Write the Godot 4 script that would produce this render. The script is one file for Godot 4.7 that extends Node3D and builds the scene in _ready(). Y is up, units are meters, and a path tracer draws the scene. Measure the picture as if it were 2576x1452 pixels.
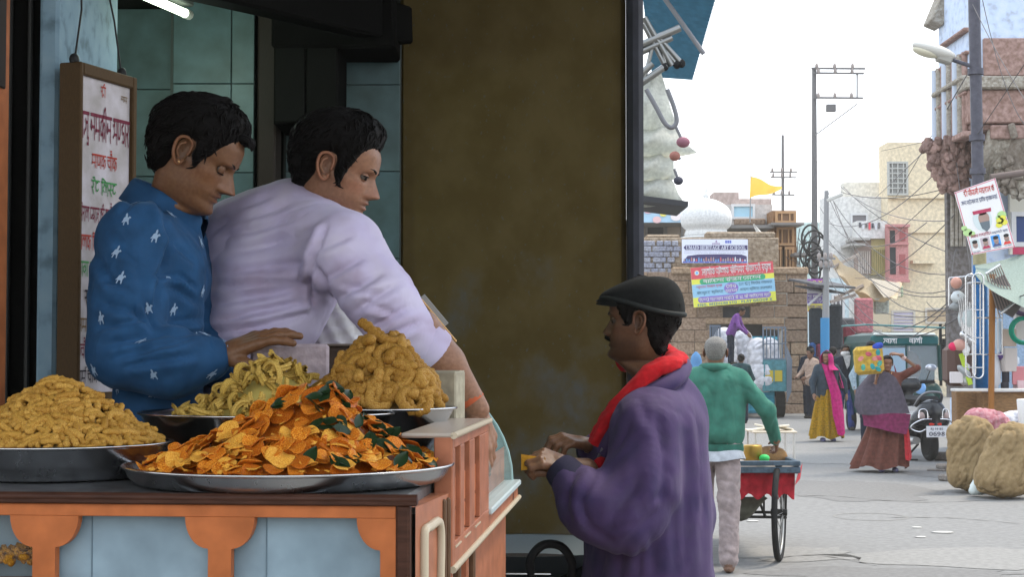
extends Node3D
# A snack stall at the mouth of an Indian market street: the stall and its people on one side, the hazy street on the other.

const FOC := 4000.0
const EYE := 1.55
const PITCH := 0.03973
var mats := {}
var texs := {}
var used := {}
var rng := RandomNumberGenerator.new()

# ---------------------------------------------------------------- helpers
func P(px: float, py: float, z: float) -> Vector3:
	var x := (px - 1288.0) / FOC
	var y := -(py - 726.0) / FOC
	var d := Vector3(x, y * cos(PITCH) + sin(PITCH), y * sin(PITCH) - cos(PITCH))
	return Vector3(0, EYE, 0) + d * (z / -d.z)

func G(px: float, z: float) -> Vector3:
	var p := P(px, 885.0, z)
	return Vector3(p.x, 0.0, p.z)

func lin(r: float, g: float, b: float) -> Color:
	return Color(r, g, b)

func numbered(called: String) -> String:
	if not used.has(called):
		used[called] = 0
		return called
	used[called] += 1
	return "%s_%03d" % [called, used[called]]

func thing(called: String, label: String, category: String, at := Vector3.ZERO, turn := 0.0, group := "") -> Node3D:
	var o := Node3D.new()
	o.name = numbered(called)
	add_child(o)
	o.position = at
	o.rotation.y = turn
	o.set_meta("label", label)
	o.set_meta("category", category)
	if group:
		o.set_meta("group", group)
	return o

func part(called: String, mesh, m: Material, parent: Node3D, xf := Transform3D()) -> MeshInstance3D:
	var o := MeshInstance3D.new()
	var n := called
	var k := 0
	while parent.has_node(NodePath(n)):
		k += 1
		n = "%s_%03d" % [called, k]
	o.name = n
	o.mesh = mesh.mesh() if mesh is MB else mesh
	o.material_override = m
	o.transform = xf
	parent.add_child(o, true)
	return o

# many alike parts: the number is handed in, so no search for a free name
func piece(called: String, k: int, mesh: Mesh, m: Material, parent: Node3D, xf: Transform3D) -> MeshInstance3D:
	var o := MeshInstance3D.new()
	o.name = called if k == 0 else "%s_%03d" % [called, k]
	o.mesh = mesh
	o.material_override = m
	o.transform = xf
	parent.add_child(o, true)
	return o

func solo(called: String, mesh, m: Material, label: String, category: String, group := "", xf := Transform3D()) -> MeshInstance3D:
	var o := MeshInstance3D.new()
	o.name = numbered(called)
	o.mesh = mesh.mesh() if mesh is MB else mesh
	o.material_override = m
	o.transform = xf
	add_child(o)
	o.set_meta("label", label)
	o.set_meta("category", category)
	if group:
		o.set_meta("group", group)
	return o

func struct(called: String, mesh, m: Material, label := "") -> MeshInstance3D:
	var o := MeshInstance3D.new()
	o.name = numbered(called)
	o.mesh = mesh.mesh() if mesh is MB else mesh
	o.material_override = m
	add_child(o)
	o.set_meta("kind", "structure")
	if label:
		o.set_meta("label", label)
	return o

func copy(o: Node3D, at: Vector3, turn: float, label: String, scl := 1.0) -> Node3D:
	var c: Node3D = o.duplicate()
	var base: String = o.name
	if base.length() > 4 and base[base.length() - 4] == "_":
		base = base.substr(0, base.length() - 4)
	c.name = numbered(base)
	add_child(c)
	c.position = at
	c.rotation.y = turn
	c.scale = Vector3.ONE * scl
	c.set_meta("label", label)
	return c

# ---------------------------------------------------------------- textures and materials
func ntex(key: String, freq := 0.05, oct := 3, a := Color(0.8, 0.8, 0.8), b := Color.WHITE, sd := 1, size := 512, mid = null, kind := FastNoiseLite.TYPE_SIMPLEX_SMOOTH) -> Texture2D:
	if texs.has(key):
		return texs[key]
	var n := FastNoiseLite.new()
	n.seed = sd
	n.noise_type = kind
	n.frequency = freq
	n.fractal_octaves = oct
	var t := NoiseTexture2D.new()
	t.width = size
	t.height = size
	t.seamless = true
	t.noise = n
	var g := Gradient.new()
	g.set_color(0, a)
	g.set_color(1, b)
	if mid != null:
		g.add_point(mid[0], mid[1])
	t.color_ramp = g
	texs[key] = t
	return t

func grey(v: float) -> Color:
	return Color(v, v, v)

func M(key: String, c := Color.WHITE, rough := 0.8, e := {}) -> StandardMaterial3D:
	if mats.has(key):
		return mats[key]
	if c == Color.WHITE and e.is_empty() and key != "skin": print("UNDEF ", key)
	var m := StandardMaterial3D.new()
	m.resource_name = key
	m.albedo_color = c.linear_to_srgb()
	m.roughness = rough
	m.metallic_specular = e.get("spec", 0.24)
	m.metallic = e.get("metal", 0.0)
	if e.has("tex"):
		m.albedo_texture = e.tex
	if e.has("tri"):
		m.uv1_triplanar = true
		m.uv1_world_triplanar = e.get("world", false)
		m.uv1_scale = e.tri if e.tri is Vector3 else Vector3.ONE * float(e.tri)
	elif e.has("uvs"):
		m.uv1_scale = e.uvs
	if e.has("bump"):
		m.heightmap_enabled = true
		m.heightmap_texture = e.bump
		m.heightmap_scale = e.get("h", 0.2)
	if e.has("rtex"):
		m.roughness_texture = e.rtex
	if e.get("vc", false):
		m.vertex_color_use_as_albedo = true
	if e.has("alpha"):
		m.transparency = BaseMaterial3D.TRANSPARENCY_ALPHA
		m.albedo_color.a = e.alpha
	if e.has("back"):
		m.backlight_enabled = true
		m.backlight = e.back
	if e.has("rim"):
		m.rim_enabled = true
		m.rim = e.rim
		m.rim_tint = 0.6
	if e.has("emit"):
		m.emission_enabled = true
		m.emission = e.emit
		m.emission_energy_multiplier = e.get("energy", 1.0)
	if e.has("sss"):
		m.subsurf_scatter_enabled = true
		m.subsurf_scatter_strength = e.sss
	if e.has("coat"):
		m.clearcoat_enabled = true
		m.clearcoat = e.coat
		m.clearcoat_roughness = 0.25
	m.cull_mode = BaseMaterial3D.CULL_DISABLED
	mats[key] = m
	return m

# ---------------------------------------------------------------- mesh builder
class MB:
	var v := PackedVector3Array()
	var n := PackedVector3Array()
	var uv := PackedVector2Array()
	var c := PackedColorArray()
	var ix := PackedInt32Array()
	var col := Color.WHITE
	var xf := Transform3D()

	func put(p: Vector3, nn: Vector3, t := Vector2.ZERO) -> int:
		v.append(xf * p)
		n.append(xf.basis * nn)
		uv.append(t)
		c.append(col)
		return v.size() - 1

	func poly(pts: Array, uvs := []) -> MB:
		var nn: Vector3 = (pts[2] - pts[0]).cross(pts[1] - pts[0]).normalized()
		var s := v.size()
		for k in pts.size():
			put(pts[k], nn, uvs[k] if uvs.size() > k else Vector2(k & 1, k >> 1))
		for k in range(1, pts.size() - 1):
			ix.append_array([s, s + k, s + k + 1])
		return self

	func quad(a: Vector3, b: Vector3, cc: Vector3, d: Vector3) -> MB:
		return poly([a, b, cc, d], [Vector2(0, 1), Vector2(0, 0), Vector2(1, 0), Vector2(1, 1)])

	func box(ctr: Vector3, s: Vector3, bev := 0.0, b := Basis()) -> MB:
		var h := s * 0.5
		bev = minf(bev, minf(h.x, minf(h.y, h.z)) * 0.9)
		var f := func(x: float, y: float, z: float) -> Vector3: return ctr + b * Vector3(x, y, z)
		for ax in 3:
			for sg in [-1.0, 1.0]:
				var u := (ax + 1) % 3
				var w := (ax + 2) % 3
				var pts := []
				for q in [[-1, -1], [-1, 1], [1, 1], [1, -1]]:
					var p := Vector3.ZERO
					p[ax] = sg * h[ax]
					p[u] = q[0] * (h[u] - bev)
					p[w] = q[1] * (h[w] - bev)
					pts.append(f.call(p.x, p.y, p.z))
				if sg < 0:
					pts.reverse()
				poly(pts, [Vector2(0, 1), Vector2(0, 0), Vector2(1, 0), Vector2(1, 1)])
		if bev > 0.0:
			for ax in 3:
				var u := (ax + 1) % 3
				var w := (ax + 2) % 3
				for su in [-1.0, 1.0]:
					for sw in [-1.0, 1.0]:
						var pts := []
						for q in [[-1, 0], [1, 0], [1, 1], [-1, 1]]:
							var p := Vector3.ZERO
							p[ax] = q[0] * (h[ax] - bev)
							p[u] = su * (h[u] - (bev if q[1] else 0.0))
							p[w] = sw * (h[w] - (0.0 if q[1] else bev))
							pts.append(f.call(p.x, p.y, p.z))
						if su * sw < 0:
							pts.reverse()
						poly(pts)
			for sx in [-1.0, 1.0]:
				for sy in [-1.0, 1.0]:
					for sz in [-1.0, 1.0]:
						var a: Vector3 = f.call(sx * h.x, sy * (h.y - bev), sz * (h.z - bev))
						var bb: Vector3 = f.call(sx * (h.x - bev), sy * h.y, sz * (h.z - bev))
						var cc: Vector3 = f.call(sx * (h.x - bev), sy * (h.y - bev), sz * h.z)
						poly([a, cc, bb] if sx * sy * sz > 0 else [a, bb, cc])
		return self

	func span(lo: Vector3, hi: Vector3, bev := 0.0) -> MB:
		return box((lo + hi) * 0.5, (hi - lo).abs(), bev)

	func bar(a: Vector3, b: Vector3, w: float, t: float, bev := 0.0, up := Vector3.UP) -> MB:
		var d := b - a
		var z := d.normalized()
		if absf(z.dot(up)) > 0.98:
			up = Vector3.RIGHT
		var x := up.cross(z).normalized()
		return box((a + b) * 0.5, Vector3(w, t, d.length()), bev, Basis(x, z.cross(x), z))

	func grid(p: PackedVector3Array, nu: int, nv: int, wrap := false, flip := false, keep_uv := PackedVector2Array()) -> MB:
		var nn := PackedVector3Array()
		nn.resize(p.size())
		var cols := nu if wrap else nu - 1
		var tri := PackedInt32Array()
		for j in nv - 1:
			for i in cols:
				var i2 := (i + 1) % nu
				var a := j * nu + i
				var b := j * nu + i2
				var cc := (j + 1) * nu + i2
				var d := (j + 1) * nu + i
				if flip:
					tri.append_array([a, b, cc, a, cc, d])
				else:
					tri.append_array([a, cc, b, a, d, cc])
		for k in range(0, tri.size(), 3):
			var pa := p[tri[k]]
			var w := (p[tri[k + 2]] - pa).cross(p[tri[k + 1]] - pa)
			nn[tri[k]] += w
			nn[tri[k + 1]] += w
			nn[tri[k + 2]] += w
		var s := v.size()
		for k in p.size():
			put(p[k], nn[k].normalized(), keep_uv[k] if keep_uv.size() else Vector2(float(k % nu) / maxf(1, nu - (0 if wrap else 1)), float(k / nu) / maxf(1, nv - 1)))
		for t in tri:
			ix.append(t + s)
		return self

	func tube(path: Array, r, sides := 8, closed := false, flat := 1.0) -> MB:
		var m := path.size()
		var pts := PackedVector3Array()
		var up := Vector3.UP
		var t0: Vector3 = (path[1] - path[0]).normalized()
		if absf(t0.dot(up)) > 0.9:
			up = Vector3.RIGHT
		var x := up.cross(t0).normalized()
		for k in m:
			var a: Vector3 = path[(k - 1 + m) % m] if closed or k > 0 else path[k]
			var b: Vector3 = path[(k + 1) % m] if closed or k < m - 1 else path[k]
			var t := (b - a).normalized()
			x = (x - t * x.dot(t)).normalized()
			var y := t.cross(x)
			var rr: float = r[k] if r is Array or r is PackedFloat32Array else r
			for i in sides:
				var an := TAU * i / sides
				pts.append(path[k] + (x * cos(an) + y * sin(an) * flat) * rr)
		if closed:
			for i in sides:
				pts.append(pts[i])
		grid(pts, sides, m + (1 if closed else 0), true, true)
		if not closed:
			for e in 2:
				var base := 0 if e == 0 else (m - 1) * sides
				var ring := []
				for i in sides:
					ring.append(pts[base + i])
				if e == 1:
					ring.reverse()
				poly(ring)
		return self

	func lathe(prof: Array, sides := 32, at := Transform3D()) -> MB:
		var pts := PackedVector3Array()
		for q in prof:
			for i in sides:
				var an := TAU * i / sides
				pts.append(at * Vector3(q.x * cos(an), q.y, q.x * sin(an)))
		return grid(pts, sides, prof.size(), true, false)

	func ball(ctr: Vector3, r: Vector3, sides := 16, rows := 10, b := Basis()) -> MB:
		var pts := PackedVector3Array()
		for j in rows + 1:
			var ph := PI * j / rows - PI / 2
			for i in sides:
				var an := TAU * i / sides
				pts.append(ctr + b * (Vector3(cos(ph) * cos(an), sin(ph), cos(ph) * sin(an)) * r))
		return grid(pts, sides, rows + 1, true, false)

	func prism(outline: PackedVector2Array, z0: float, z1: float) -> MB:
		if Geometry2D.is_polygon_clockwise(outline):
			outline.reverse()
		var tri := Geometry2D.triangulate_polygon(outline)
		for side in 2:
			var z := z1 if side == 0 else z0
			var s := v.size()
			for q in outline:
				put(Vector3(q.x, q.y, z), Vector3(0, 0, 1 if side == 0 else -1), q)
			for k in range(0, tri.size(), 3):
				var a := outline[tri[k]]
				var area := (outline[tri[k + 1]] - a).cross(outline[tri[k + 2]] - a)
				if (area < 0) == (side == 0):
					ix.append_array([s + tri[k], s + tri[k + 1], s + tri[k + 2]])
				else:
					ix.append_array([s + tri[k], s + tri[k + 2], s + tri[k + 1]])
		for k in outline.size():
			var a := outline[k]
			var b := outline[(k + 1) % outline.size()]
			quad(Vector3(a.x, a.y, z0), Vector3(a.x, a.y, z1), Vector3(b.x, b.y, z1), Vector3(b.x, b.y, z0))
		return self

	func add(o: MB, t := Transform3D()) -> MB:
		var s := v.size()
		for k in o.v.size():
			v.append(t * o.v[k])
			n.append((t.basis * o.n[k]).normalized())
		uv.append_array(o.uv)
		c.append_array(o.c)
		for k in o.ix:
			ix.append(k + s)
		return self

	func renormal() -> MB:
		var nn := PackedVector3Array()
		nn.resize(v.size())
		for k in range(0, ix.size(), 3):
			var pa := v[ix[k]]
			var w := (v[ix[k + 2]] - pa).cross(v[ix[k + 1]] - pa)
			nn[ix[k]] += w
			nn[ix[k + 1]] += w
			nn[ix[k + 2]] += w
		for k in nn.size():
			n[k] = nn[k].normalized()
		return self

	func mesh() -> ArrayMesh:
		var a := []
		a.resize(Mesh.ARRAY_MAX)
		a[Mesh.ARRAY_VERTEX] = v
		a[Mesh.ARRAY_NORMAL] = n
		a[Mesh.ARRAY_TEX_UV] = uv
		a[Mesh.ARRAY_COLOR] = c
		a[Mesh.ARRAY_INDEX] = ix
		var m := ArrayMesh.new()
		m.add_surface_from_arrays(Mesh.PRIMITIVE_TRIANGLES, a)
		return m

# ---------------------------------------------------------------- smooth bodies: a distance field joined bone by bone, meshed as surface nets
class Field:
	var lo: Vector3
	var h: float
	var k: float
	var nx: int
	var ny: int
	var nz: int
	var f := PackedFloat32Array()

	func _init(a: Vector3, b: Vector3, cell: float, sharp: float) -> void:
		lo = a
		h = cell
		k = sharp
		nx = int((b.x - a.x) / h) + 2
		ny = int((b.y - a.y) / h) + 2
		nz = int((b.z - a.z) / h) + 2
		f.resize(nx * ny * nz)

	func cap(a: Vector3, b: Vector3, ra: float, rb: float, ax := Vector3.ZERO, s := 1.0) -> Field:
		var m := maxf(ra, rb) / minf(1.0, s) + 4.5 / k
		var p0 := (a.min(b) - Vector3.ONE * m - lo) / h
		var p1 := (a.max(b) + Vector3.ONE * m - lo) / h
		var x0 := maxi(0, int(p0.x))
		var x1 := mini(nx - 1, int(p1.x) + 1)
		var y0 := maxi(0, int(p0.y))
		var y1 := mini(ny - 1, int(p1.y) + 1)
		var z0 := maxi(0, int(p0.z))
		var z1 := mini(nz - 1, int(p1.z) + 1)
		var ab := b - a
		var l2 := maxf(ab.length_squared(), 1e-9)
		var sq := s != 1.0
		var dr := rb - ra
		for z in range(z0, z1 + 1):
			for y in range(y0, y1 + 1):
				var i := (z * ny + y) * nx + x0
				var p := Vector3(lo.x + x0 * h, lo.y + y * h, lo.z + z * h) - a
				for x in range(x0, x1 + 1):
					var q := p
					if sq:
						q += ax * (q.dot(ax) * (s - 1.0))
					var t := clampf(q.dot(ab) / l2, 0.0, 1.0)
					var d := (q - ab * t).length() - ra - dr * t
					if d * k < 5.0:
						f[i] += exp(-k * d)
					i += 1
					p.x += h
		return self

	func chain(pts: Array, rad: Array) -> Field:
		for j in pts.size() - 1:
			cap(pts[j], pts[j + 1], rad[j], rad[j + 1])
		return self

	func mesh(mb: MB, fold = null) -> MB:
		var d := PackedFloat32Array()
		d.resize(f.size())
		for i in f.size():
			d[i] = -log(f[i]) / k if f[i] > 1e-6 else 1.0
		var at := PackedInt32Array()
		at.resize(f.size())
		at.fill(-1)
		var v := PackedVector3Array()
		var dy := nx
		var dz := nx * ny
		var offs := PackedInt32Array([0, 1, dy, dy + 1, dz, dz + 1, dz + dy, dz + dy + 1])
		var edges := [[0, 1], [2, 3], [4, 5], [6, 7], [0, 2], [1, 3], [4, 6], [5, 7], [0, 4], [1, 5], [2, 6], [3, 7]]
		var reach := 2.0 * h
		for z in nz - 1:
			for y in ny - 1:
				var i := (z * ny + y) * nx
				for x in nx - 1:
					var g := d[i]
					if g < reach and g > -reach:
						var inside := 0
						for o in 8:
							if d[i + offs[o]] < 0.0:
								inside |= 1 << o
						if inside != 0 and inside != 255:
							var sum := Vector3.ZERO
							var cnt := 0
							for e in edges:
								var ea: int = e[0]
								var eb: int = e[1]
								if ((inside >> ea) & 1) != ((inside >> eb) & 1):
									var da := d[i + offs[ea]]
									var t := da / (da - d[i + offs[eb]])
									var pa := Vector3(ea & 1, (ea >> 1) & 1, ea >> 2)
									sum += pa.lerp(Vector3(eb & 1, (eb >> 1) & 1, eb >> 2), t)
									cnt += 1
							at[i] = v.size()
							v.append(lo + (Vector3(x, y, z) + sum / cnt) * h)
					i += 1
		var ix := PackedInt32Array()
		var steps := [1, dy, dz]
		for z in range(1, nz - 1):
			for y in range(1, ny - 1):
				var i := (z * ny + y) * nx + 1
				for x in range(1, nx - 1):
					if at[i] >= 0:
						var s0 := d[i] < 0.0
						for ax in 3:
							var st: int = steps[ax]
							if s0 != (d[i + st] < 0.0):
								var u: int = steps[(ax + 1) % 3]
								var w: int = steps[(ax + 2) % 3]
								var a := at[i]
								var b := at[i - u]
								var c := at[i - u - w]
								var e := at[i - w]
								if a >= 0 and b >= 0 and c >= 0 and e >= 0:
									if s0:
										ix.append_array([a, c, b, a, e, c])
									else:
										ix.append_array([a, b, c, a, c, e])
					i += 1
		var nn := Field.normals(v, ix)
		if fold != null:
			for q in v.size():
				v[q] += nn[q] * float(fold.call(v[q], nn[q]))
			nn = Field.normals(v, ix)
		var s := mb.v.size()
		mb.v.append_array(v)
		mb.n.append_array(nn)
		for q in v.size():
			mb.uv.append(Vector2.ZERO)
			mb.c.append(mb.col)
		for q in ix:
			mb.ix.append(q + s)
		return mb

	static func normals(v: PackedVector3Array, ix: PackedInt32Array) -> PackedVector3Array:
		var nn := PackedVector3Array()
		nn.resize(v.size())
		for q in range(0, ix.size(), 3):
			var pa := v[ix[q]]
			var w := (v[ix[q + 2]] - pa).cross(v[ix[q + 1]] - pa)
			nn[ix[q]] += w
			nn[ix[q + 1]] += w
			nn[ix[q + 2]] += w
		for q in nn.size():
			nn[q] = nn[q].normalized()
		return nn

# smooth curve through points
func curve(pts: Array, per := 6) -> Array:
	var out := []
	var m := pts.size()
	for k in m - 1:
		var a: Vector3 = pts[maxi(k - 1, 0)]
		var b: Vector3 = pts[k]
		var cc: Vector3 = pts[k + 1]
		var d: Vector3 = pts[mini(k + 2, m - 1)]
		for j in per:
			out.append(b.cubic_interpolate(cc, a, d, float(j) / per))
	out.append(pts[m - 1])
	return out

func sag(a: Vector3, b: Vector3, drop: float, n := 14) -> Array:
	var out := []
	for k in n + 1:
		var t := float(k) / n
		out.append(a.lerp(b, t) - Vector3(0, drop * 4.0 * t * (1.0 - t), 0))
	return out

func table(y: float, keys: Array) -> float:
	if y <= keys[0][0]:
		return keys[0][1]
	for k in keys.size() - 1:
		if y <= keys[k + 1][0]:
			var t: float = (y - keys[k][0]) / (keys[k + 1][0] - keys[k][0])
			var p0: float = keys[maxi(k - 1, 0)][1]
			var p3: float = keys[mini(k + 2, keys.size() - 1)][1]
			return lerpf(lerpf(keys[k][1], keys[k + 1][1], t), cubic_interpolate(keys[k][1], keys[k + 1][1], p0, p3, t), 0.6)
	return keys[keys.size() - 1][1]

# ---------------------------------------------------------------- lettering: pen strokes for the Hindi words, TextMesh for the rest
const PEN := {
	"क": "8 |em ee/ek dl bk ai bg dg ei/ei gk hj hh gf", "ख": "10 cm dk ci ah/ci eg df bf/|im ie/ij gk fi gh ii", "ग": "7 bm bh af/|fm fe", "च": "8 |gm ge/ak fk/bk bi dg gg",
	"ज": "8 |gm ge/gj dj/dj dh bg af/dj ck", "ट": "6 dm dl bl ai bg dg eh", "ड": "6 dm dl bk ci ei fg ef cf", "ण": "8 am ai bg dg ei em/|gm ge", "त": "7 |fm fe/fi ci ag ae",
	"द": "6 dm dl bk ai bh dh/ch ee", "ध": "8 bm cl bk aj bi ch eg gi/|gm ge", "न": "8 |gm ge/gi ci/ci bk ai bh ci", "प": "7 am ai bg dg fi/|fm fe", "ब": "7 |fm fe/fk cl aj ah cg fi/bk eg",
	"भ": "8 bm cl bk ak/cm ch ag/ch gh/|gm ge", "म": "8 bm bh ah ag/bh gh/|gm ge", "य": "8 bm dk di bi/bi bg eg gi/|gm ge", "र": "6 cm dk ci ai/bi de", "ल": "9 |hm he/hj fl ei eg/ej cl aj ah bg",
	"व": "7 |fm fe/fi dk aj ah cg fi", "श": "8 bm dl dj bi aj/ci ee/|gm ge", "ष": "7 am ai bg dg fi/|fm fe/al fg", "स": "8 cm dk ci ai/bi ee/ci gi/|gm ge", "ह": "7 dm dl bk bi ei fg df bf/df ee fd",
	"अ": "9 al cm dk ci bi/ci dg cf af/di hi/|hm he", "आ": "12 al cm dk ci bi/ci dg cf af/di hi/|hm he/|km ke", "उ": "6 bl dl ei bi/di eg cf af", "ए": "7 am ai di/di bg dd/|fm fe",
	"ा": "3 |bm be", "ि": "3 |bm be/bm bo do hm", "ी": "3< em ee/em dp bo am", "े": "0<< fm eo co", "ै": "0<< fm eo co/fm eq cq", "ो": "3< em ee/em do bo", "ौ": "3< em ee/em do bo/em dq bq",
	"ु": "0<< fe fc dc", "ू": "0<< fe ec cd da", "ं": "0<< eo fo", "1": "4 bl cm ce", "2": "6 al cm em ek ae fe", "5": "6 em am aj dj ei eg ce ae", "0": "6 bm dm el ef de be af al bm", "8": "6 bm dm ek aj ah be de eh ak bm",
	"।": "2 bm be",
}

func hindi(text: String, w: float, h: float, weight := 0.9) -> MB:
	var mb := MB.new()
	var segs := []
	var x := 0.0
	var word0 := 0.0
	var top := true
	var i := 0
	var t := text + " "
	var reph := false
	while i < t.length():
		var ch := t[i]
		if ch == " ":
			if x > word0 and top:
				segs.append([Vector2(word0, 8), Vector2(x - 0.4, 8), 1.15])
			x += 3.0
			word0 = x
			top = true
			i += 1
			continue
		if not PEN.has(ch):
			i += 1
			continue
		if ch in "12508":
			top = false
		var nxt := t[i + 1]
		var halves := nxt == "्"
		if ch == "र" and halves:
			reph = true
			i += 2
			continue
		var j := i + 1
		while j + 1 < t.length() and t[j] == "्":
			j += 2
		if t[j] == "ि" and not ch in "ािीेैोौुूं":
			x += pen("ि", x, segs, false)
			t = t.substr(0, j) + "्" .substr(1) + t.substr(j + 1)
			nxt = t[i + 1]
		x += pen(ch, x, segs, halves)
		if reph and not halves:
			segs.append([Vector2(x - 2, 8), Vector2(x - 1, 10.5), 1.0])
			segs.append([Vector2(x - 1, 10.5), Vector2(x + 0.4, 10.5), 1.0])
			reph = false
		i += 1
		if halves:
			i += 1
			if t[i] == "र":
				segs.append([Vector2(x - 0.4, 2.5), Vector2(x - 3, 0), 1.0])
				x += 1.6
				i += 1
	var x1 := x - 3.4
	var sx := w / maxf(x1, 1.0)
	var sy := h / 8.0
	for s in segs:
		var a: Vector2 = s[0]
		var b: Vector2 = s[1]
		var d := (b - a)
		d = Vector2(1, 0) if d.length() < 0.01 else d.normalized()
		var hw: float = weight * 0.5 * s[2]
		var q := Vector2(-d.y, d.x) * hw
		a -= d * hw * 0.8
		b += d * hw * 0.8
		var pts := []
		for p in [a + q, b + q, b - q, a - q]:
			pts.append(Vector3(p.x * sx, p.y * sy, 0))
		mb.poly(pts)
	return mb

func pen(ch: String, x: float, segs: Array, half: bool) -> float:
	var g: String = PEN[ch]
	var sp := g.find(" ")
	var head := g.substr(0, sp)
	var w := float(head.replace("<", ""))
	var back := float(head.count("<")) * 3.0
	for s in g.substr(sp + 1).split("/"):
		if s.begins_with("|"):
			if half:
				continue
			s = s.substr(1)
		var last = null
		for q in s.split(" "):
			if q.length() < 2:
				continue
			var p := Vector2(x - back + q.unicode_at(0) - 97, q.unicode_at(1) - 101)
			if last != null:
				segs.append([last, p, 1.0])
			last = p
	return w - (2.0 if half and g.contains("|") else 0.0)

var fonts := {}
func latin(text: String, w: float, h: float, face := "Droid Sans", bold := 700) -> MB:
	var key := face + str(bold)
	if not fonts.has(key):
		var sf := SystemFont.new()
		sf.font_names = PackedStringArray([face])
		sf.font_weight = bold
		fonts[key] = sf
	var tm := TextMesh.new()
	tm.text = text
	tm.font = fonts[key]
	tm.font_size = 32
	tm.pixel_size = 0.01
	tm.depth = 0.0
	tm.curve_step = 2.0
	var a := tm.get_mesh_arrays()
	var mb := MB.new()
	var vs: PackedVector3Array = a[Mesh.ARRAY_VERTEX]
	if vs.size() == 0:
		return mb
	var lo := vs[0]
	var hi := vs[0]
	for q in vs:
		lo = lo.min(q)
		hi = hi.max(q)
	for q in vs:
		mb.put(Vector3((q.x - lo.x) / (hi.x - lo.x) * w, (q.y - lo.y) / (hi.y - lo.y) * h, 0), Vector3(0, 0, 1))
	mb.ix = a[Mesh.ARRAY_INDEX] if a[Mesh.ARRAY_INDEX] != null else PackedInt32Array(range(vs.size()))
	return mb

# a flat shape in the x-y plane, front to +z
func flat_poly(mb: MB, pts: Array, z := 0.0) -> MB:
	var pl := PackedVector2Array(pts)
	if Geometry2D.is_polygon_clockwise(pl):
		pl.reverse()
	var tri := Geometry2D.triangulate_polygon(pl)
	var s := mb.v.size()
	for q in pl:
		mb.put(Vector3(q.x, q.y, z), Vector3(0, 0, 1), q)
	for k in range(0, tri.size(), 3):
		var a := pl[tri[k]]
		if (pl[tri[k + 1]] - a).cross(pl[tri[k + 2]] - a) < 0:
			mb.ix.append_array([s + tri[k], s + tri[k + 1], s + tri[k + 2]])
		else:
			mb.ix.append_array([s + tri[k], s + tri[k + 2], s + tri[k + 1]])
	return mb

func oval(cx: float, cy: float, rx: float, ry: float, n := 20, a0 := 0.0, a1 := TAU) -> Array:
	var o := []
	for k in n:
		var an := a0 + (a1 - a0) * k / (n if a1 - a0 > 6.2 else n - 1)
		o.append(Vector2(cx + rx * cos(an), cy + ry * sin(an)))
	return o

func rect(x0: float, y0: float, x1: float, y1: float) -> Array:
	return [Vector2(x0, y0), Vector2(x1, y0), Vector2(x1, y1), Vector2(x0, y1)]

# lettering laid on a board: origin at its lower left, on the board's own axes
func letter_on(parent: Node3D, mb: MB, m: Material, x: float, y: float, z: float, called := "lettering") -> void:
	part(called, mb, m, parent, Transform3D(Basis(), Vector3(x, y, z)))

# ---------------------------------------------------------------- the scene
func _ready() -> void:
	rng.seed = 7
	var cam := Camera3D.new()
	cam.name = "camera"
	cam.fov = rad_to_deg(2.0 * atan(726.0 / FOC))
	cam.near = 0.1
	cam.far = 900.0
	cam.position = Vector3(0, EYE, 0)
	cam.rotation.x = PITCH
	add_child(cam)
	cam.current = true
	var we := WorldEnvironment.new()
	we.name = "world_environment"
	var env := Environment.new()
	env.background_mode = Environment.BG_SKY
	var sky := Sky.new()
	var sm := ProceduralSkyMaterial.new()
	sm.sky_top_color = Color(0.83, 0.88, 0.95)
	sm.sky_horizon_color = Color(0.97, 0.97, 0.96)
	sm.sky_curve = 0.2
	sm.ground_bottom_color = Color(0.35, 0.34, 0.32)
	sm.ground_horizon_color = Color(0.6, 0.59, 0.57)
	sky.sky_material = sm
	env.sky = sky
	env.tonemap_mode = Environment.TONE_MAPPER_LINEAR
	env.tonemap_exposure = 2.75
	env.sdfgi_enabled = true
	env.ssao_enabled = true
	env.ssil_enabled = true
	env.fog_enabled = true
	env.fog_density = 0.0011
	env.fog_light_color = Color(1.0, 0.975, 0.93)
	we.environment = env
	add_child(we)
	var sun := DirectionalLight3D.new()
	sun.name = "sun"
	sun.light_energy = 0.5
	sun.light_color = Color(1.0, 0.96, 0.9)
	sun.light_angular_distance = 14.0
	sun.shadow_enabled = true
	sun.look_at_from_position(Vector3.ZERO, Vector3(-0.55, -1.2, 0.35), Vector3.UP)
	add_child(sun)
	build_ground()
	build_shop()
	build_far_side()
	build_right_side()
	build_counter()
	build_food()
	build_shop_people()
	build_customer()
	build_neighbour()
	build_cart()
	build_truck()
	build_vehicles()
	build_street_people()
	build_right_goods()
	build_wires()

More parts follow.
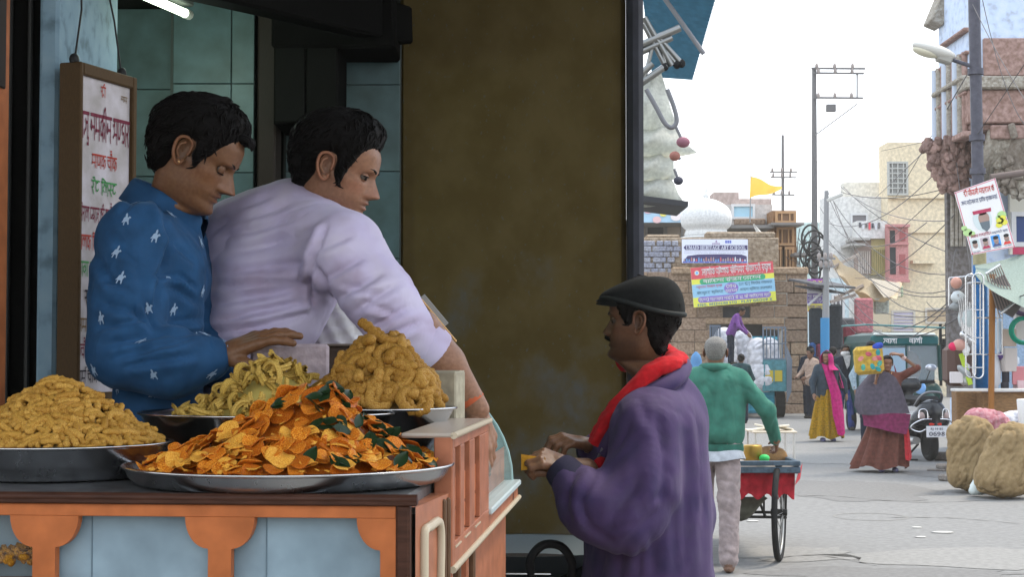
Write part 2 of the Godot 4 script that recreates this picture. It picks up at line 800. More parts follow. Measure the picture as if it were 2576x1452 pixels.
# ---------------------------------------------------------------- ground
func build_ground() -> void:
	var road := M("asphalt", lin(0.215, 0.211, 0.202), 0.9, {"tex": ntex("asphalt", 0.05, 5, grey(0.86), grey(1.0), 3, 1024), "tri": 0.21, "world": true, "bump": ntex("grit", 0.25, 3, grey(0.2), grey(0.9), 4), "h": 0.25})
	var g := MB.new()
	g.quad(Vector3(-400, 0, 60), Vector3(-400, 0, -600), Vector3(400, 0, -600), Vector3(400, 0, 60))
	struct("road_surface", g, road)
	var crack := M("crack", lin(0.19, 0.183, 0.17), 0.95)
	for q in [[[1870, 1256, 13.2], [2060, 1246, 13.7], [2300, 1262, 13.3], [2576, 1252, 13.5]], [[2230, 1300, 0], [2400, 1302, 0], [2576, 1318, 0]], [[1900, 1410, 0], [2040, 1395, 0], [2200, 1420, 0]], [[2060, 1130, 0], [2230, 1140, 0], [2380, 1128, 0]], [[2350, 1335, 0], [2375, 1337, 0], [2385, 1341, 0]], [[2020, 1072, 0], [2120, 1066, 0], [2200, 1072, 0]]]:
		var pts := []
		for e in q:
			var z: float = EYE * FOC / (e[1] - 885.0)
			pts.append(G(e[0], z) + Vector3(0, 0.008, 0))
		pts = curve(pts, 10)
		var mb := MB.new()
		for k in pts.size() - 1:
			var w0: float = 0.005 + 0.02 * pow(absf(sin(k * 2.3)), 3.0)
			var w1: float = 0.005 + 0.02 * pow(absf(sin((k + 1) * 2.3)), 3.0)
			mb.quad(pts[k] + Vector3(0, 0, w0), pts[k] - Vector3(0, 0, w0), pts[k + 1] - Vector3(0, 0, w1), pts[k + 1] + Vector3(0, 0, w1))
		struct("road_crack", mb, crack)
	var ring := MB.new()
	var c := G(2185, 15.0)
	ring.lathe([Vector2(0.32, 0.002), Vector2(0.335, 0.005), Vector2(0.35, 0.002)], 40, Transform3D(Basis(), c))
	solo("drain_cover", ring, crack, "round drain cover worn flush into the grey road", "drain cover")
	var pr := RandomNumberGenerator.new()
	pr.seed = 61
	var pm := [M("tar_mended", lin(0.185, 0.18, 0.172), 0.92, {"tex": ntex("asphalt"), "tri": 0.3, "world": true}), M("tar_worn", lin(0.25, 0.243, 0.228), 0.92, {"tex": ntex("asphalt"), "tri": 0.27, "world": true})]
	for q in [[2120, 1230, 0.9, 1.3, 0], [2430, 1400, 1.0, 0.6, 1], [1990, 1390, 0.5, 0.5, 1], [2030, 1150, 1.0, 1.6, 1], [2330, 1180, 0.7, 1.2, 0], [2250, 1440, 0.9, 0.35, 0]]:
		var pc := G(q[0], EYE * FOC / (q[1] - 885.0))
		var ring_p := []
		for k in 26:
			var an := TAU * k / 26.0
			var rr := 1.0 + pr.randf_range(-0.22, 0.22)
			ring_p.append(pc + Vector3(cos(an) * q[2] * rr, 0.003 + 0.0004 * q[4], -sin(an) * q[3] * rr))
		ring_p.reverse()
		ring_p = [pc + Vector3(0, 0.003 + 0.0004 * q[4], 0)] + ring_p + [ring_p[0]]
		struct("road_patch", MB.new().poly(ring_p), pm[q[4]])
	for q in [[2365, 1338, 0.1], [2310, 1350, 0.05], [1890, 1310, 0.06], [2300, 1326, 0.05]]:
		var z2: float = EYE * FOC / (q[1] - 885.0)
		var lm := MB.new()
		lm.ball(G(q[0], z2) + Vector3(0, 0.006, 0), Vector3(q[2], 0.007, q[2] * 0.6), 9, 4)
		solo("litter_scrap", lm, M("litter", lin(0.5, 0.48, 0.44), 0.9), "small pale scrap of litter lying on the open road", "litter", "litter scraps on the road")

# ---------------------------------------------------------------- the snack shop
func stained(key: String, base: Color, wear: Color, low: Color, w: int, hh: int, sd: int) -> ImageTexture:
	var im := Image.create(w, hh, false, Image.FORMAT_RGB8)
	var n1 := FastNoiseLite.new()
	n1.seed = sd
	n1.frequency = 0.011
	n1.fractal_octaves = 5
	var n2 := FastNoiseLite.new()
	n2.seed = sd + 1
	n2.frequency = 0.05
	n2.fractal_octaves = 4
	var n3 := FastNoiseLite.new()
	n3.seed = sd + 2
	n3.frequency = 0.006
	for y in hh:
		for x in w:
			var a := n1.get_noise_2d(x, y * 1.5)
			var b := n2.get_noise_2d(x * 0.9, y * 1.3)
			var d := n3.get_noise_2d(x, y * 1.6)
			var t := float(y) / hh
			var c := base.lerp(wear, clampf(0.5 + a * 1.3 + b * 0.25, 0.0, 1.0))
			var rub := clampf((t - 0.56 + d * 0.3 + a * 0.22) * 2.0, 0.0, 1.0)
			c = c.lerp(low, rub * clampf(0.75 + b * 0.9, 0.0, 1.0))
			if n2.get_noise_2d(x * 2.5 + 500.0, y * 3.0) > 0.55:
				c = c.lerp(low, 0.45)
			im.set_pixel(x, y, c.linear_to_srgb())
	var t2 := ImageTexture.create_from_image(im)
	texs[key] = t2
	return t2

func build_shop() -> void:
	var fine := ntex("fine", 0.08, 4, grey(0.82), grey(1.0), 11)
	var grime := ntex("grime", 0.013, 5, Color(0.8, 0.79, 0.75), Color(1, 1, 1), 12)
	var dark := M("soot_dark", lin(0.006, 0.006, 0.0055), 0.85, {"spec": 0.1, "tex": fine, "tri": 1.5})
	var teal := [M("tile_a", lin(0.09, 0.148, 0.158), 0.4, {"spec": 0.3, "tex": grime, "tri": 1.1, "world": true}), M("tile_b", lin(0.08, 0.137, 0.15), 0.42, {"spec": 0.3, "tex": grime, "tri": 1.1, "world": true}), M("tile_c", lin(0.097, 0.157, 0.163), 0.4, {"spec": 0.3, "tex": grime, "tri": 1.1, "world": true})]
	var grout := M("grout", lin(0.06, 0.07, 0.065), 0.9)
	var shop := thing("snack_shop", "dark open-fronted snack shop with teal tiled walls behind the counter", "shop")
	var fl := MB.new()
	fl.span(Vector3(-3.2, 0.0, -7.2), Vector3(-0.1, 0.4, -2.72), 0.01)
	part("shop_floor", fl, M("stone_floor", lin(0.16, 0.15, 0.13), 0.7, {"tex": grime, "tri": 0.8}), shop)
	var bays := [[-1.75, -1.172, -5.52, 0.4, 2.75, 0.2, "tiled_bay", -0.03], [-1.168, -0.879, -5.40, 0.4, 2.75, 0.2, "tiled_pier", 0.0], [-0.80, -0.392, -5.54, 0.4, 2.75, 0.2, "tiled_wall", 0.0]]
	for b in bays:
		var back := MB.new()
		back.span(Vector3(b[0], b[3], b[2] - 0.16), Vector3(b[1], b[4], b[2] - 0.012))
		var wall := part(b[6], back, grout, shop)
		var k := 0
		var y: float = 2.465 + 0.305 + (0.02 if b[6] == "tiled_wall" else 0.0)
		while y > b[3] + 0.1:
			var x: float = b[1]
			var first: float = 0.079 if b[6] == "tiled_pier" else 0.2
			if b[6] == "tiled_bay":
				first = 0.38
			while x > b[0] + 0.02:
				var tw: float = minf(first, x - b[0])
				first = 0.2 if b[6] != "tiled_bay" else 0.28
				var top: float = minf(y, b[4])
				var tm := MB.new()
				tm.box(Vector3(x - tw * 0.5, (top + y - 0.305) * 0.5, b[2] - 0.008), Vector3(tw - 0.003, top - y + 0.305 - 0.003, 0.012), 0.0015)
				if top - (y - 0.305) > 0.02:
					piece("tile", k, tm.mesh(), teal[(k * 7 + int(y * 10)) % 3], wall, Transform3D(Basis(), Vector3(0, 0, 0.001 * ((k * 5) % 3))))
					k += 1
				x -= tw
			y -= 0.305
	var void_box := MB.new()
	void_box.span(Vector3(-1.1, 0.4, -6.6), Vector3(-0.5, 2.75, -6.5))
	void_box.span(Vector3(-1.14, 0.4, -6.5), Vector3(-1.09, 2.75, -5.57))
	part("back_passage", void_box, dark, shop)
	var post := MB.new()
	post.span(Vector3(-0.862, 0.4, -5.50), Vector3(-0.80, 2.75, -5.36), 0.006)
	part("door_post", post, M("dark_wood", lin(0.03, 0.022, 0.017), 0.55, {"tex": fine, "tri": Vector3(6, 0.6, 6)}), shop)
	var lintel := MB.new()
	lintel.span(Vector3(-0.895, 0.4, -5.58), Vector3(-0.862, 2.75, -5.44), 0.004)
	part("door_jamb", lintel, dark, shop)
	var ce := MB.new()
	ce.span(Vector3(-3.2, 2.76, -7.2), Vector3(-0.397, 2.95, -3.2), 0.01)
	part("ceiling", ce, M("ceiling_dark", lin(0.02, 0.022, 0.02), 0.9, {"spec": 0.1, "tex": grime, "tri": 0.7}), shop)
	var beam := MB.new()
	beam.bar(P(470, -70, 4.2), P(1010, 66, 5.5), 0.09, 0.13, 0.008)
	part("ceiling_beam", beam, dark, shop)
	var beam2 := MB.new()
	beam2.span(Vector3(-0.80, 2.56, -5.53), Vector3(-0.39, 2.75, -5.25), 0.01)
	part("ceiling_beam", beam2, dark, shop)
	var rear := MB.new()
	rear.span(Vector3(-3.3, 0, -7.3), Vector3(0.2, 2.95, -7.2))
	rear.span(Vector3(-3.3, 0, -7.2), Vector3(-3.2, 2.95, -3.0))
	part("outer_wall", rear, M("plaster_dark", lin(0.12, 0.13, 0.12), 0.9), shop)
	var arch := MB.new()
	var ap := [Vector2(-0.578, 2.18)]
	for kk in 9:
		var an := PI - PI * 0.5 * kk / 8.0
		ap.append(Vector2(-0.392 + 0.186 * cos(an), 2.46 + 0.09 * sin(an)))
	ap.append(Vector2(-0.392, 2.18))
	arch.prism(PackedVector2Array(ap), -5.27, -5.262)
	var cab := thing("wall_cabinet", "black wooden cabinet hung high on the tiled wall behind the man in white", "cabinet", Vector3.ZERO)
	var cb := MB.new()
	cb.span(Vector3(-0.795, 2.305, -5.535), Vector3(-0.578, 2.62, -5.28), 0.006)
	part("cabinet_body", cb, dark, cab)
	for s in [0, 1]:
		var dr := MB.new()
		dr.span(Vector3(-0.79 + s * 0.106, 2.312, -5.278), Vector3(-0.688 + s * 0.106, 2.612, -5.262), 0.004)
		part("cabinet_door", dr, M("cab_door", lin(0.007, 0.0072, 0.0062), 0.7, {"spec": 0.15, "tex": fine, "tri": 3.0}), cab)
	var blue := M("blue_wash", lin(0.28, 0.4, 0.47), 0.85, {"tex": ntex("bluewash", 0.012, 5, Color(0.68, 0.7, 0.7), Color(1, 1, 1), 21, 512, [0.4, Color(0.92, 0.94, 0.96)]), "tri": 1.7, "world": true})
	var pt := MB.new()
	pt.span(Vector3(-1.166, 0.4, -4.49), Vector3(-1.119, 2.76, -3.9), 0.008)
	solo("blue_partition", pt, blue, "stained pale blue plaster partition that the price board hangs on", "wall")
	var ch := thing("shutter_channel", "tall black steel shutter channel beside the blue partition", "shutter frame", Vector3.ZERO)
	var cm := MB.new()
	cm.span(Vector3(-1.45, 0.4, -4.05), Vector3(-1.168, 2.76, -3.95), 0.004)
	part("channel", cm, dark, ch)
	for s in 3:
		var rb := MB.new()
		rb.bar(Vector3(-1.2 - s * 0.05, 0.4, -3.94), Vector3(-1.2 - s * 0.05, 2.76, -3.94), 0.012, 0.012, 0.003)
		part("rib", rb, M("dark_iron", lin(0.03, 0.03, 0.028), 0.4, {"metal": 0.3}), ch)
	var jamb := MB.new()
	jamb.span(Vector3(-1.3, 0.0, -3.12), Vector3(-0.989, 2.76, -3.0), 0.008)
	var jn := solo("orange_jamb", jamb, M("orange_paint", lin(0.4, 0.135, 0.05), 0.5, {"tex": ntex("paint", 0.02, 5, grey(0.8), grey(1.0), 31), "tri": 1.3}), "orange painted door jamb at the end of the counter", "door jamb")
	var pf := MB.new()
	pf.span(Vector3(-0.989, 2.06, -3.075), Vector3(-0.983, 2.5, -3.01), 0.002)
	part("picture_frame", pf, M("dark_wood"), jn)
	var a := P(199, 150, 3.84)
	var board := thing("price_board", "brown framed white price board with red and green Hindi lettering hanging from wires", "sign board", Vector3(a.x, 1.42, a.z), 1.24)
	var bw := 0.25
	var bh := 0.835
	var fm := M("board_frame", lin(0.11, 0.065, 0.028), 0.55, {"tex": fine, "tri": Vector3(9, 1.2, 9)})
	for q in [[0.0, 0.0, 0.012, bh], [bw - 0.018, 0.0, bw, bh], [0.012, bh - 0.03, bw - 0.018, bh], [0.012, 0.0, bw - 0.018, 0.03]]:
		var f := MB.new()
		f.span(Vector3(q[0], q[1], -0.055), Vector3(q[2], q[3], 0.008), 0.003)
		part("frame", f, fm, board)
	var pn := MB.new()
	pn.span(Vector3(0.012, 0.03, -0.03), Vector3(bw - 0.018, bh - 0.03, -0.004))
	part("panel", pn, M("panel_white", lin(0.66, 0.62, 0.66), 0.6, {"tex": grime, "tri": 1.5}), board)
	var red := M("paint_maroon", lin(0.2, 0.035, 0.06), 0.6)
	var rd := M("paint_red", lin(0.45, 0.07, 0.05), 0.6)
	var gr := M("paint_green", lin(0.08, 0.3, 0.1), 0.6)
	var bk := M("paint_black", lin(0.03, 0.025, 0.035), 0.6)
	for q in [["राजु नमकीन भण्डार", 0.03, 0.655, 0.25, 0.06, red, 1.0], ["माणक चौक", 0.095, 0.585, 0.12, 0.032, rd, 1.0], ["रेट लिस्ट", 0.095, 0.52, 0.12, 0.032, gr, 1.0], ["स्पेशल प्याज की कचौरी", 0.031, 0.45, 0.18, 0.034, red, 1.0], ["15 रू", 0.222, 0.45, 0.045, 0.036, red, 0.9],
		["पालक मिर्ची बड़ा", 0.031, 0.38, 0.165, 0.034, rd, 1.0], ["15 रू", 0.215, 0.385, 0.045, 0.036, gr, 0.9], ["मावा की कचौरी", 0.031, 0.315, 0.165, 0.034, gr, 1.0], ["12 रू", 0.21, 0.32, 0.045, 0.036, bk, 0.9], ["समोसा", 0.068, 0.245, 0.075, 0.034, bk, 1.0], ["10", 0.17, 0.25, 0.025, 0.034, red, 0.9], ["नमकीन", 0.035, 0.18, 0.095, 0.03, M("paint_brown", lin(0.2, 0.12, 0.05), 0.6), 1.0], ["कचौरी दाल", 0.033, 0.115, 0.11, 0.032, red, 1.0], ["गर्म चाय", 0.04, 0.055, 0.09, 0.028, bk, 1.0], ["श्री", 0.135, 0.765, 0.022, 0.024, rd, 1.0], ["नमः", 0.235, 0.765, 0.03, 0.014, M("paint_brown"), 1.0]]:
		letter_on(board, hindi(q[0], q[3] * 0.9, q[4], q[6]), q[5], (q[1] - 0.022) * 0.9, q[2], -0.002)
	var wr := M("wire_dark", lin(0.03, 0.03, 0.03), 0.5)
	for q in [[0.012, 0.09], [bw - 0.03, 0.17]]:
		var wm := MB.new()
		wm.tube([Vector3(q[0], bh, -0.02), Vector3(q[0] + (q[1] - q[0]) * 0.5 + 0.004, bh + 0.14, -0.03), Vector3(q[1], bh + 0.33, -0.06)], 0.0028, 6)
		part("hanging_wire", wm, wr, board)
		var kn := MB.new()
		kn.ball(Vector3(q[0], bh + 0.008, -0.02), Vector3(0.014, 0.016, 0.012), 8, 6)
		part("knot", kn, wr, board)
	var ta := P(300, -40, 4.55)
	var tb := P(466, 33, 4.95)
	var lamp := thing("tube_light", "lit fluorescent tube under the dark shop ceiling", "tube light", Vector3.ZERO)
	var tube := MB.new()
	tube.tube([ta, tb], 0.0135, 12)
	part("glass_tube", tube, M("lamp_glow", lin(0.9, 0.95, 0.85), 0.3, {"emit": Color(0.93, 1.0, 0.88), "energy": 1.6}), lamp)
	var dir := (tb - ta).normalized()
	var capm := MB.new()
	capm.tube([tb, tb + dir * 0.03], 0.016, 10)
	part("lamp_holder", capm, M("holder", lin(0.35, 0.35, 0.32), 0.5), lamp)
	var batten := MB.new()
	batten.bar(ta + Vector3(0, 0.045, 0), tb + dir * 0.03 + Vector3(0, 0.045, 0), 0.035, 0.04, 0.004)
	part("batten", batten, M("batten_dark", lin(0.08, 0.085, 0.08), 0.6), lamp)
	var ol := OmniLight3D.new()
	ol.name = "tube_lamp"
	ol.position = (ta + tb) * 0.5 - Vector3(0, 0.05, 0)
	ol.light_energy = 0.1
	ol.light_color = Color(0.9, 1.0, 0.92)
	ol.light_size = 0.15
	ol.omni_range = 12.0
	ol.omni_attenuation = 2.0
	ol.shadow_enabled = true
	add_child(ol)
	var pil := thing("shop_pillar", "massive olive brown pillar with rubbed blue-grey paint beside the shop", "pillar", Vector3.ZERO)
	var face := MB.new()
	var fx0 := -0.396
	var fx1 := 0.405
	var fz := -5.6
	var ring := []
	for q in [[fx0 + 0.012, fz], [fx1 - 0.05, fz], [fx1 - 0.02, fz - 0.008], [fx1, fz - 0.03], [fx1, fz - 0.8], [fx0, fz - 0.8], [fx0, fz - 0.012]]:
		ring.append(Vector2(q[0], q[1]))
	var n := ring.size()
	for k in n:
		var p: Vector2 = ring[k]
		var q: Vector2 = ring[(k + 1) % n]
		var s := face.v.size()
		face.poly([Vector3(p.x, 0, p.y), Vector3(p.x, 4.6, p.y), Vector3(q.x, 4.6, q.y), Vector3(q.x, 0, q.y)], [Vector2((p.x - fx0) / (fx1 - fx0), 1), Vector2((p.x - fx0) / (fx1 - fx0), -0.35), Vector2((q.x - fx0) / (fx1 - fx0), -0.35), Vector2((q.x - fx0) / (fx1 - fx0), 1)])
	part("shaft", face, M("pillar_paint", lin(1, 1, 1), 0.85, {"spec": 0.15, "tex": stained("pillar", lin(0.075, 0.054, 0.019), lin(0.092, 0.068, 0.027), lin(0.075, 0.095, 0.115), 320, 800, 41)}), pil)
	var strip := MB.new()
	strip.span(Vector3(0.407, 0, -5.67), Vector3(0.463, 4.6, -5.56), 0.018)
	part("corner_post", strip, M("corner_iron", lin(0.05, 0.052, 0.065), 0.6, {"tex": grime, "tri": 1.2}), pil)
	var aw := thing("shop_canopy", "broad grey sheet roof on posts over the stall front", "canopy", Vector3.ZERO)
	var am := MB.new()
	am.span(Vector3(-4.5, 3.25, -5.4), Vector3(0.9, 3.31, -0.6))
	part("roof_sheet", am, M("canopy_sheet", lin(0.22, 0.23, 0.24), 0.7), aw)
	for x in [-1.6, 0.71]:
		var pm := MB.new()
		pm.bar(Vector3(x * 2.0 - 0.6, 0, -0.7), Vector3(x * 2.0 - 0.6, 3.25, -0.7), 0.06, 0.06, 0.005)
		part("canopy_post", pm, M("dark_iron"), aw)

# ---------------------------------------------------------------- the counter
func build_counter() -> void:
	var c := P(1030, 1245, 2.36)
	var grain := ntex("grain", 0.02, 4, grey(0.72), grey(1.0), 51)
	var org := M("counter_orange", lin(0.50, 0.15, 0.048), 0.42, {"tex": ntex("paint"), "tri": 1.3, "bump": ntex("fine"), "h": 0.02})
	var salmon := M("counter_salmon", lin(0.43, 0.165, 0.088), 0.38, {"tex": ntex("paint"), "tri": 1.3})
	var slat := M("slat_orange", lin(0.52, 0.15, 0.05), 0.45)
	var wood := M("rail_wood", lin(0.075, 0.032, 0.02), 0.35, {"tex": grain, "tri": Vector3(1.2, 8, 8)})
	var bare := M("brown_wood", lin(0.16, 0.09, 0.05), 0.45, {"tex": grain, "tri": Vector3(8, 1.2, 8)})
	var cream := M("cream_trim", lin(0.5, 0.42, 0.3), 0.3)
	var t := thing("snack_counter", "orange painted wooden snack counter with pale blue panels and a dark rail", "counter", Vector3(c.x, 0, c.z), -0.085)
	var top := MB.new()
	top.span(Vector3(-1.6, 1.312, -1.0), Vector3(-0.004, 1.336, -0.012), 0.004)
	part("worktop", top, M("steel_top", lin(0.2, 0.2, 0.2), 0.35, {"metal": 0.6, "tex": grain, "tri": 2.0}), t)
	var rail := MB.new()
	rail.tube([Vector3(-1.62, 1.3325, 0.0), Vector3(0.012, 1.3325, 0.0)], 0.0075, 10, false, 0.9)
	rail.span(Vector3(-1.62, 1.322, -0.012), Vector3(0.012, 1.332, 0.006), 0.002)
	part("front_rail", rail, wood, t)
	var y1 := 1.3215
	var yo := 1.303
	var bot := 0.95
	var low := 0.4
	var hw := 0.0175
	var front := MB.new()
	front.span(Vector3(-1.62, yo, -0.02), Vector3(-0.0205, y1, -0.002), 0.001)
	part("front_board", front, org, t)
	var base := MB.new()
	base.span(Vector3(-1.62, low, -0.02), Vector3(-0.0205, bot, -0.002), 0.001)
	part("front_board", base, org, t)
	for x in [-1.365, -1.095, -0.825, -0.555, -0.2855, -0.032]:
		var w: float = hw if x < -0.1 else 0.0115
		var ol := PackedVector2Array()
		for k in 9:
			var an := PI * 0.5 * k / 8.0
			ol.append(Vector2(x - w - 0.036 * cos(an) * 0.97 - 0.0005, yo - 0.047 * sin(an)))
		ol.append(Vector2(x - w, yo - 0.05))
		ol.append(Vector2(x - w, bot))
		ol.append(Vector2(x + w, bot))
		if x < -0.1:
			ol.append(Vector2(x + w, yo - 0.05))
			for k in range(8, -1, -1):
				var an := PI * 0.5 * k / 8.0
				ol.append(Vector2(x + w + 0.036 * cos(an) * 0.97 + 0.0005, yo - 0.047 * sin(an)))
		else:
			ol.append(Vector2(x + w, yo))
		var pm := MB.new()
		pm.prism(ol, -0.02, -0.002)
		part("bracket_post", pm, org, t)
	var blue := M("panel_blue", lin(0.27, 0.36, 0.41), 0.3, {"tex": ntex("panelblue", 0.01, 5, grey(0.8), grey(1.0), 55), "tri": 1.5})
	for k in 2:
		var xa: float = [-0.555, -0.2855][k]
		var xb: float = [-0.2855, -0.002][k]
		var bp := MB.new()
		var deep: float = -0.03
		bp.span(Vector3(xa, 0.42, deep - 0.01), Vector3(xb - 0.001, 1.31, deep), 0.0)
		part("blue_panel", bp, blue, t)
		var seam := MB.new()
		seam.span(Vector3(xa + 0.064, 0.95, deep), Vector3(xa + 0.0655, 1.31, deep + 0.0015))
		part("panel_seam", seam, M("seam", lin(0.12, 0.17, 0.2), 0.6), t)
	var bx := MB.new()
	bx.span(Vector3(-1.6, 0.95, -0.10), Vector3(-0.556, 1.31, -0.09))
	bx.span(Vector3(-1.6, 1.0, -0.39), Vector3(-0.558, 1.01, -0.03))
	part("show_box", bx, M("panel_blue"), t)
	var gl := MB.new()
	gl.span(Vector3(-1.58, 0.96, -0.026), Vector3(-0.56, 1.305, -0.022))
	part("pane", gl, M("glass_pane", lin(0.9, 0.95, 0.95), 0.05, {"alpha": 0.015, "spec": 0.15}), t)
	var cp := MB.new()
	cp.span(Vector3(-0.0203, 0.4, -0.0225), Vector3(0.001, 1.324, 0.002), 0.004)
	part("corner_post", cp, wood, t)
	var side := MB.new()
	side.quad(Vector3(0.006, 0.4, -0.023), Vector3(0.006, 1.318, -0.023), Vector3(0.026, 1.318, -0.268), Vector3(0.026, 0.4, -0.268))
	side.quad(Vector3(0.0, 0.4, -0.268), Vector3(0.0, 1.318, -0.268), Vector3(0.0, 1.318, -1.6), Vector3(0.0, 0.4, -1.6))
	side.quad(Vector3(-0.01, 1.318, -0.268), Vector3(-0.01, 1.318, -0.0235), Vector3(0.006, 1.318, -0.0235), Vector3(0.026, 1.318, -0.268))
	part("side_panel", side, salmon, t)
	var md := MB.new()
	var mp := []
	for q in [[-0.062, 1.0], [-0.062, 1.12], [-0.062, 1.2], [-0.062, 1.265], [-0.07, 1.279], [-0.11, 1.281], [-0.16, 1.283], [-0.18, 1.27], [-0.184, 1.24], [-0.18, 1.19], [-0.188, 1.15], [-0.184, 1.0]]:
		mp.append(Vector3(0.008 + 0.0816 * (-q[0] - 0.023) + 0.002, q[1], q[0]))
	md.tube(curve(mp, 4), 0.0075, 8)
	part("arch_moulding", md, cream, t)
	for zz in [-0.215, -0.245]:
		var vp := MB.new()
		var vx: float = 0.006 + 0.0816 * (-zz - 0.023)
		vp.span(Vector3(vx - 0.004, 0.45, zz - 0.012), Vector3(vx + 0.006, 1.312, zz), 0.003)
		part("side_batten", vp, bare, t)
	var x0 := 0.001
	var x1 := 0.032
	var lb := MB.new()
	lb.span(Vector3(x0, 1.19, -0.285), Vector3(x1, 1.41, -0.263), 0.002)
	part("ledge_end", lb, salmon, t)
	var slots := [[-0.30, -0.375], [-0.435, -0.52], [-0.60, -0.69]]
	var zprev := -0.285
	for s in slots:
		var st := MB.new()
		st.span(Vector3(0.012, 1.235, s[0]), Vector3(x1, 1.39, zprev), 0.0015)
		part("stile", st, salmon, t)
		zprev = s[1]
		for q in [[1.238, 1.282], [1.285, 1.338]]:
			var sm := MB.new()
			sm.span(Vector3(0.012, q[0], s[1] + 0.004), Vector3(0.024, q[1], s[0] - 0.004), 0.002)
			part("slat", sm, slat, t)
		var hm := MB.new()
		hm.span(Vector3(0.008, 1.338, s[1]), Vector3(0.0125, 1.388, s[0]))
		part("slot_back", hm, M("slot_dark", lin(0.04, 0.02, 0.012), 0.7), t)
	var se := MB.new()
	se.span(Vector3(0.012, 1.235, -0.86), Vector3(x1, 1.39, zprev), 0.0015)
	part("stile", se, salmon, t)
	var tr := MB.new()
	tr.span(Vector3(0.012, 1.39, -0.86), Vector3(x1, 1.408, -0.285), 0.0015)
	part("top_board", tr, salmon, t)
	var br := MB.new()
	br.span(Vector3(0.012, 1.195, -1.58), Vector3(x1, 1.235, -0.285), 0.0015)
	part("bottom_board", br, salmon, t)
	var cap := MB.new()
	cap.span(Vector3(-0.055, 1.408, -0.86), Vector3(0.036, 1.416, -0.262), 0.003)
	part("ledge_cap", cap, M("pale_top", lin(0.42, 0.36, 0.3), 0.25), t)
	var ct := MB.new()
	ct.tube([Vector3(0.034, 1.412, -0.262), Vector3(0.034, 1.412, -0.86)], 0.006, 8)
	part("edge_trim", ct, cream, t)
	var lt := MB.new()
	lt.tube([Vector3(0.033, 1.193, -0.26), Vector3(0.035, 1.193, -1.58)], 0.006, 8)
	part("edge_trim", lt, cream, t)
	for s in slots:
		var gm := MB.new()
		gm.bar(Vector3(0.0325, 1.226, s[0]), Vector3(0.0325, 1.226, s[1]), 0.003, 0.003)
		part("edge_trim", gm, cream, t)
	var lg := MB.new()
	lg.span(Vector3(-0.30, 1.222, -1.58), Vector3(0.04, 1.236, -0.862), 0.003)
	part("glass_ledge", lg, M("pale_blue_edge", lin(0.45, 0.52, 0.52), 0.3), t)
	var lend := MB.new()
	lend.span(Vector3(0.012, 1.195, -1.45), Vector3(0.033, 1.222, -1.43), 0.001)
	part("ledge_joint", lend, M("rail_wood"), t)
	for side_k in 4:
		var pz: float = -0.35 - 0.12 * side_k
		var lp := MB.new()
		lp.span(Vector3(0.0, 0.4, pz - 0.02), Vector3(0.02, 1.19, pz), 0.003)
		part("lower_stile", lp, bare if side_k % 2 else salmon, t)
	var g := MB.new()
	var pts := PackedVector3Array()
	for j in 2:
		for k in 13:
			var an := PI * 0.5 * k / 12.0
			pts.append(Vector3(-0.27 + 0.29 * cos(an), 1.236 + 0.27 * sin(an), -0.92 if j == 0 else -1.56))
	g.grid(pts, 13, 2)
	part("curved_glass", g, M("aqua_glass", lin(0.55, 0.8, 0.78), 0.06, {"alpha": 0.22}), t)
	var ge := MB.new()
	var ep := []
	for k in 13:
		var an := PI * 0.5 * k / 12.0
		ep.append(Vector3(-0.27 + 0.29 * cos(an), 1.236 + 0.27 * sin(an), -1.56))
	var eo := PackedVector2Array()
	for q in ep:
		eo.append(Vector2(q.x, q.y))
	eo.append(Vector2(-0.27, 1.236))
	ge.prism(eo, -1.568, -1.562)
	part("end_pane", ge, M("aqua_pane", lin(0.3, 0.5, 0.48), 0.1, {"alpha": 0.55}), t)
	var gr := MB.new()
	gr.tube(ep, 0.003, 6)
	part("glass_edge", gr, M("glass_rim", lin(0.3, 0.45, 0.43), 0.2), t)

# ---------------------------------------------------------------- trays and snacks
func tray(called: String, label: String, at: Vector3, r: float, rb: float, h: float, m: Material, cat := "tray") -> Node3D:
	var t := thing(called, label, cat, at)
	var b := MB.new()
	b.lathe([Vector2(0.0, 0.002), Vector2(rb - 0.012, 0.0), Vector2(rb, 0.004), Vector2(lerpf(rb, r, 0.5), h * 0.5), Vector2(r - 0.004, h - 0.003), Vector2(r - 0.001, h - 0.0005)], 72)
	b.lathe([Vector2(r - 0.006, h - 0.002), Vector2(lerpf(rb, r, 0.5) - 0.003, h * 0.5), Vector2(rb - 0.006, 0.006), Vector2(0.0, 0.005)], 72)
	part("pan", b, m, t)
	var rim := MB.new()
	rim.lathe([Vector2(r - 0.006, h - 0.002), Vector2(r - 0.004, h + 0.0015), Vector2(r + 0.001, h + 0.0018), Vector2(r + 0.003, h), Vector2(r + 0.001, h - 0.003), Vector2(r - 0.003, h - 0.004)], 72)
	part("rim", rim, M("steel_bright", lin(0.6, 0.6, 0.6), 0.18, {"metal": 1.0}), t)
	return t

func cone_spot(r_max: float, prof: Array, u: float) -> Array:
	var an := rng.randf() * TAU
	var rr := sqrt(u) * r_max
	var y := table(rr / r_max, prof)
	var y2 := table(minf(rr / r_max + 0.05, 1.0), prof)
	var slope := (y - y2) / (0.05 * r_max)
	var nn := Vector3(cos(an) * slope, 1.0, sin(an) * slope).normalized()
	return [Vector3(cos(an) * rr, y, sin(an) * rr), nn, an]

func heap_core(r_max: float, prof: Array, drop: float) -> MB:
	var pr := []
	for k in 15:
		var t := k / 14.0
		pr.append(Vector2(maxf(t * r_max, 0.0005), maxf(table(t, prof) - drop, 0.0)))
	pr.reverse()
	return MB.new().lathe(pr, 40)

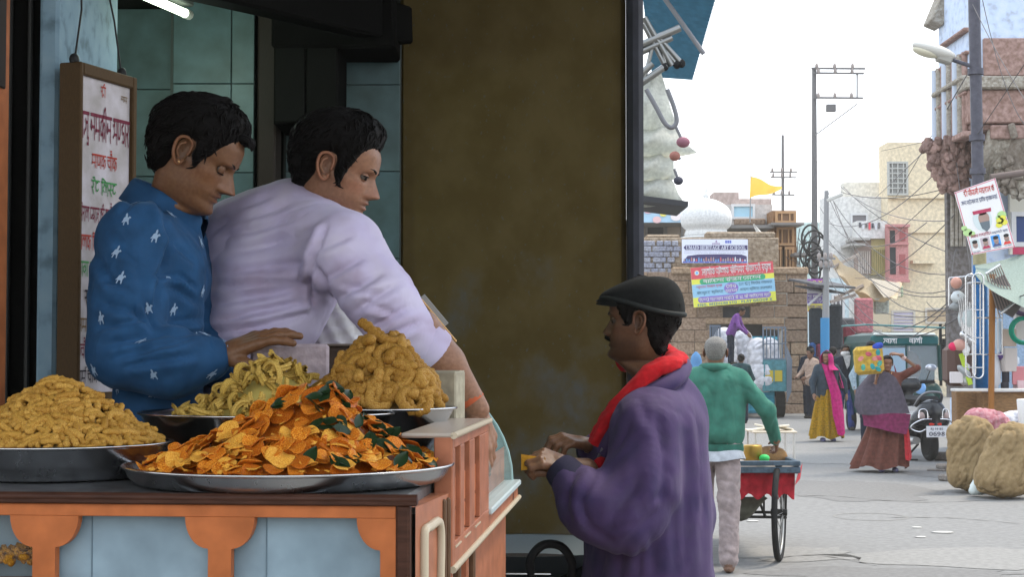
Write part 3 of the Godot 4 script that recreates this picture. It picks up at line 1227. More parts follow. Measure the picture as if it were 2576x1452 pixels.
func bent_stick(len: float, r: float, sd: int) -> MB:
	var rg := RandomNumberGenerator.new()
	rg.seed = sd
	var pts := []
	var rad := []
	var bend := rg.randf_range(-0.25, 0.25)
	for k in 11:
		var t := k / 10.0 - 0.5
		pts.append(Vector3(t * len, bend * len * (0.25 - t * t) * 2.0, rg.randf_range(-1, 1) * r * 0.18))
		var e := clampf(minf(k, 10 - k) * 0.5 + 0.45, 0.0, 1.0)
		rad.append(r * e * (1.0 + (0.12 if k % 2 else -0.1) + rg.randf_range(-0.08, 0.08)))
	var b := MB.new()
	b.tube(pts, rad, 7)
	return b

func knot(len: float, r: float, sd: int) -> MB:
	var rg := RandomNumberGenerator.new()
	rg.seed = sd
	var pts := [Vector3.ZERO]
	var d := Vector3(1, 0, 0)
	var turn := rg.randf_range(-1.0, 1.0)
	for k in 9:
		turn = clampf(turn + rg.randf_range(-1.3, 1.3), -1.8, 1.8)
		d = d.rotated(Vector3.UP, turn * 0.5).rotated(Vector3(0, 0, 1), rg.randf_range(-0.25, 0.25)).normalized()
		pts.append(pts[k] + d * len / 9.0)
	var cen := Vector3.ZERO
	for p in pts:
		cen += p / pts.size()
	for k in pts.size():
		pts[k] -= cen
		pts[k].y *= 0.5
	var fine := curve(pts, 3)
	var rad := []
	for k in fine.size():
		var e := clampf(minf(k, fine.size() - 1 - k) * 0.4 + 0.5, 0.0, 1.0)
		rad.append(r * e * (1.0 + 0.16 * sin(k * 2.1 + sd) + rg.randf_range(-0.06, 0.06)))
	return MB.new().tube(fine, rad, 7)

func chip(r: float, sd: int) -> MB:
	var rg := RandomNumberGenerator.new()
	rg.seed = sd
	var a := rg.randf_range(0.08, 0.22)
	var b := rg.randf_range(0.05, 0.14)
	var ph := rg.randf() * TAU
	var pts := PackedVector3Array()
	var radii := [0.001, 0.55, 0.95, 1.0, 0.95, 0.55, 0.001]
	var hs := [0.0016, 0.0018, 0.0014, 0.0, -0.0012, -0.0016, -0.0016]
	var rag := []
	for i in 18:
		rag.append(1.0 + rg.randf_range(-0.05, 0.04))
	for j in 7:
		for i in 18:
			var an := TAU * i / 18.0
			var rr: float = r * radii[j] * (rag[i] if radii[j] > 0.7 else 1.0)
			var q: float = radii[j]
			var y: float = r * q * q * (a * cos(2.0 * an + ph) + b * sin(3.0 * an)) + r * a * 0.5 * q * q
			pts.append(Vector3(rr * cos(an), y + hs[j], rr * sin(an)))
	return MB.new().grid(pts, 18, 7, true, true)

func build_food() -> void:
	var steel := M("steel_tray", lin(0.42, 0.43, 0.44), 0.3, {"metal": 1.0, "rtex": ntex("scuff", 0.03, 4, grey(0.75), grey(1.0), 61), "tri": 2.0})
	var dull := M("steel_bowl", lin(0.34, 0.33, 0.31), 0.24, {"metal": 1.0, "rtex": ntex("scuff"), "tri": 2.0})
	var cs := P(729, 1165, 2.62)
	var cl := P(150, 1112, 2.745)
	var cm := P(690, 1036, 3.06)
	var cr := P(958, 1026, 3.1)
	var ty := 1.337
	tray("steel_tray", "wide shallow steel tray heaped with orange chips at the counter's front edge", Vector3(cs.x, ty, cs.z), 0.268, 0.25, 0.0295, steel)
	tray("steel_tray", "steel tray with tall sides under the heap of ribbed sticks", Vector3(cl.x, ty, cl.z), 0.192, 0.165, 0.0575, steel)
	tray("steel_bowl", "deep steel bowl of pale yellow noodle snacks behind the chips", Vector3(cm.x, ty, cm.z), 0.255, 0.20, 0.098, dull, "bowl")
	tray("steel_bowl", "steel bowl with sloping sides under the brown twisted snacks", Vector3(cr.x, ty, cr.z), 0.147, 0.085, 0.105, M("steel_pale", lin(0.55, 0.57, 0.58), 0.2, {"metal": 1.0}), "bowl")
	rng.seed = 12
	var chips := thing("chip_heap", "heap of round orange spiced chips with dark green curry leaves", "snack heap", Vector3(cs.x, ty + 0.02, cs.z))
	var cprof := [[0.0, 0.132], [0.15, 0.118], [0.35, 0.082], [0.6, 0.046], [0.85, 0.016], [1.0, 0.004]]
	var spice := ntex("spice", 0.06, 5, Color(0.5, 0.15, 0.02), Color(0.98, 0.84, 0.48), 71, 512, [0.52, Color(0.86, 0.5, 0.13)])
	var spice2 := ntex("spice2", 0.07, 5, Color(0.66, 0.3, 0.05), Color(1.0, 0.9, 0.58), 72, 512, [0.5, Color(0.93, 0.68, 0.28)])
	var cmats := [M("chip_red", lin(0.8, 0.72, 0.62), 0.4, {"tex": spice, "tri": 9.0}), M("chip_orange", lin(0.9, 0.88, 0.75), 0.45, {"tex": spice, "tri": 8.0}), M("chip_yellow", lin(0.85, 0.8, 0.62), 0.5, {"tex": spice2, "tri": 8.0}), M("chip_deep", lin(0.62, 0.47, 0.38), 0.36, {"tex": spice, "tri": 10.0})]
	var core := heap_core(0.25, cprof, 0.012)
	for k in core.v.size():
		core.v[k].x += 0.05 * (1.0 - minf(1.0, Vector2(core.v[k].x, core.v[k].z).length() / 0.25))
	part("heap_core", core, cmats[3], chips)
	var cmesh := []
	for k in 8:
		cmesh.append(chip(rng.randf_range(0.019, 0.0285), 100 + k).mesh())
	for k in 300:
		var u := pow((k + 0.5) / 300.0, 0.92)
		var s := cone_spot(0.25, cprof, u * 0.88)
		if k > 60 and s[0].z < -0.07 and k % 2:
			s[0].z *= -1.0
			s[1].z *= -1.0
		var nn: Vector3 = (s[1] + Vector3(rng.randf_range(-1, 1), rng.randf_range(-0.2, 0.5), rng.randf_range(-1, 1)) * (0.34 if k % 5 else 0.8)).normalized()
		var xx := nn.cross(Vector3(rng.randf_range(-1, 1), 0.2, rng.randf_range(-1, 1)).normalized()).normalized()
		var bs := Basis(xx, nn, xx.cross(nn)).scaled_local(Vector3.ONE * rng.randf_range(0.55, 1.05))
		var pos: Vector3 = s[0] + s[1] * rng.randf_range(-0.004, 0.011)
		pos.x += 0.05 * (1.0 - Vector2(pos.x, pos.z).length() / 0.25)
		var mk := rng.randi() % 4
		if pos.x < -0.08 and mk == 3:
			mk = 2
		if pos.y > 0.07 and mk == 2:
			mk = 0
		piece("chip", k, cmesh[rng.randi() % 8], cmats[mk], chips, Transform3D(bs, pos))
	var bits := MB.new()
	for k in 240:
		var s := cone_spot(0.25, cprof, rng.randf())
		var nn: Vector3 = (s[1] + Vector3(rng.randf_range(-1, 1), 0.2, rng.randf_range(-1, 1)) * 0.7).normalized()
		var xx := nn.cross(Vector3(rng.randf_range(-1, 1), 0.2, rng.randf_range(-1, 1)).normalized()).normalized()
		var pos: Vector3 = s[0] + s[1] * rng.randf_range(0.002, 0.012)
		pos.x += 0.05 * (1.0 - Vector2(pos.x, pos.z).length() / 0.25)
		var tri := []
		for q in 4:
			tri.append(pos + xx * cos(q * 1.5 + 0.4) * rng.randf_range(0.003, 0.008) + xx.cross(nn) * sin(q * 1.5 + 0.4) * rng.randf_range(0.003, 0.008))
		bits.poly(tri)
	part("broken_bits", bits, cmats[2], chips).set_meta("kind", "stuff")
	var leaf := M("curry_leaf", lin(0.014, 0.034, 0.01), 0.38, {"tex": ntex("fine"), "tri": 8.0, "spec": 0.35})
	var lmesh := []
	for k in 4:
		var lb := MB.new()
		var lp := PackedVector3Array()
		for j in 7:
			var t := j / 6.0
			var w := 0.0105 * sin(PI * pow(t, 0.8)) + 0.0004
			for i in 3:
				lp.append(Vector3((i - 1) * w, 0.004 * sin(t * PI + k) + (0.003 if i != 1 else 0.0), (t - 0.5) * 0.042))
		lb.grid(lp, 3, 7)
		lmesh.append(lb.mesh())
	for k in 46:
		var zones := [Vector3(0.03, 0.12, 0.02), Vector3(0.16, 0.045, 0.1), Vector3(0.06, 0.075, 0.1), Vector3(-0.01, 0.085, 0.07), Vector3(0.14, 0.07, 0.03), Vector3(0.2, 0.03, 0.06), Vector3(0.08, 0.035, 0.17)]
		var zc: Vector3 = zones[k % 7] + Vector3(rng.randf_range(-1, 1), 0, rng.randf_range(-1, 1)) * 0.035
		var rr := Vector2(zc.x, zc.z).length() / 0.25
		zc.y = table(minf(rr, 1.0), cprof) + rng.randf_range(0.006, 0.016)
		zc.x += 0.05 * (1.0 - minf(rr, 1.0))
		var nn := Vector3(zc.x * 2.0 + rng.randf_range(-0.5, 0.5), 0.6, zc.z * 2.0 + rng.randf_range(-0.2, 0.7)).normalized()
		var xx := nn.cross(Vector3(rng.randf_range(-1, 1), 0.1, rng.randf_range(-1, 1)).normalized()).normalized()
		piece("curry_leaf", k, lmesh[k % 4], leaf, chips, Transform3D(Basis(xx, nn, xx.cross(nn)).scaled_local(Vector3.ONE * rng.randf_range(0.6, 1.05)), zc))
	rng.seed = 23
	var sticks := thing("stick_heap", "heap of short ribbed golden brown fried sticks", "snack heap", Vector3(cl.x, ty + 0.05, cl.z))
	var sprof := [[0.0, 0.115], [0.12, 0.108], [0.3, 0.088], [0.6, 0.052], [0.85, 0.022], [1.0, 0.004]]
	var crumb := ntex("crumb", 0.06, 4, Color(0.6, 0.42, 0.2), Color(1, 0.93, 0.75), 73)
	var smats := [M("stick_a", lin(0.70, 0.54, 0.21), 0.6, {"tex": crumb, "tri": 16.0}), M("stick_b", lin(0.78, 0.62, 0.27), 0.62, {"tex": crumb, "tri": 14.0}), M("stick_c", lin(0.6, 0.44, 0.16), 0.6, {"tex": crumb, "tri": 15.0})]
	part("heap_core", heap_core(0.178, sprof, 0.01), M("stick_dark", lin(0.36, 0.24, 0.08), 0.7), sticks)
	var smesh := []
	for k in 8:
		smesh.append(bent_stick(rng.randf_range(0.024, 0.04), rng.randf_range(0.0048, 0.0062), 200 + k).mesh())
	var extra := MB.new()
	for k in 950:
		var s := cone_spot(0.178, sprof, 0.88 * pow((k + 0.5) / 950.0, 0.95))
		var ax := Vector3(rng.randf_range(-1, 1), rng.randf_range(-0.35, 0.35), rng.randf_range(-1, 1)).normalized()
		ax = (ax - s[1] * ax.dot(s[1]) * 0.75).normalized()
		var yy: Vector3 = (s[1] - ax * ax.dot(s[1])).normalized()
		var tf := Transform3D(Basis(ax, yy, ax.cross(yy)).scaled_local(Vector3.ONE * rng.randf_range(0.85, 1.2)), s[0] + s[1] * rng.randf_range(-0.003, 0.004))
		if s[0].z > 0.0 and k % 3 != 0 and sticks.get_child_count() < 300:
			piece("stick", sticks.get_child_count() - 1, smesh[rng.randi() % 8], smats[rng.randi() % 3], sticks, tf)
		else:
			extra.add(bent_stick(0.032, 0.0052, k), tf)
	part("sticks_beyond", extra, smats[0], sticks).set_meta("kind", "stuff")
	rng.seed = 91
	var noodles := thing("noodle_heap", "heap of pale yellow curled ribbon snacks", "snack heap", Vector3(cm.x, ty + 0.09, cm.z))
	var nprof := [[0.0, 0.10], [0.15, 0.092], [0.35, 0.06], [0.5, 0.03], [0.75, 0.008], [1.0, 0.001]]
	var nmats := [M("noodle_a", lin(0.74, 0.69, 0.30), 0.6, {"tex": crumb, "tri": 12.0}), M("noodle_b", lin(0.8, 0.75, 0.36), 0.6, {"tex": crumb, "tri": 12.0})]
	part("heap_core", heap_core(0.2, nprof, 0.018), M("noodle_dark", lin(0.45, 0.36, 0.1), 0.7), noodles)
	for k in 170:
		var s := cone_spot(0.2, nprof, pow((k + 0.5) / 170.0, 1.35))
		var b := MB.new()
		var big := k < 125
		var rad := rng.randf_range(0.013, 0.029) if big else rng.randf_range(0.008, 0.014)
		var a0 := rng.randf() * TAU
		var arc := rng.randf_range(1.8, 4.0)
		var wav := rng.randf_range(-0.5, 0.5)
		var path := PackedVector3Array()
		for j in 15:
			var an := a0 + arc * j / 14.0
			var rr := rad * (1.0 + wav * j / 14.0)
			for i in 25:
				var u := i / 24.0 * TAU
				var across := (0.0075 if big else 0.005) * cos(u)
				var up := 0.0032 * sin(u) + 0.0016 * cos(u * 6.0) * signf(sin(u))
				path.append(Vector3(cos(an) * (rr + up), across + 0.008 * sin(an * 1.3 + k), sin(an) * (rr * 0.75 + up)))
		b.grid(path, 25, 15, true)
		var nn: Vector3 = (s[1] + Vector3(rng.randf_range(-1, 1), 0, rng.randf_range(-1, 1)) * 0.75).normalized()
		var xx := nn.cross(Vector3(rng.randf_range(-1, 1), 0.1, rng.randf_range(-1, 1)).normalized()).normalized()
		piece("ribbon", k, b.mesh(), nmats[k % 2], noodles, Transform3D(Basis(xx, nn, xx.cross(nn)), s[0] + s[1] * rng.randf_range(-0.004, 0.012)))
	rng.seed = 41
	var knots := thing("twist_heap", "tall heap of thick twisted brown fried snacks", "snack heap", Vector3(cr.x, ty + 0.095, cr.z))
	var kprof := [[0.0, 0.142], [0.2, 0.132], [0.45, 0.098], [0.7, 0.062], [0.9, 0.026], [1.0, 0.004]]
	var kmats := [M("twist_a", lin(0.52, 0.39, 0.155), 0.6, {"tex": crumb, "tri": 9.0}), M("twist_b", lin(0.6, 0.46, 0.2), 0.6, {"tex": crumb, "tri": 9.0}), M("twist_c", lin(0.46, 0.33, 0.12), 0.6, {"tex": crumb, "tri": 9.0})]
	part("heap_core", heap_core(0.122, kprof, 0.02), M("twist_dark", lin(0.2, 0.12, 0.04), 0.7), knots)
	var kmesh := []
	for k in 12:
		kmesh.append(knot(rng.randf_range(0.09, 0.16), rng.randf_range(0.0092, 0.0112), 300 + k).mesh())
	for k in 120:
		var s := cone_spot(0.126, kprof, 0.88 * pow((k + 0.5) / 120.0, 0.95))
		var nn: Vector3 = (s[1] + Vector3(rng.randf_range(-1, 1), 0, rng.randf_range(-1, 1)) * 0.35).normalized()
		var xx := nn.cross(Vector3(rng.randf_range(-1, 1), 0.1, rng.randf_range(-1, 1)).normalized()).normalized()
		piece("twist", k, kmesh[k % 12], kmats[rng.randi() % 3], knots, Transform3D(Basis(xx, nn, xx.cross(nn)), s[0] + s[1] * rng.randf_range(-0.002, 0.014)))
	var inner := thing("glass_case_snacks", "golden crumbly snacks heaped behind the counter's front glass", "snack heap", Vector3(-1.02, 1.01, -2.6))
	inner.position = P(0, 1452, 2.47)
	inner.position.y = 1.012
	var gm := MB.new()
	for k in 700:
		var px := rng.randf_range(-0.25, 0.085)
		var pz := rng.randf_range(-0.025, 0.035)
		var hh := 0.235 - 0.1 * absf(px - 0.05) - 0.3 * absf(pz)
		gm.ball(Vector3(px, maxf(hh, 0.0) + rng.randf_range(-0.008, 0.006), pz), Vector3(0.008, 0.004, 0.005) * rng.randf_range(0.7, 1.4), 6, 4, Basis(Vector3(rng.randf(), rng.randf(), rng.randf() + 0.1).normalized(), rng.randf() * TAU))
	part("crumbs", gm, M("mix_gold", lin(0.62, 0.38, 0.1), 0.6, {"tex": ntex("mixgold", 0.1, 3, Color(0.35, 0.2, 0.08), Color(1, 0.95, 0.6), 74), "tri": 9.0}), inner).set_meta("kind", "stuff")
	var mound := MB.new()
	mound.span(Vector3(-0.25, 0.0, -0.03), Vector3(0.085, 0.19, 0.025), 0.02)
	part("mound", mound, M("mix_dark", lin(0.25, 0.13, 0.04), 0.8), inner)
	var pk := P(725, 955, 3.32)
	var pink := MB.new()
	pink.span(Vector3(-0.075, 0, -0.06), Vector3(0.085, 0.136, 0.06), 0.006)
	solo("paper_packet", pink, M("pink_paper", lin(0.52, 0.42, 0.44), 0.7, {"tex": ntex("paint"), "tri": 3.0, "bump": ntex("crumple", 0.012, 4, grey(0.2), grey(0.8), 81), "h": 0.6}), "pale pink paper packet under the hand of the man in blue", "packet", "", Transform3D(Basis(Vector3.UP, 0.12), Vector3(pk.x, 1.43, pk.z)))
	var sup := MB.new()
	sup.span(Vector3(-0.14, 0, -0.1), Vector3(0.26, 0.085, 0.1), 0.006)
	solo("back_shelf", sup, M("dark_wood"), "low dark shelf at the back of the counter behind the bowls", "shelf", "", Transform3D(Basis(), Vector3(pk.x - 0.02, 1.344, pk.z - 0.02)))
	var cb := P(1118, 1062, 3.27)
	var card := MB.new()
	card.span(Vector3(-0.06, 0, -0.03), Vector3(0.035, 0.105, 0.03), 0.003)
	var cnode := solo("cream_carton", card, M("carton", lin(0.46, 0.41, 0.3), 0.75, {"tex": ntex("paint"), "tri": 3.0}), "plain cream carton standing beside the twisted snacks", "carton", "", Transform3D(Basis(Vector3.UP, -0.3), Vector3(cb.x, 1.405, cb.z)))
	var flap := MB.new()
	flap.span(Vector3(-0.058, 0.104, -0.03), Vector3(0.033, 0.1065, 0.0))
	part("flap", flap, M("carton_in", lin(0.36, 0.32, 0.24), 0.8), cnode)
	var bag := MB.new()
	var bp := P(852, 800, 3.75)
	var fld := Field.new(bp - Vector3.ONE * 0.16, bp + Vector3.ONE * 0.16, 0.008, 70.0)
	fld.cap(bp + Vector3(-0.02, -0.08, 0), bp + Vector3(-0.01, 0.05, 0), 0.07, 0.045)
	fld.cap(bp + Vector3(0.02, -0.08, 0.01), bp + Vector3(0.03, 0.03, 0), 0.06, 0.04)
	fld.mesh(bag, func(p: Vector3, nn: Vector3) -> float: return 0.004 * sin(p.x * 160.0 + p.y * 90.0) + 0.003 * sin(p.y * 210.0 - p.x * 60.0))
	solo("plastic_bag", bag, M("bag_white", lin(0.6, 0.58, 0.57), 0.4, {"back": Color(0.4, 0.4, 0.4)}), "crumpled white plastic bag standing under the reaching arm", "bag")
	var sh := MB.new()
	var sp := P(905, 872, 3.72)
	sh.span(Vector3(-0.17, -0.06, -0.08), Vector3(0.17, 0.0, 0.08), 0.006)
	var tin := solo("brown_tray", sh, M("brown_tray", lin(0.10, 0.07, 0.05), 0.5, {"tex": ntex("grime"), "tri": 3.0}), "dark brown box tray holding the white bag", "tray", "", Transform3D(Basis(), sp))
	var tl := MB.new()
	tl.span(Vector3(-0.172, 0.0, -0.082), Vector3(0.172, 0.006, 0.082), 0.002)
	part("tray_lip", tl, M("tray_lip", lin(0.2, 0.16, 0.12), 0.5), tin)
	var sup2 := MB.new()
	sup2.span(Vector3(-0.17, 0.4, -0.08), Vector3(0.17, 1.49, 0.08), 0.006)
	solo("rear_cabinet", sup2, M("plaster_dark"), "plain dark cabinet that stands inside the shop below the brown tray", "cabinet", "", Transform3D(Basis(), Vector3(sp.x, 0.0, sp.z)))
	var fa := P(1062, 752, 3.9)
	var fb := P(1150, 858, 3.9)
	var fdir := fb - fa
	var frame := thing("decorated_frame", "tilted picture frame with red pattern and gold beaded edge beside the rolled sleeve", "picture frame", (fa + fb) * 0.5)
	frame.basis = Basis(fdir.normalized(), Vector3(0, 0, 1).cross(fdir.normalized()), Vector3(0, 0, 1))
	var fl2 := fdir.length() * 0.5
	var fm := MB.new()
	fm.span(Vector3(-fl2, -0.05, -0.008), Vector3(fl2, -0.006, 0.0), 0.002)
	part("picture", fm, M("frame_red", lin(0.32, 0.06, 0.04), 0.4, {"tex": ntex("frame_pat", 0.07, 2, Color(0.35, 0.1, 0.08), Color(1.0, 0.85, 0.7), 82), "tri": 12.0}), frame)
	for s in [-0.05, -0.003]:
		var eb := MB.new()
		for k in 24:
			eb.ball(Vector3(lerpf(-fl2, fl2, (k + 0.5) / 24.0), s, 0.003), Vector3.ONE * 0.0038, 8, 6)
		eb.span(Vector3(-fl2, s - 0.003, -0.008), Vector3(fl2, s + 0.003, 0.002), 0.001)
		part("gold_edge", eb, M("gold_trim", lin(0.6, 0.36, 0.16), 0.3, {"metal": 0.6}), frame)
	var back := MB.new()
	back.span(Vector3(-fl2 - 0.006, -0.052, -0.012), Vector3(fl2 * 0.3, 0.012, -0.0085), 0.001)
	part("frame_back", back, M("frame_grey", lin(0.3, 0.3, 0.29), 0.6), frame)

# ---------------------------------------------------------------- people: heads, hair, hands
const HEAD_F := [[0.0, 0.30], [0.03, 0.36], [0.08, 0.385], [0.125, 0.37], [0.16, 0.355], [0.2, 0.365], [0.25, 0.372], [0.3, 0.36], [0.4, 0.345], [0.5, 0.338], [0.555, 0.366], [0.62, 0.375], [0.72, 0.36], [0.8, 0.315], [0.87, 0.245], [0.93, 0.165], [0.975, 0.085], [1.0, 0.01]]
const HEAD_B := [[0.0, 0.24], [0.1, 0.26], [0.2, 0.29], [0.3, 0.345], [0.4, 0.41], [0.5, 0.455], [0.6, 0.48], [0.7, 0.475], [0.8, 0.42], [0.87, 0.345], [0.93, 0.245], [0.975, 0.13], [1.0, 0.01]]
const HEAD_W := [[0.0, 0.15], [0.04, 0.19], [0.1, 0.225], [0.18, 0.255], [0.3, 0.28], [0.4, 0.3], [0.5, 0.315], [0.6, 0.33], [0.7, 0.333], [0.8, 0.305], [0.87, 0.255], [0.93, 0.185], [0.975, 0.1], [1.0, 0.01]]

# broad rounded folds with narrow valleys between them
func wr(x: float) -> float:
	return pow(absf(sin(x * 0.5)), 0.6) - 0.62

var drape := FastNoiseLite.new()
func nz3(p: Vector3, f: float) -> float:
	drape.frequency = 1.0
	return drape.get_noise_3d(p.x * f, p.y * f, p.z * f)

# ridged cloth noise, stretched along the direction `along`
func ridge(p: Vector3, along: Vector3, f: float, stretch: float) -> float:
	var a := along.normalized()
	var q := p - a * p.dot(a) * (1.0 - 1.0 / stretch)
	return 0.45 - 1.3 * pow(1.0 - minf(1.0, absf(nz3(q, f)) * 2.4), 3.0)

# cloth folds: each [x0, y0, x1, y1, width, depth] runs over the side of the garment that faces the counter front
func folds(p: Vector3, nn: Vector3, list: Array, flip := false) -> float:
	if nn.z < -0.35:
		return 0.0
	var v := 0.0
	var sc := -p.z / FOC
	var q := Vector2(p.x / sc + 1288.0, 885.0 - (p.y - EYE) / sc)
	for f in list:
		var a := Vector2(f[0], f[1])
		var d := Vector2(f[2], f[3]) - a
		var len := d.length()
		d /= len
		var r := q - a
		var t := r.dot(d)
		if t < -20.0 or t > len + 20.0:
			continue
		var s: float = d.cross(r) / f[4]
		if absf(s) > 4.0:
			continue
		if flip:
			s = -s
		var e := smoothstep(-20.0, len * 0.25, t) * smoothstep(len + 20.0, len * 0.75, t)
		v += float(f[5]) * e * (0.75 * exp(-(s - 1.3) * (s - 1.3) * 0.7) - exp(-s * s * 3.0))
	return v * sc * clampf(nn.z * 2.0 + 0.7, 0.0, 1.0)

func gs(x: float, s: float) -> float:
	return exp(-(x * x) / (s * s))

func face_basis(dir: Vector3, down := 0.0, roll := 0.0) -> Basis:
	var z := dir.normalized()
	var x := Vector3.UP.cross(z).normalized()
	return Basis(x, Vector3.UP, z) * Basis(Vector3(1, 0, 0), down) * Basis(Vector3(0, 0, 1), roll)

# the whole head and neck as one surface; returns the grid's points, normals and (y, a) marks as well
func head_mesh(mb: MB, xf: Transform3D, hh: float, neck_to: Vector3, o := {}) -> Dictionary:
	var nu: int = o.get("cols", 64)
	var nr: int = o.get("rows", 64)
	var neck_r: float = o.get("neck", 0.27)
	var jaw: float = o.get("jaw", 1.0)
	var nose: float = o.get("nose", 1.0)
	var skin: Color = o.get("skin", Color(0.23, 0.115, 0.06))
	var beard: float = o.get("beard", 0.0)
	var target := xf.affine_inverse() * neck_to / hh
	var pts := PackedVector3Array()
	var cols := PackedColorArray()
	var marks := PackedVector2Array()
	var nk := 9
	for j in nk + nr:
		var y := 0.0
		var s := 0.0
		if j < nk:
			s = 1.0 - float(j) / nk
			y = -0.03 * s
		else:
			y = pow(float(j - nk) / (nr - 1), 0.94)
		var f := table(y, HEAD_F)
		var b := table(y, HEAD_B)
		var w := table(y, HEAD_W) * (lerpf(jaw, 1.0, smoothstep(0.1, 0.5, y)))
		for i in nu:
			var a := TAU * i / nu
			var sx := sin(a)
			var cz := cos(a)
			var p := Vector3(w * signf(sx) * pow(absf(sx), 0.86), y - 0.5, (f if cz > 0.0 else b) * signf(cz) * pow(absf(cz), 0.9))
			var c := skin
			if j < nk:
				var cen := Vector3(0, -0.5 - 0.04, -0.06).lerp(target, s)
				var wide := lerpf(1.0, 1.06, smoothstep(0.5, 1.0, s))
				var q := cen + Vector3(sx * neck_r * wide, 0.0, cz * neck_r * wide * 0.98)
				var e := smoothstep(0.0, 0.34, s)
				p = p.lerp(q, e)
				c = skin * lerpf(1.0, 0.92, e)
			elif cz > -0.1:
				var x := p.x
				var ax := absf(x)
				var fr := smoothstep(-0.1, 0.25, cz)
				var nz := table(y, [[0.27, 0.0], [0.295, 0.035], [0.315, 0.098], [0.335, 0.13], [0.36, 0.122], [0.42, 0.088], [0.48, 0.052], [0.53, 0.026], [0.57, 0.0]]) * nose
				var nw := table(y, [[0.28, 0.07], [0.33, 0.066], [0.37, 0.054], [0.45, 0.042], [0.55, 0.045]])
				p.z += nz * gs(x, nw) * fr
				p.z += 0.034 * gs(ax - 0.066, 0.03) * gs(y - 0.325, 0.03) * fr
				p.x += signf(x) * 0.012 * gs(ax - 0.07, 0.03) * gs(y - 0.325, 0.03)
				p.z -= 0.05 * gs(ax - 0.135, 0.062) * gs(y - 0.49, 0.04) * fr
				p.z += 0.02 * gs(ax - 0.12, 0.09) * gs(y - 0.565, 0.028) * fr
				p.x += signf(x) * 0.014 * gs(ax - 0.24, 0.08) * gs(y - 0.41, 0.06)
				p.z += 0.026 * gs(x, 0.085) * gs(y - 0.247, 0.018) * fr
				p.z += 0.028 * gs(x, 0.075) * gs(y - 0.19, 0.02) * fr
				p.z -= 0.03 * gs(x, 0.1) * gs(y - 0.219, 0.009) * fr
				p.z -= 0.012 * gs(ax - 0.1, 0.025) * gs(y - 0.3, 0.06) * fr
				p.z += 0.016 * gs(x, 0.07) * gs(y - 0.075, 0.04) * fr
				var lip := clampf(gs(x, 0.085) * (gs(y - 0.245, 0.018) + gs(y - 0.192, 0.02)) * fr, 0.0, 1.0)
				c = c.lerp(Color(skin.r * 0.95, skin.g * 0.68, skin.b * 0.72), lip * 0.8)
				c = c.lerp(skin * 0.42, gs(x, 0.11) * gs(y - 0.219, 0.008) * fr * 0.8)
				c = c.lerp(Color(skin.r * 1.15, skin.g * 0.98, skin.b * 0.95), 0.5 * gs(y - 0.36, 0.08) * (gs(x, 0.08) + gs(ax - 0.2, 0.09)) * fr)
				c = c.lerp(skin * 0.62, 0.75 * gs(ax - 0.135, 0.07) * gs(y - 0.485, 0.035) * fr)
			if beard > 0.0 and j >= nk:
				var bd := smoothstep(0.34, 0.2, y + 0.12 * gs(p.x, 0.1) * 0.0) * smoothstep(-0.35, 0.1, cz) * (1.0 - gs(p.x, 0.07) * gs(y - 0.2, 0.05))
				bd = maxf(bd, gs(p.x, 0.13) * gs(y - 0.282, 0.02))
				c = c.lerp(skin * 0.45, clampf(bd * beard, 0.0, 0.9))
			pts.append(xf * (p * hh))
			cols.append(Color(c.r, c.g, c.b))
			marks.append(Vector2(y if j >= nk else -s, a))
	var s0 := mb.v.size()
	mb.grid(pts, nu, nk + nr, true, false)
	for k in cols.size():
		mb.c[s0 + k] = cols[k]
	if o.get("ears", true):
		var keep := mb.col
		for side in [-1.0, 1.0]:
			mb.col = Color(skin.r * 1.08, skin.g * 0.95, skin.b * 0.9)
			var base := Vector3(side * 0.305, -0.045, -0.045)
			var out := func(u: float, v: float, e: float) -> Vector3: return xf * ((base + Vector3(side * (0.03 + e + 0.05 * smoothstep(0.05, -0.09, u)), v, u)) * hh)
			var rimp := []
			for q in [[0.045, -0.01], [0.05, 0.05], [0.03, 0.115], [-0.03, 0.14], [-0.085, 0.11], [-0.098, 0.04], [-0.075, -0.04], [-0.035, -0.1], [0.005, -0.125], [0.03, -0.095], [0.032, -0.06]]:
				rimp.append(out.call(q[0], q[1], 0.012))
			mb.tube(curve(rimp, 3), 0.017 * hh, 6)
			mb.col = skin * 0.8
			var dish := PackedVector3Array()
			for j in 5:
				for i in 14:
					var an := TAU * i / 14.0
					var r := 1.0 - j * 0.22
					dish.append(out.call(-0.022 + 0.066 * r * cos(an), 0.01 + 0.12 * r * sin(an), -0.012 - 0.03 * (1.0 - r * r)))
			mb.grid(dish, 14, 5, true, side > 0)
			mb.col = skin
			mb.ball(out.call(0.0, -0.105, 0.0), Vector3(0.022, 0.032, 0.034) * hh, 8, 6, xf.basis)
			var anti := []
			for q in [[-0.02, 0.09], [-0.055, 0.05], [-0.05, -0.02], [-0.01, -0.06]]:
				anti.append(out.call(q[0], q[1], 0.004))
			mb.tube(curve(anti, 3), 0.013 * hh, 5)
		mb.col = keep
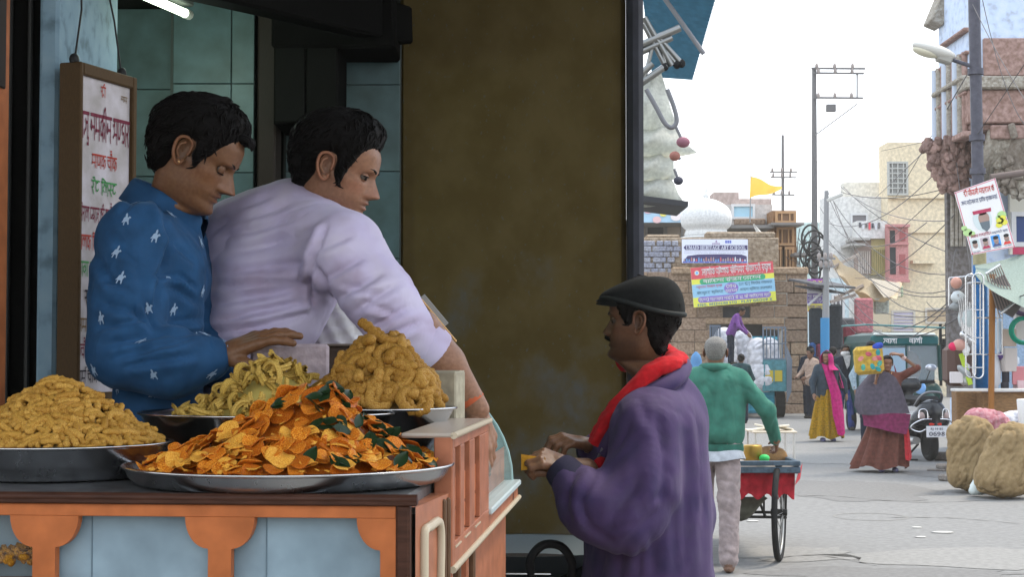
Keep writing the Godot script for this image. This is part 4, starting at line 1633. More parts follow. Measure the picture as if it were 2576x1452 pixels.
	if o.get("eyes", true):
		var shut: float = o.get("shut", 0.45)
		for side in [-1.0, 1.0]:
			mb.col = skin * 0.85
			var ec := Vector3(side * 0.132, -0.012, 0.272)
			var lid := PackedVector3Array()
			for j in 8:
				var ph := lerpf(1.5, lerpf(0.5, -0.35, shut), j / 7.0)
				for i in 11:
					var an := lerpf(-1.35, 1.35, i / 10.0)
					lid.append(xf * ((ec + Vector3(sin(an) * cos(ph) * 1.1, sin(ph), cos(an) * cos(ph)) * 0.062) * hh))
			mb.grid(lid, 11, 8, false, true)
			var low := PackedVector3Array()
			for j in 5:
				var ph := lerpf(-1.4, -0.5, j / 4.0)
				for i in 11:
					var an := lerpf(-1.35, 1.35, i / 10.0)
					low.append(xf * ((ec + Vector3(sin(an) * cos(ph) * 1.1, sin(ph), cos(an) * cos(ph)) * 0.06) * hh))
			mb.grid(low, 11, 5, false, false)
		mb.col = Color.WHITE
	return {"p": pts, "m": marks, "nu": nu, "nk": nk, "nr": nr, "xf": xf, "h": hh, "shut": o.get("shut", 0.45)}

func eyes(person: Node3D, h: Dictionary) -> void:
	var xf: Transform3D = h.xf
	var hh: float = h.h
	for side in [-1.0, 1.0]:
		var e := MB.new()
		var c := Vector3(side * 0.132, -0.012, 0.272)
		e.ball(xf * (c * hh), Vector3.ONE * 0.046 * hh, 12, 8)
		part("eye", e, M("eye_white", lin(0.11, 0.09, 0.075), 0.35), person)
		var i := MB.new()
		i.ball(xf * ((c + Vector3(0, -0.012, 0.026)) * hh), Vector3.ONE * 0.029 * hh, 10, 6)
		part("iris", i, M("iris_dark", lin(0.012, 0.008, 0.006), 0.2), person)

func brows(person: Node3D, h: Dictionary, m: Material, thick := 1.0) -> void:
	var xf: Transform3D = h.xf
	var hh: float = h.h
	for side in [-1.0, 1.0]:
		var pts := []
		for q in [[0.045, 0.058, 0.372], [0.09, 0.075, 0.365], [0.15, 0.08, 0.335], [0.2, 0.066, 0.295], [0.235, 0.042, 0.25]]:
			pts.append(xf * (Vector3(side * q[0], q[1], q[2] + 0.004) * hh))
		var b := MB.new()
		b.tube(curve(pts, 3), [0.008, 0.011, 0.013, 0.014, 0.015, 0.015, 0.0145, 0.014, 0.013, 0.012, 0.01, 0.007, 0.004].map(func(r): return r * hh * thick), 5)
		part("eyebrow", b, m, person)
		var lp := []
		for i in 7:
			var an := lerpf(-1.2, 1.2, i / 6.0)
			lp.append(xf * ((Vector3(side * 0.132, -0.012, 0.272) + Vector3(sin(an) * 1.1, lerpf(0.48, -0.33, h.shut), cos(an)) * 0.0635) * hh))
		var l := MB.new()
		l.tube(lp, 0.0055 * hh, 4)
		part("eyelash", l, m, person)

# hair grown on the head's own grid: thick(y, a in degrees from the front) is its depth, below zero where skin shows
func hair_mesh(h: Dictionary, thick: Callable, rough := 0.012) -> MB:
	var mb := MB.new()
	var p: PackedVector3Array = h.p
	var nu: int = h.nu
	var xf: Transform3D = h.xf
	var hh: float = h.h
	var rows: int = h.nr
	var out := PackedVector3Array()
	var n := FastNoiseLite.new()
	n.seed = 5
	n.frequency = 0.06 / hh * 0.235
	var inv := xf.affine_inverse()
	for j in range(h.nk, h.nk + rows):
		for i in nu:
			var k := j * nu + i
			var y: float = h.m[k].x
			var a: float = rad_to_deg(h.m[k].y)
			if a > 180.0:
				a = 360.0 - a
			var q := p[k]
			var l := inv * q / hh
			var nn := Vector3(l.x, maxf(l.y - 0.02, -0.1) * 0.9, l.z).normalized()
			var t: float = thick.call(y, a)
			if t > 0.0:
				t += rough * (n.get_noise_3d(l.x * 900.0, l.y * 260.0, l.z * 260.0) + 0.7 * n.get_noise_3d(l.x * 3000.0, l.y * 700.0, l.z * 700.0)) * smoothstep(0.0, 0.05, t)
			out.append(xf * ((l + nn * maxf(t, -0.05)) * hh))
	return mb.grid(out, nu, rows, true, false)

# loose locks lying over a head of hair, and short tips along its edge
func locks(person: Node3D, h: Dictionary, hair: MB, m: Material, count: int, length: float) -> void:
	var rg := RandomNumberGenerator.new()
	rg.seed = count
	var xf: Transform3D = h.xf
	var hh: float = h.h
	var inv := xf.affine_inverse()
	var mb := MB.new()
	var made := 0
	for tries in count * 12:
		if made >= count:
			break
		var k := rg.randi() % hair.v.size()
		var l := inv * hair.v[k] / hh
		var base := inv * (h.p[h.nk * int(h.nu) + k] as Vector3) / hh
		if l.length() < base.length() + 0.006:
			continue
		var nn := (inv.basis * hair.n[k]).normalized()
		var flow := Vector3(l.x * 0.8, -0.55, 0.25 if l.z > -0.1 else -0.5) + Vector3(rg.randf_range(-1, 1), rg.randf_range(-1, 1), rg.randf_range(-1, 1)) * 0.35
		flow = (flow - nn * flow.dot(nn)).normalized()
		var ln := length * rg.randf_range(0.6, 1.3)
		var lift := rg.randf_range(0.002, 0.012)
		var path := []
		for j in 5:
			var t := j / 4.0
			path.append(xf * ((l + nn * (lift * sin(PI * minf(t + 0.15, 1.0)) - 0.004) + flow * ln * t + nn * (-ln * ln * 1.2 * t * t)) * hh))
		mb.tube(path, [0.0016, 0.0021, 0.002, 0.0015, 0.0004], 4)
		made += 1
	part("locks", mb, m, person).set_meta("kind", "stuff")

# a hand: fingers along +z, back of the hand up (+y), thumb at side * x
func hand_mesh(mb: MB, xf: Transform3D, side: float, curl: Array, thumb: Array, spread := 0.12, cell := 0.0034, arm := 0.0) -> void:
	var k := 420.0
	var f := Field.new(Vector3(-0.085, -0.1, -0.03 - arm), Vector3(0.085, 0.06, 0.2), cell, k)
	if arm > 0.0:
		f.cap(Vector3(0, 0, -arm), Vector3(0, 0, 0.0), 0.037, 0.0235, Vector3(0, 1, 0), 1.12)
	f.cap(Vector3(0, 0, -0.012), Vector3(0, 0.001, 0.03), 0.0235, 0.028, Vector3(0, 1, 0), 1.5)
	var xs := [0.029, 0.0105, -0.009, -0.027]
	var zs := [0.084, 0.089, 0.084, 0.074]
	var ln := [0.072, 0.079, 0.073, 0.057]
	var rd := [0.0092, 0.0095, 0.009, 0.0078]
	for q in 4:
		var kn := Vector3(xs[q] * side, 0.0, zs[q])
		f.cap(Vector3(xs[q] * side * 0.55, 0, 0.012), kn, 0.0135, 0.0108)
		if q < 3:
			f.cap(Vector3(xs[q] * side * 0.6, -0.003, 0.03), Vector3((xs[q] + xs[q + 1]) * 0.5 * side, -0.003, 0.072), 0.0125, 0.011)
		var yaw: float = (1.5 - q) * spread * side
		var dir := Vector3(sin(yaw), 0, cos(yaw))
		var axis := Vector3(cos(yaw), 0, -sin(yaw))
		var p := kn
		var ang := 0.0
		for s in 3:
			ang += curl[q][s]
			var d := dir.rotated(axis, ang)
			var e: Vector3 = p + d * ln[q] * [0.44, 0.31, 0.25][s]
			f.cap(p, e, rd[q] * [1.06, 0.97, 0.88][s], rd[q] * [0.97, 0.88, 0.78][s])
			p = e
	var tb := Vector3(0.02 * side, -0.007, 0.018)
	var td := Vector3(side * thumb[0], thumb[1], thumb[2]).normalized()
	f.cap(Vector3(0.008 * side, -0.004, 0.006), tb + td * 0.036, 0.016, 0.0125)
	var td2 := td.lerp(Vector3(side * thumb[3], thumb[4], thumb[5]).normalized(), 0.5).normalized()
	f.cap(tb + td * 0.036, tb + td * 0.036 + td2 * 0.032, 0.0118, 0.0105)
	var td3 := Vector3(side * thumb[3], thumb[4], thumb[5]).normalized()
	f.cap(tb + td * 0.036 + td2 * 0.032, tb + td * 0.036 + td2 * 0.032 + td3 * 0.027, 0.0105, 0.0082)
	var one := MB.new()
	one.col = mb.col
	f.mesh(one)
	mb.add(one, xf)

# what is under the clothes: trunk and arm, so that head and hand belong to one body
func inner_body(mb: MB, trunk: Array, arm: Array) -> void:
	mb.tube(trunk, 0.06, 12)
	var r := []
	for k in arm.size():
		r.append(lerpf(0.045, 0.026, float(k) / (arm.size() - 1)))
	mb.tube([trunk[0].lerp(trunk[1], 0.12)] + arm, [0.05] + r, 12)

func aim(at: Vector3, to: Vector3, up: Vector3) -> Transform3D:
	var z := (to - at).normalized()
	var x := up.cross(z).normalized()
	return Transform3D(Basis(x, z.cross(x), z), at)

# a shirt collar: a stand round the neck, folded over and open at the front (+z)
func collar_mesh(xf: Transform3D, rx: float, rz: float, stand: float, fall: float, gap: float, tip := 0.0) -> MB:
	var mb := MB.new()
	var pts := PackedVector3Array()
	var prof := [[0.0, 0.0], [0.003, stand * 0.6], [0.006, stand], [0.012, stand + 0.003], [0.017, stand - 0.006], [0.022, stand - fall * 0.6], [0.026, stand - fall]]
	for j in prof.size():
		for i in 33:
			var t := i / 32.0
			var a := lerpf(gap, TAU - gap, t)
			var e := pow(absf(t - 0.5) * 2.0, 4.0)
			var y: float = prof[j][1]
			if j >= 5:
				y -= tip * e * (j - 4) * 0.5
			var r: float = prof[j][0]
			pts.append(xf * Vector3(sin(a) * (rx + r), y - 0.02 * e, cos(a) * (rz + r)))
	return mb.grid(pts, 33, prof.size())

const FOLDS_BLUE := [[362, 476, 302, 535, 14, 6.0], [394, 498, 415, 584, 14, 6.0], [388, 694, 458, 696, 10, 9.0], [458, 696, 490, 721, 10, 9.0], [412, 519, 429, 605, 12, 8.0], [429, 605, 400, 691, 12, 8.0], [400, 691, 391, 766, 12, 8.0], [238, 637, 281, 718, 16, 7.0], [249, 761, 356, 793, 15, 8.0], [254, 825, 367, 806, 14, 8.0], [265, 868, 431, 839, 15, 8.0], [286, 898, 463, 865, 14, 8.0], [308, 922, 506, 890, 13, 8.0], [335, 777, 380, 833, 12, 8.0], [367, 772, 388, 825, 11, 7.0], [426, 723, 506, 766, 14, 7.0], [415, 814, 517, 804, 13, 7.0], [431, 847, 523, 833, 12, 6.0], [281, 584, 340, 659, 16, 5.0], [442, 616, 490, 659, 14, 5.0], [265, 702, 335, 734, 14, 6.0], [378, 874, 501, 852, 11, 6.0]]
const FOLDS_WHITE := [[780, 707, 544, 723, 16, 9.0], [775, 718, 571, 747, 14, 7.0], [769, 729, 517, 769, 16, 8.0], [783, 755, 533, 812, 16, 8.0], [786, 788, 608, 828, 14, 8.0], [705, 825, 512, 836, 14, 7.0], [743, 847, 544, 868, 15, 7.0], [791, 589, 576, 637, 20, 6.0], [769, 551, 544, 600, 18, 6.0], [737, 519, 533, 573, 18, 5.0], [818, 546, 662, 616, 18, 5.0], [684, 498, 544, 546, 16, 4.0], [780, 659, 544, 691, 18, 6.0], [818, 573, 788, 643, 10, 8.0], [788, 643, 783, 707, 10, 8.0], [783, 707, 786, 772, 12, 9.0], [802, 627, 882, 594, 16, 6.0], [796, 675, 834, 745, 13, 9.0], [818, 702, 914, 648, 16, 7.0], [845, 755, 963, 686, 16, 7.0], [893, 782, 1006, 713, 15, 7.0], [925, 831, 1032, 772, 14, 8.0], [968, 847, 1059, 809, 13, 7.0], [861, 713, 952, 745, 12, 5.0], [914, 755, 995, 793, 12, 5.0]]
const FOLDS_JACKET := [[1650, 1049, 1670, 1148, 24, 16.0], [1670, 1148, 1665, 1280, 24, 16.0], [1714, 1033, 1726, 1203, 26, 11.0], [1726, 1203, 1720, 1423, 26, 11.0], [1752, 1016, 1769, 1203, 22, 9.0], [1769, 1203, 1764, 1445, 22, 9.0], [1785, 1093, 1799, 1286, 20, 9.0], [1799, 1286, 1793, 1445, 20, 9.0], [1686, 1258, 1697, 1445, 22, 11.0], [1637, 1341, 1642, 1445, 20, 10.0], [1609, 1005, 1637, 1082, 20, 7.0], [1582, 1077, 1521, 1159, 20, 8.0], [1502, 1181, 1458, 1258, 16, 14.0], [1458, 1258, 1480, 1319, 16, 14.0], [1447, 1187, 1422, 1250, 16, 11.0], [1422, 1250, 1436, 1308, 16, 11.0], [1661, 1275, 1565, 1365, 20, 13.0], [1609, 1203, 1532, 1308, 22, 10.0], [1664, 1236, 1587, 1302, 18, 9.0], [1565, 1148, 1494, 1236, 18, 8.0], [1521, 1335, 1598, 1313, 16, 9.0], [1477, 1319, 1543, 1363, 16, 9.0], [1554, 1033, 1543, 1093, 14, 6.0], [1422, 1352, 1411, 1445, 16, 9.0], [1466, 1385, 1455, 1445, 16, 10.0], [1516, 1390, 1505, 1445, 15, 10.0], [1565, 1390, 1557, 1445, 15, 10.0], [1609, 1368, 1604, 1445, 16, 10.0]]
const BLACK_HAIR := Color(0.012, 0.01, 0.009)

func hair_mat() -> Material:
	return M("hair_black", lin(0.006, 0.005, 0.0045), 0.55, {"bump": ntex("strand", 0.09, 3, grey(0), grey(1), 91), "tri": Vector3(26, 7, 7), "h": 0.2, "spec": 0.22})

func skin_mat() -> Material:
	return M("skin", Color.WHITE, 0.43, {"vc": true, "sss": 0.06, "spec": 0.4, "tex": ntex("skin_tone", 0.03, 4, Color(0.8, 0.76, 0.74), Color(1, 1, 1), 92), "tri": 6.0, "bump": ntex("pores", 0.3, 3, grey(0.3), grey(0.8), 93), "h": 0.06})

# ---------------------------------------------------------------- the two men behind the counter
func build_shop_people() -> void:
	var hm := hair_mat()
	var sk := skin_mat()
	var a := thing("person", "man in a blue shirt with white motifs looking down behind the counter", "person", Vector3.ZERO)
	var skin := Color(0.21, 0.105, 0.052)
	var body := MB.new()
	var hx := Transform3D(face_basis(Vector3(1, 0, 0.06), 0.54, 0.0), P(503, 390, 3.36))
	var h := head_mesh(body, hx, 0.22, P(425, 560, 3.42), {"skin": skin, "jaw": 1.04, "nose": 1.15, "neck": 0.265, "beard": 0.2, "shut": 1.25})
	body.col = skin * 0.95
	var wrist := P(555, 893, 3.2)
	hand_mesh(body, aim(wrist, P(640, 858, 3.2), Vector3(0.25, 1, 0.35)), -1.0, [[0.05, 0.35, 0.2], [0.1, 0.25, 0.2], [0.12, 0.3, 0.25], [0.25, 0.45, 0.3]], [0.55, -0.45, 0.7, 0.15, -0.5, 0.9], 0.17, 0.0034, 0.07)
	inner_body(body, [P(425, 560, 3.42), P(410, 800, 3.42)], [P(345, 610, 3.26), P(318, 760, 3.2), P(312, 885, 3.18), wrist])
	part("body", body, sk, a)
	var hair_blue := hair_mesh(h, func(y: float, ang: float) -> float:
		var line := table(ang, [[0, 0.80], [25, 0.80], [42, 0.745], [55, 0.665], [66, 0.52], [74, 0.40], [82, 0.40], [90, 0.60], [100, 0.60], [108, 0.36], [120, 0.24], [150, 0.16], [180, 0.14]])
		var m := y - line
		if m < 0.0:
			return maxf(m * 0.9, -0.05)
		var full := 0.085 + 0.03 * smoothstep(120.0, 160.0, ang) * smoothstep(0.2, 0.5, y) + 0.05 * smoothstep(80.0, 10.0, ang) * gs(y - 0.86, 0.13)
		return -0.008 + full * smoothstep(-0.02, 0.13 if ang < 70.0 else 0.06, m), 0.018)
	part("hair", hair_blue, hm, a)
	locks(a, h, hair_blue, hm, 900, 0.105)
	var tuft := MB.new()
	for k in 16:
		var an := lerpf(-0.5, 0.6, k / 15.0)
		var p0 := Vector3(sin(an) * 0.22, 0.335 + 0.02 * sin(k * 2.0), 0.27 + 0.03 * cos(an * 2.0))
		var p1 := p0 + Vector3(0.01 * sin(k * 1.7), 0.015, 0.075)
		var p2 := p1 + Vector3(0.015 * cos(k * 2.3), -0.04 - 0.012 * sin(k * 3.1), 0.035)
		tuft.tube(curve([hx * (p0 * 0.22), hx * (p1 * 0.22), hx * (p2 * 0.22)], 4), [0.0075, 0.008, 0.0075, 0.007, 0.006, 0.005, 0.0042, 0.003, 0.001], 5)
	part("fringe", tuft, hm, a)
	eyes(a, h)
	brows(a, h, hm)
	var stud := MB.new()
	stud.ball(hx * (Vector3(-0.37, -0.145, -0.03) * 0.22), Vector3.ONE * 0.0028, 8, 6)
	part("ear_stud", stud, M("gold_trim"), a)
	var shm := M("blue_cotton", lin(0.026, 0.095, 0.215), 0.75, {"tex": ntex("cloth_tone", 0.012, 5, grey(0.68), grey(1.0), 94), "tri": 2.4, "bump": ntex("weave", 0.35, 2, grey(0.2), grey(0.8), 95), "h": 0.05, "rim": 0.35})
	var lo := P(170, 1250, 3.8)
	var hi := P(620, 420, 2.9)
	var f := Field.new(Vector3(lo.x, 1.15, -3.75), Vector3(P(590, 500, 3.2).x, 1.97, -3.06), 0.0066, 75.0)
	f.cap(P(390, 1250, 3.32), P(408, 680, 3.31), 0.094, 0.088)
	f.cap(P(395, 1250, 3.52), P(418, 680, 3.5), 0.094, 0.088)
	f.cap(P(352, 600, 3.25), P(440, 575, 3.6), 0.066, 0.064)
	f.cap(P(420, 540, 3.4), P(425, 700, 3.4), 0.062, 0.09)
	f.cap(P(333, 606, 3.24), P(320, 760, 3.2), 0.071, 0.069)
	f.cap(P(320, 760, 3.2), P(308, 890, 3.18), 0.069, 0.062)
	f.cap(P(312, 885, 3.18), P(430, 915, 3.17), 0.067, 0.064)
	f.cap(P(430, 915, 3.17), P(530, 903, 3.19), 0.062, 0.043)
	f.cap(P(455, 640, 3.58), P(500, 850, 3.56), 0.066, 0.058)
	f.cap(P(500, 850, 3.56), P(560, 935, 3.42), 0.052, 0.042)
	var shirt := MB.new()
	f.mesh(shirt, func(p: Vector3, nn: Vector3) -> float:
		return folds(p, nn, FOLDS_BLUE) * 1.7 + 0.0022 * ridge(p, Vector3(0.3, 1, 0), 9.0, 3.0))
	part("shirt", shirt, shm, a)
	var colx := Transform3D(face_basis(Vector3(1, 0, 0.1), 0.42), P(420, 528, 3.41))
	part("collar", collar_mesh(colx, 0.071, 0.076, 0.034, 0.052, 0.25, 0.03), shm, a)
	var cuff := MB.new()
	cuff.tube([P(508, 905, 3.19), P(520, 904, 3.19), P(540, 902, 3.192), P(546, 901, 3.193)], [0.0435, 0.046, 0.045, 0.041], 20)
	part("cuff", cuff, shm, a)
	var thr := MB.new()
	thr.tube([P(541, 901, 3.19), P(549, 900, 3.19)], 0.0315, 18)
	part("red_thread", thr, M("thread_red", lin(0.5, 0.03, 0.03), 0.7), a)
	var motif := MB.new()
	var taken := []
	var rg := RandomNumberGenerator.new()
	rg.seed = 17
	var tries := 0
	while taken.size() < 60 and tries < 6000:
		tries += 1
		var k := rg.randi() % shirt.v.size()
		var p := shirt.v[k]
		var nn := shirt.n[k]
		if nn.z < 0.15:
			continue
		var ok := true
		for q in taken:
			if (q - p).length() < 0.055:
				ok = false
				break
		if not ok:
			continue
		taken.append(p)
		var up := (Vector3.UP - nn * nn.y).normalized()
		var rt := up.cross(nn).normalized()
		var an := rg.randf_range(-0.5, 0.5)
		var tf := Transform3D(Basis(rt, up, nn).rotated(nn, an), p + nn * 0.0016)
		var one := MB.new()
		flat_poly(one, [Vector2(-8, -2), Vector2(-11, -6), Vector2(-9, -7), Vector2(-6, -3.5), Vector2(-7, -13), Vector2(-4.5, -13), Vector2(-3, -5), Vector2(2, -5), Vector2(4, -12), Vector2(6.5, -11), Vector2(5.5, -2), Vector2(7.5, 3), Vector2(11, 3.5), Vector2(11, 6), Vector2(7, 8), Vector2(4.5, 5), Vector2(2.5, 6), Vector2(3, 12), Vector2(1, 16), Vector2(-2, 13), Vector2(-2, 7), Vector2(-6, 4.5)])
		motif.add(one, tf.scaled_local(Vector3(0.00082, 0.00098, 0.001)))
	part("printed_motif", motif, M("motif_white", lin(0.27, 0.37, 0.49), 0.8), a).set_meta("kind", "stuff")
	var leg := MB.new()
	var lf := Field.new(P(330, 1452, 3.6) - Vector3(0.12, 0.9, 0.25), P(470, 1000, 3.2) + Vector3(0.15, 0.1, 0.1), 0.02, 60.0)
	lf.cap(P(395, 1180, 3.33), Vector3(P(400, 1180, 3.33).x, 0.5, -3.33), 0.085, 0.06)
	lf.cap(P(405, 1180, 3.5), Vector3(P(405, 1180, 3.5).x, 0.5, -3.5), 0.085, 0.06)
	lf.mesh(leg)
	part("trousers", leg, M("trouser_dark", lin(0.03, 0.04, 0.07), 0.8), a)
	var b := thing("person", "man in a pale lilac white shirt bending to reach into the glass show-case", "person", Vector3.ZERO)
	var skin2 := Color(0.30, 0.15, 0.085)
	var body2 := MB.new()
	var hx2 := Transform3D(face_basis(Vector3(1, 0, 0.1), 0.33, 0.0), P(856, 424, 3.6))
	var h2 := head_mesh(body2, hx2, 0.226, P(765, 600, 3.66), {"skin": skin2, "jaw": 1.06, "nose": 1.0, "neck": 0.285, "beard": 0.3, "shut": 0.4})
	body2.col = skin2
	var el2 := P(1085, 868, 3.44)
	var wr2 := P(1198, 1030, 3.46)
	var ff := Field.new(Vector3(el2.x - 0.08, wr2.y - 0.08, -3.56), Vector3(wr2.x + 0.08, el2.y + 0.1, -3.34), 0.005, 260.0)
	ff.cap(el2 + (el2 - wr2) * 0.25, el2.lerp(wr2, 0.3), 0.044, 0.045)
	ff.cap(el2.lerp(wr2, 0.3), wr2, 0.045, 0.029, Vector3(0, 0, 1), 1.1)
	ff.mesh(body2)
	hand_mesh(body2, aim(wr2, P(1232, 1130, 3.48), Vector3(0.75, 0.35, 0.55)), -1.0, [[0.15, 0.3, 0.25], [0.2, 0.35, 0.3], [0.25, 0.4, 0.3], [0.3, 0.45, 0.3]], [0.4, -0.5, 0.75, 0.0, -0.4, 0.9], 0.05, 0.004)
	inner_body(body2, [P(765, 600, 3.66), P(660, 850, 3.64)], [P(850, 640, 3.48), P(960, 740, 3.41), P(1020, 815, 3.42), el2])
	part("body", body2, sk, b)
	var hair_pale := hair_mesh(h2, func(y: float, ang: float) -> float:
		var line := table(ang, [[0, 0.79], [25, 0.79], [42, 0.75], [54, 0.70], [64, 0.56], [72, 0.36], [82, 0.33], [90, 0.60], [100, 0.60], [110, 0.38], [125, 0.28], [150, 0.2], [180, 0.16]])
		var m := y - line
		if m < 0.0:
			return maxf(m * 0.9, -0.05)
		var full := 0.07 + 0.03 * smoothstep(100.0, 170.0, ang) + 0.07 * smoothstep(85.0, 10.0, ang) * gs(y - 0.86, 0.13) + 0.03 * smoothstep(0.6, 0.8, y)
		return -0.008 + full * smoothstep(-0.02, 0.12 if ang < 70.0 else 0.08, m), 0.014)
	part("hair", hair_pale, hm, b)
	locks(b, h2, hair_pale, hm, 900, 0.085)
	eyes(b, h2)
	brows(b, h2, hm, 1.15)
	var white := M("lilac_cotton", lin(0.56, 0.52, 0.60), 0.8, {"tex": ntex("shirt_tone", 0.008, 4, Color(0.80, 0.74, 0.78), Color(1, 1, 1), 97, 512, [0.5, Color(0.95, 0.93, 1.0)]), "tri": 1.5, "bump": ntex("weave"), "h": 0.04, "rim": 0.3})
	var f2 := Field.new(Vector3(P(440, 700, 3.7).x - 0.05, 1.12, -3.98), Vector3(P(1160, 700, 3.4).x, 1.98, -3.26), 0.0068, 70.0)
	f2.cap(P(640, 640, 3.68), P(600, 1250, 3.64), 0.135, 0.14)
	f2.cap(P(700, 610, 3.62), P(640, 860, 3.58), 0.12, 0.12)
	f2.cap(P(560, 640, 3.78), P(540, 900, 3.75), 0.09, 0.11)
	f2.cap(P(600, 590, 3.78), P(730, 560, 3.65), 0.085, 0.085)
	f2.cap(P(740, 560, 3.63), P(865, 630, 3.45), 0.085, 0.082)
	f2.cap(P(760, 530, 3.65), P(770, 620, 3.6), 0.06, 0.085)
	f2.cap(P(790, 650, 3.55), P(730, 800, 3.55), 0.095, 0.075)
	f2.cap(P(868, 638, 3.44), P(955, 748, 3.41), 0.08, 0.069)
	f2.cap(P(955, 748, 3.41), P(1008, 828, 3.42), 0.069, 0.06)
	f2.cap(P(1008, 828, 3.42), P(1080, 880, 3.44), 0.06, 0.047)
	var sh2 := MB.new()
	f2.mesh(sh2, func(p: Vector3, nn: Vector3) -> float:
		return folds(p, nn, FOLDS_WHITE) * 1.8 + 0.002 * ridge(p, Vector3(1, 0.35, 0), 7.0, 3.0))
	part("shirt", sh2, white, b)
	var cx2 := Transform3D(face_basis(Vector3(1, 0, -0.1), 0.5, 0.0), P(772, 545, 3.64))
	part("collar", collar_mesh(cx2, 0.074, 0.08, 0.036, 0.05, 0.3, 0.02), white, b)
	var rl := MB.new()
	rl.tube([P(1056, 856, 3.435), P(1064, 862, 3.437), P(1092, 888, 3.442), P(1098, 894, 3.444)], [0.05, 0.055, 0.053, 0.047], 20)
	part("rolled_cuff", rl, white, b)
	var br := MB.new()
	br.tube([P(1176, 1000, 3.458), P(1186, 1014, 3.459)], 0.033, 16)
	part("wrist_thread", br, M("thread_orange", lin(0.45, 0.1, 0.04), 0.7), b)
	var leg2 := MB.new()
	var lf2 := Field.new(P(600, 1180, 3.9) - Vector3(0.2, 0.95, 0.05), P(600, 1180, 3.5) + Vector3(0.25, 0.1, 0.1), 0.022, 60.0)
	lf2.cap(P(570, 1230, 3.62), Vector3(P(570, 1230, 3.62).x, 0.5, -3.62), 0.095, 0.065)
	lf2.cap(P(620, 1230, 3.78), Vector3(P(620, 1230, 3.78).x, 0.5, -3.78), 0.095, 0.065)
	lf2.mesh(leg2)
	part("trousers", leg2, M("trouser_grey", lin(0.12, 0.12, 0.12), 0.8), b)

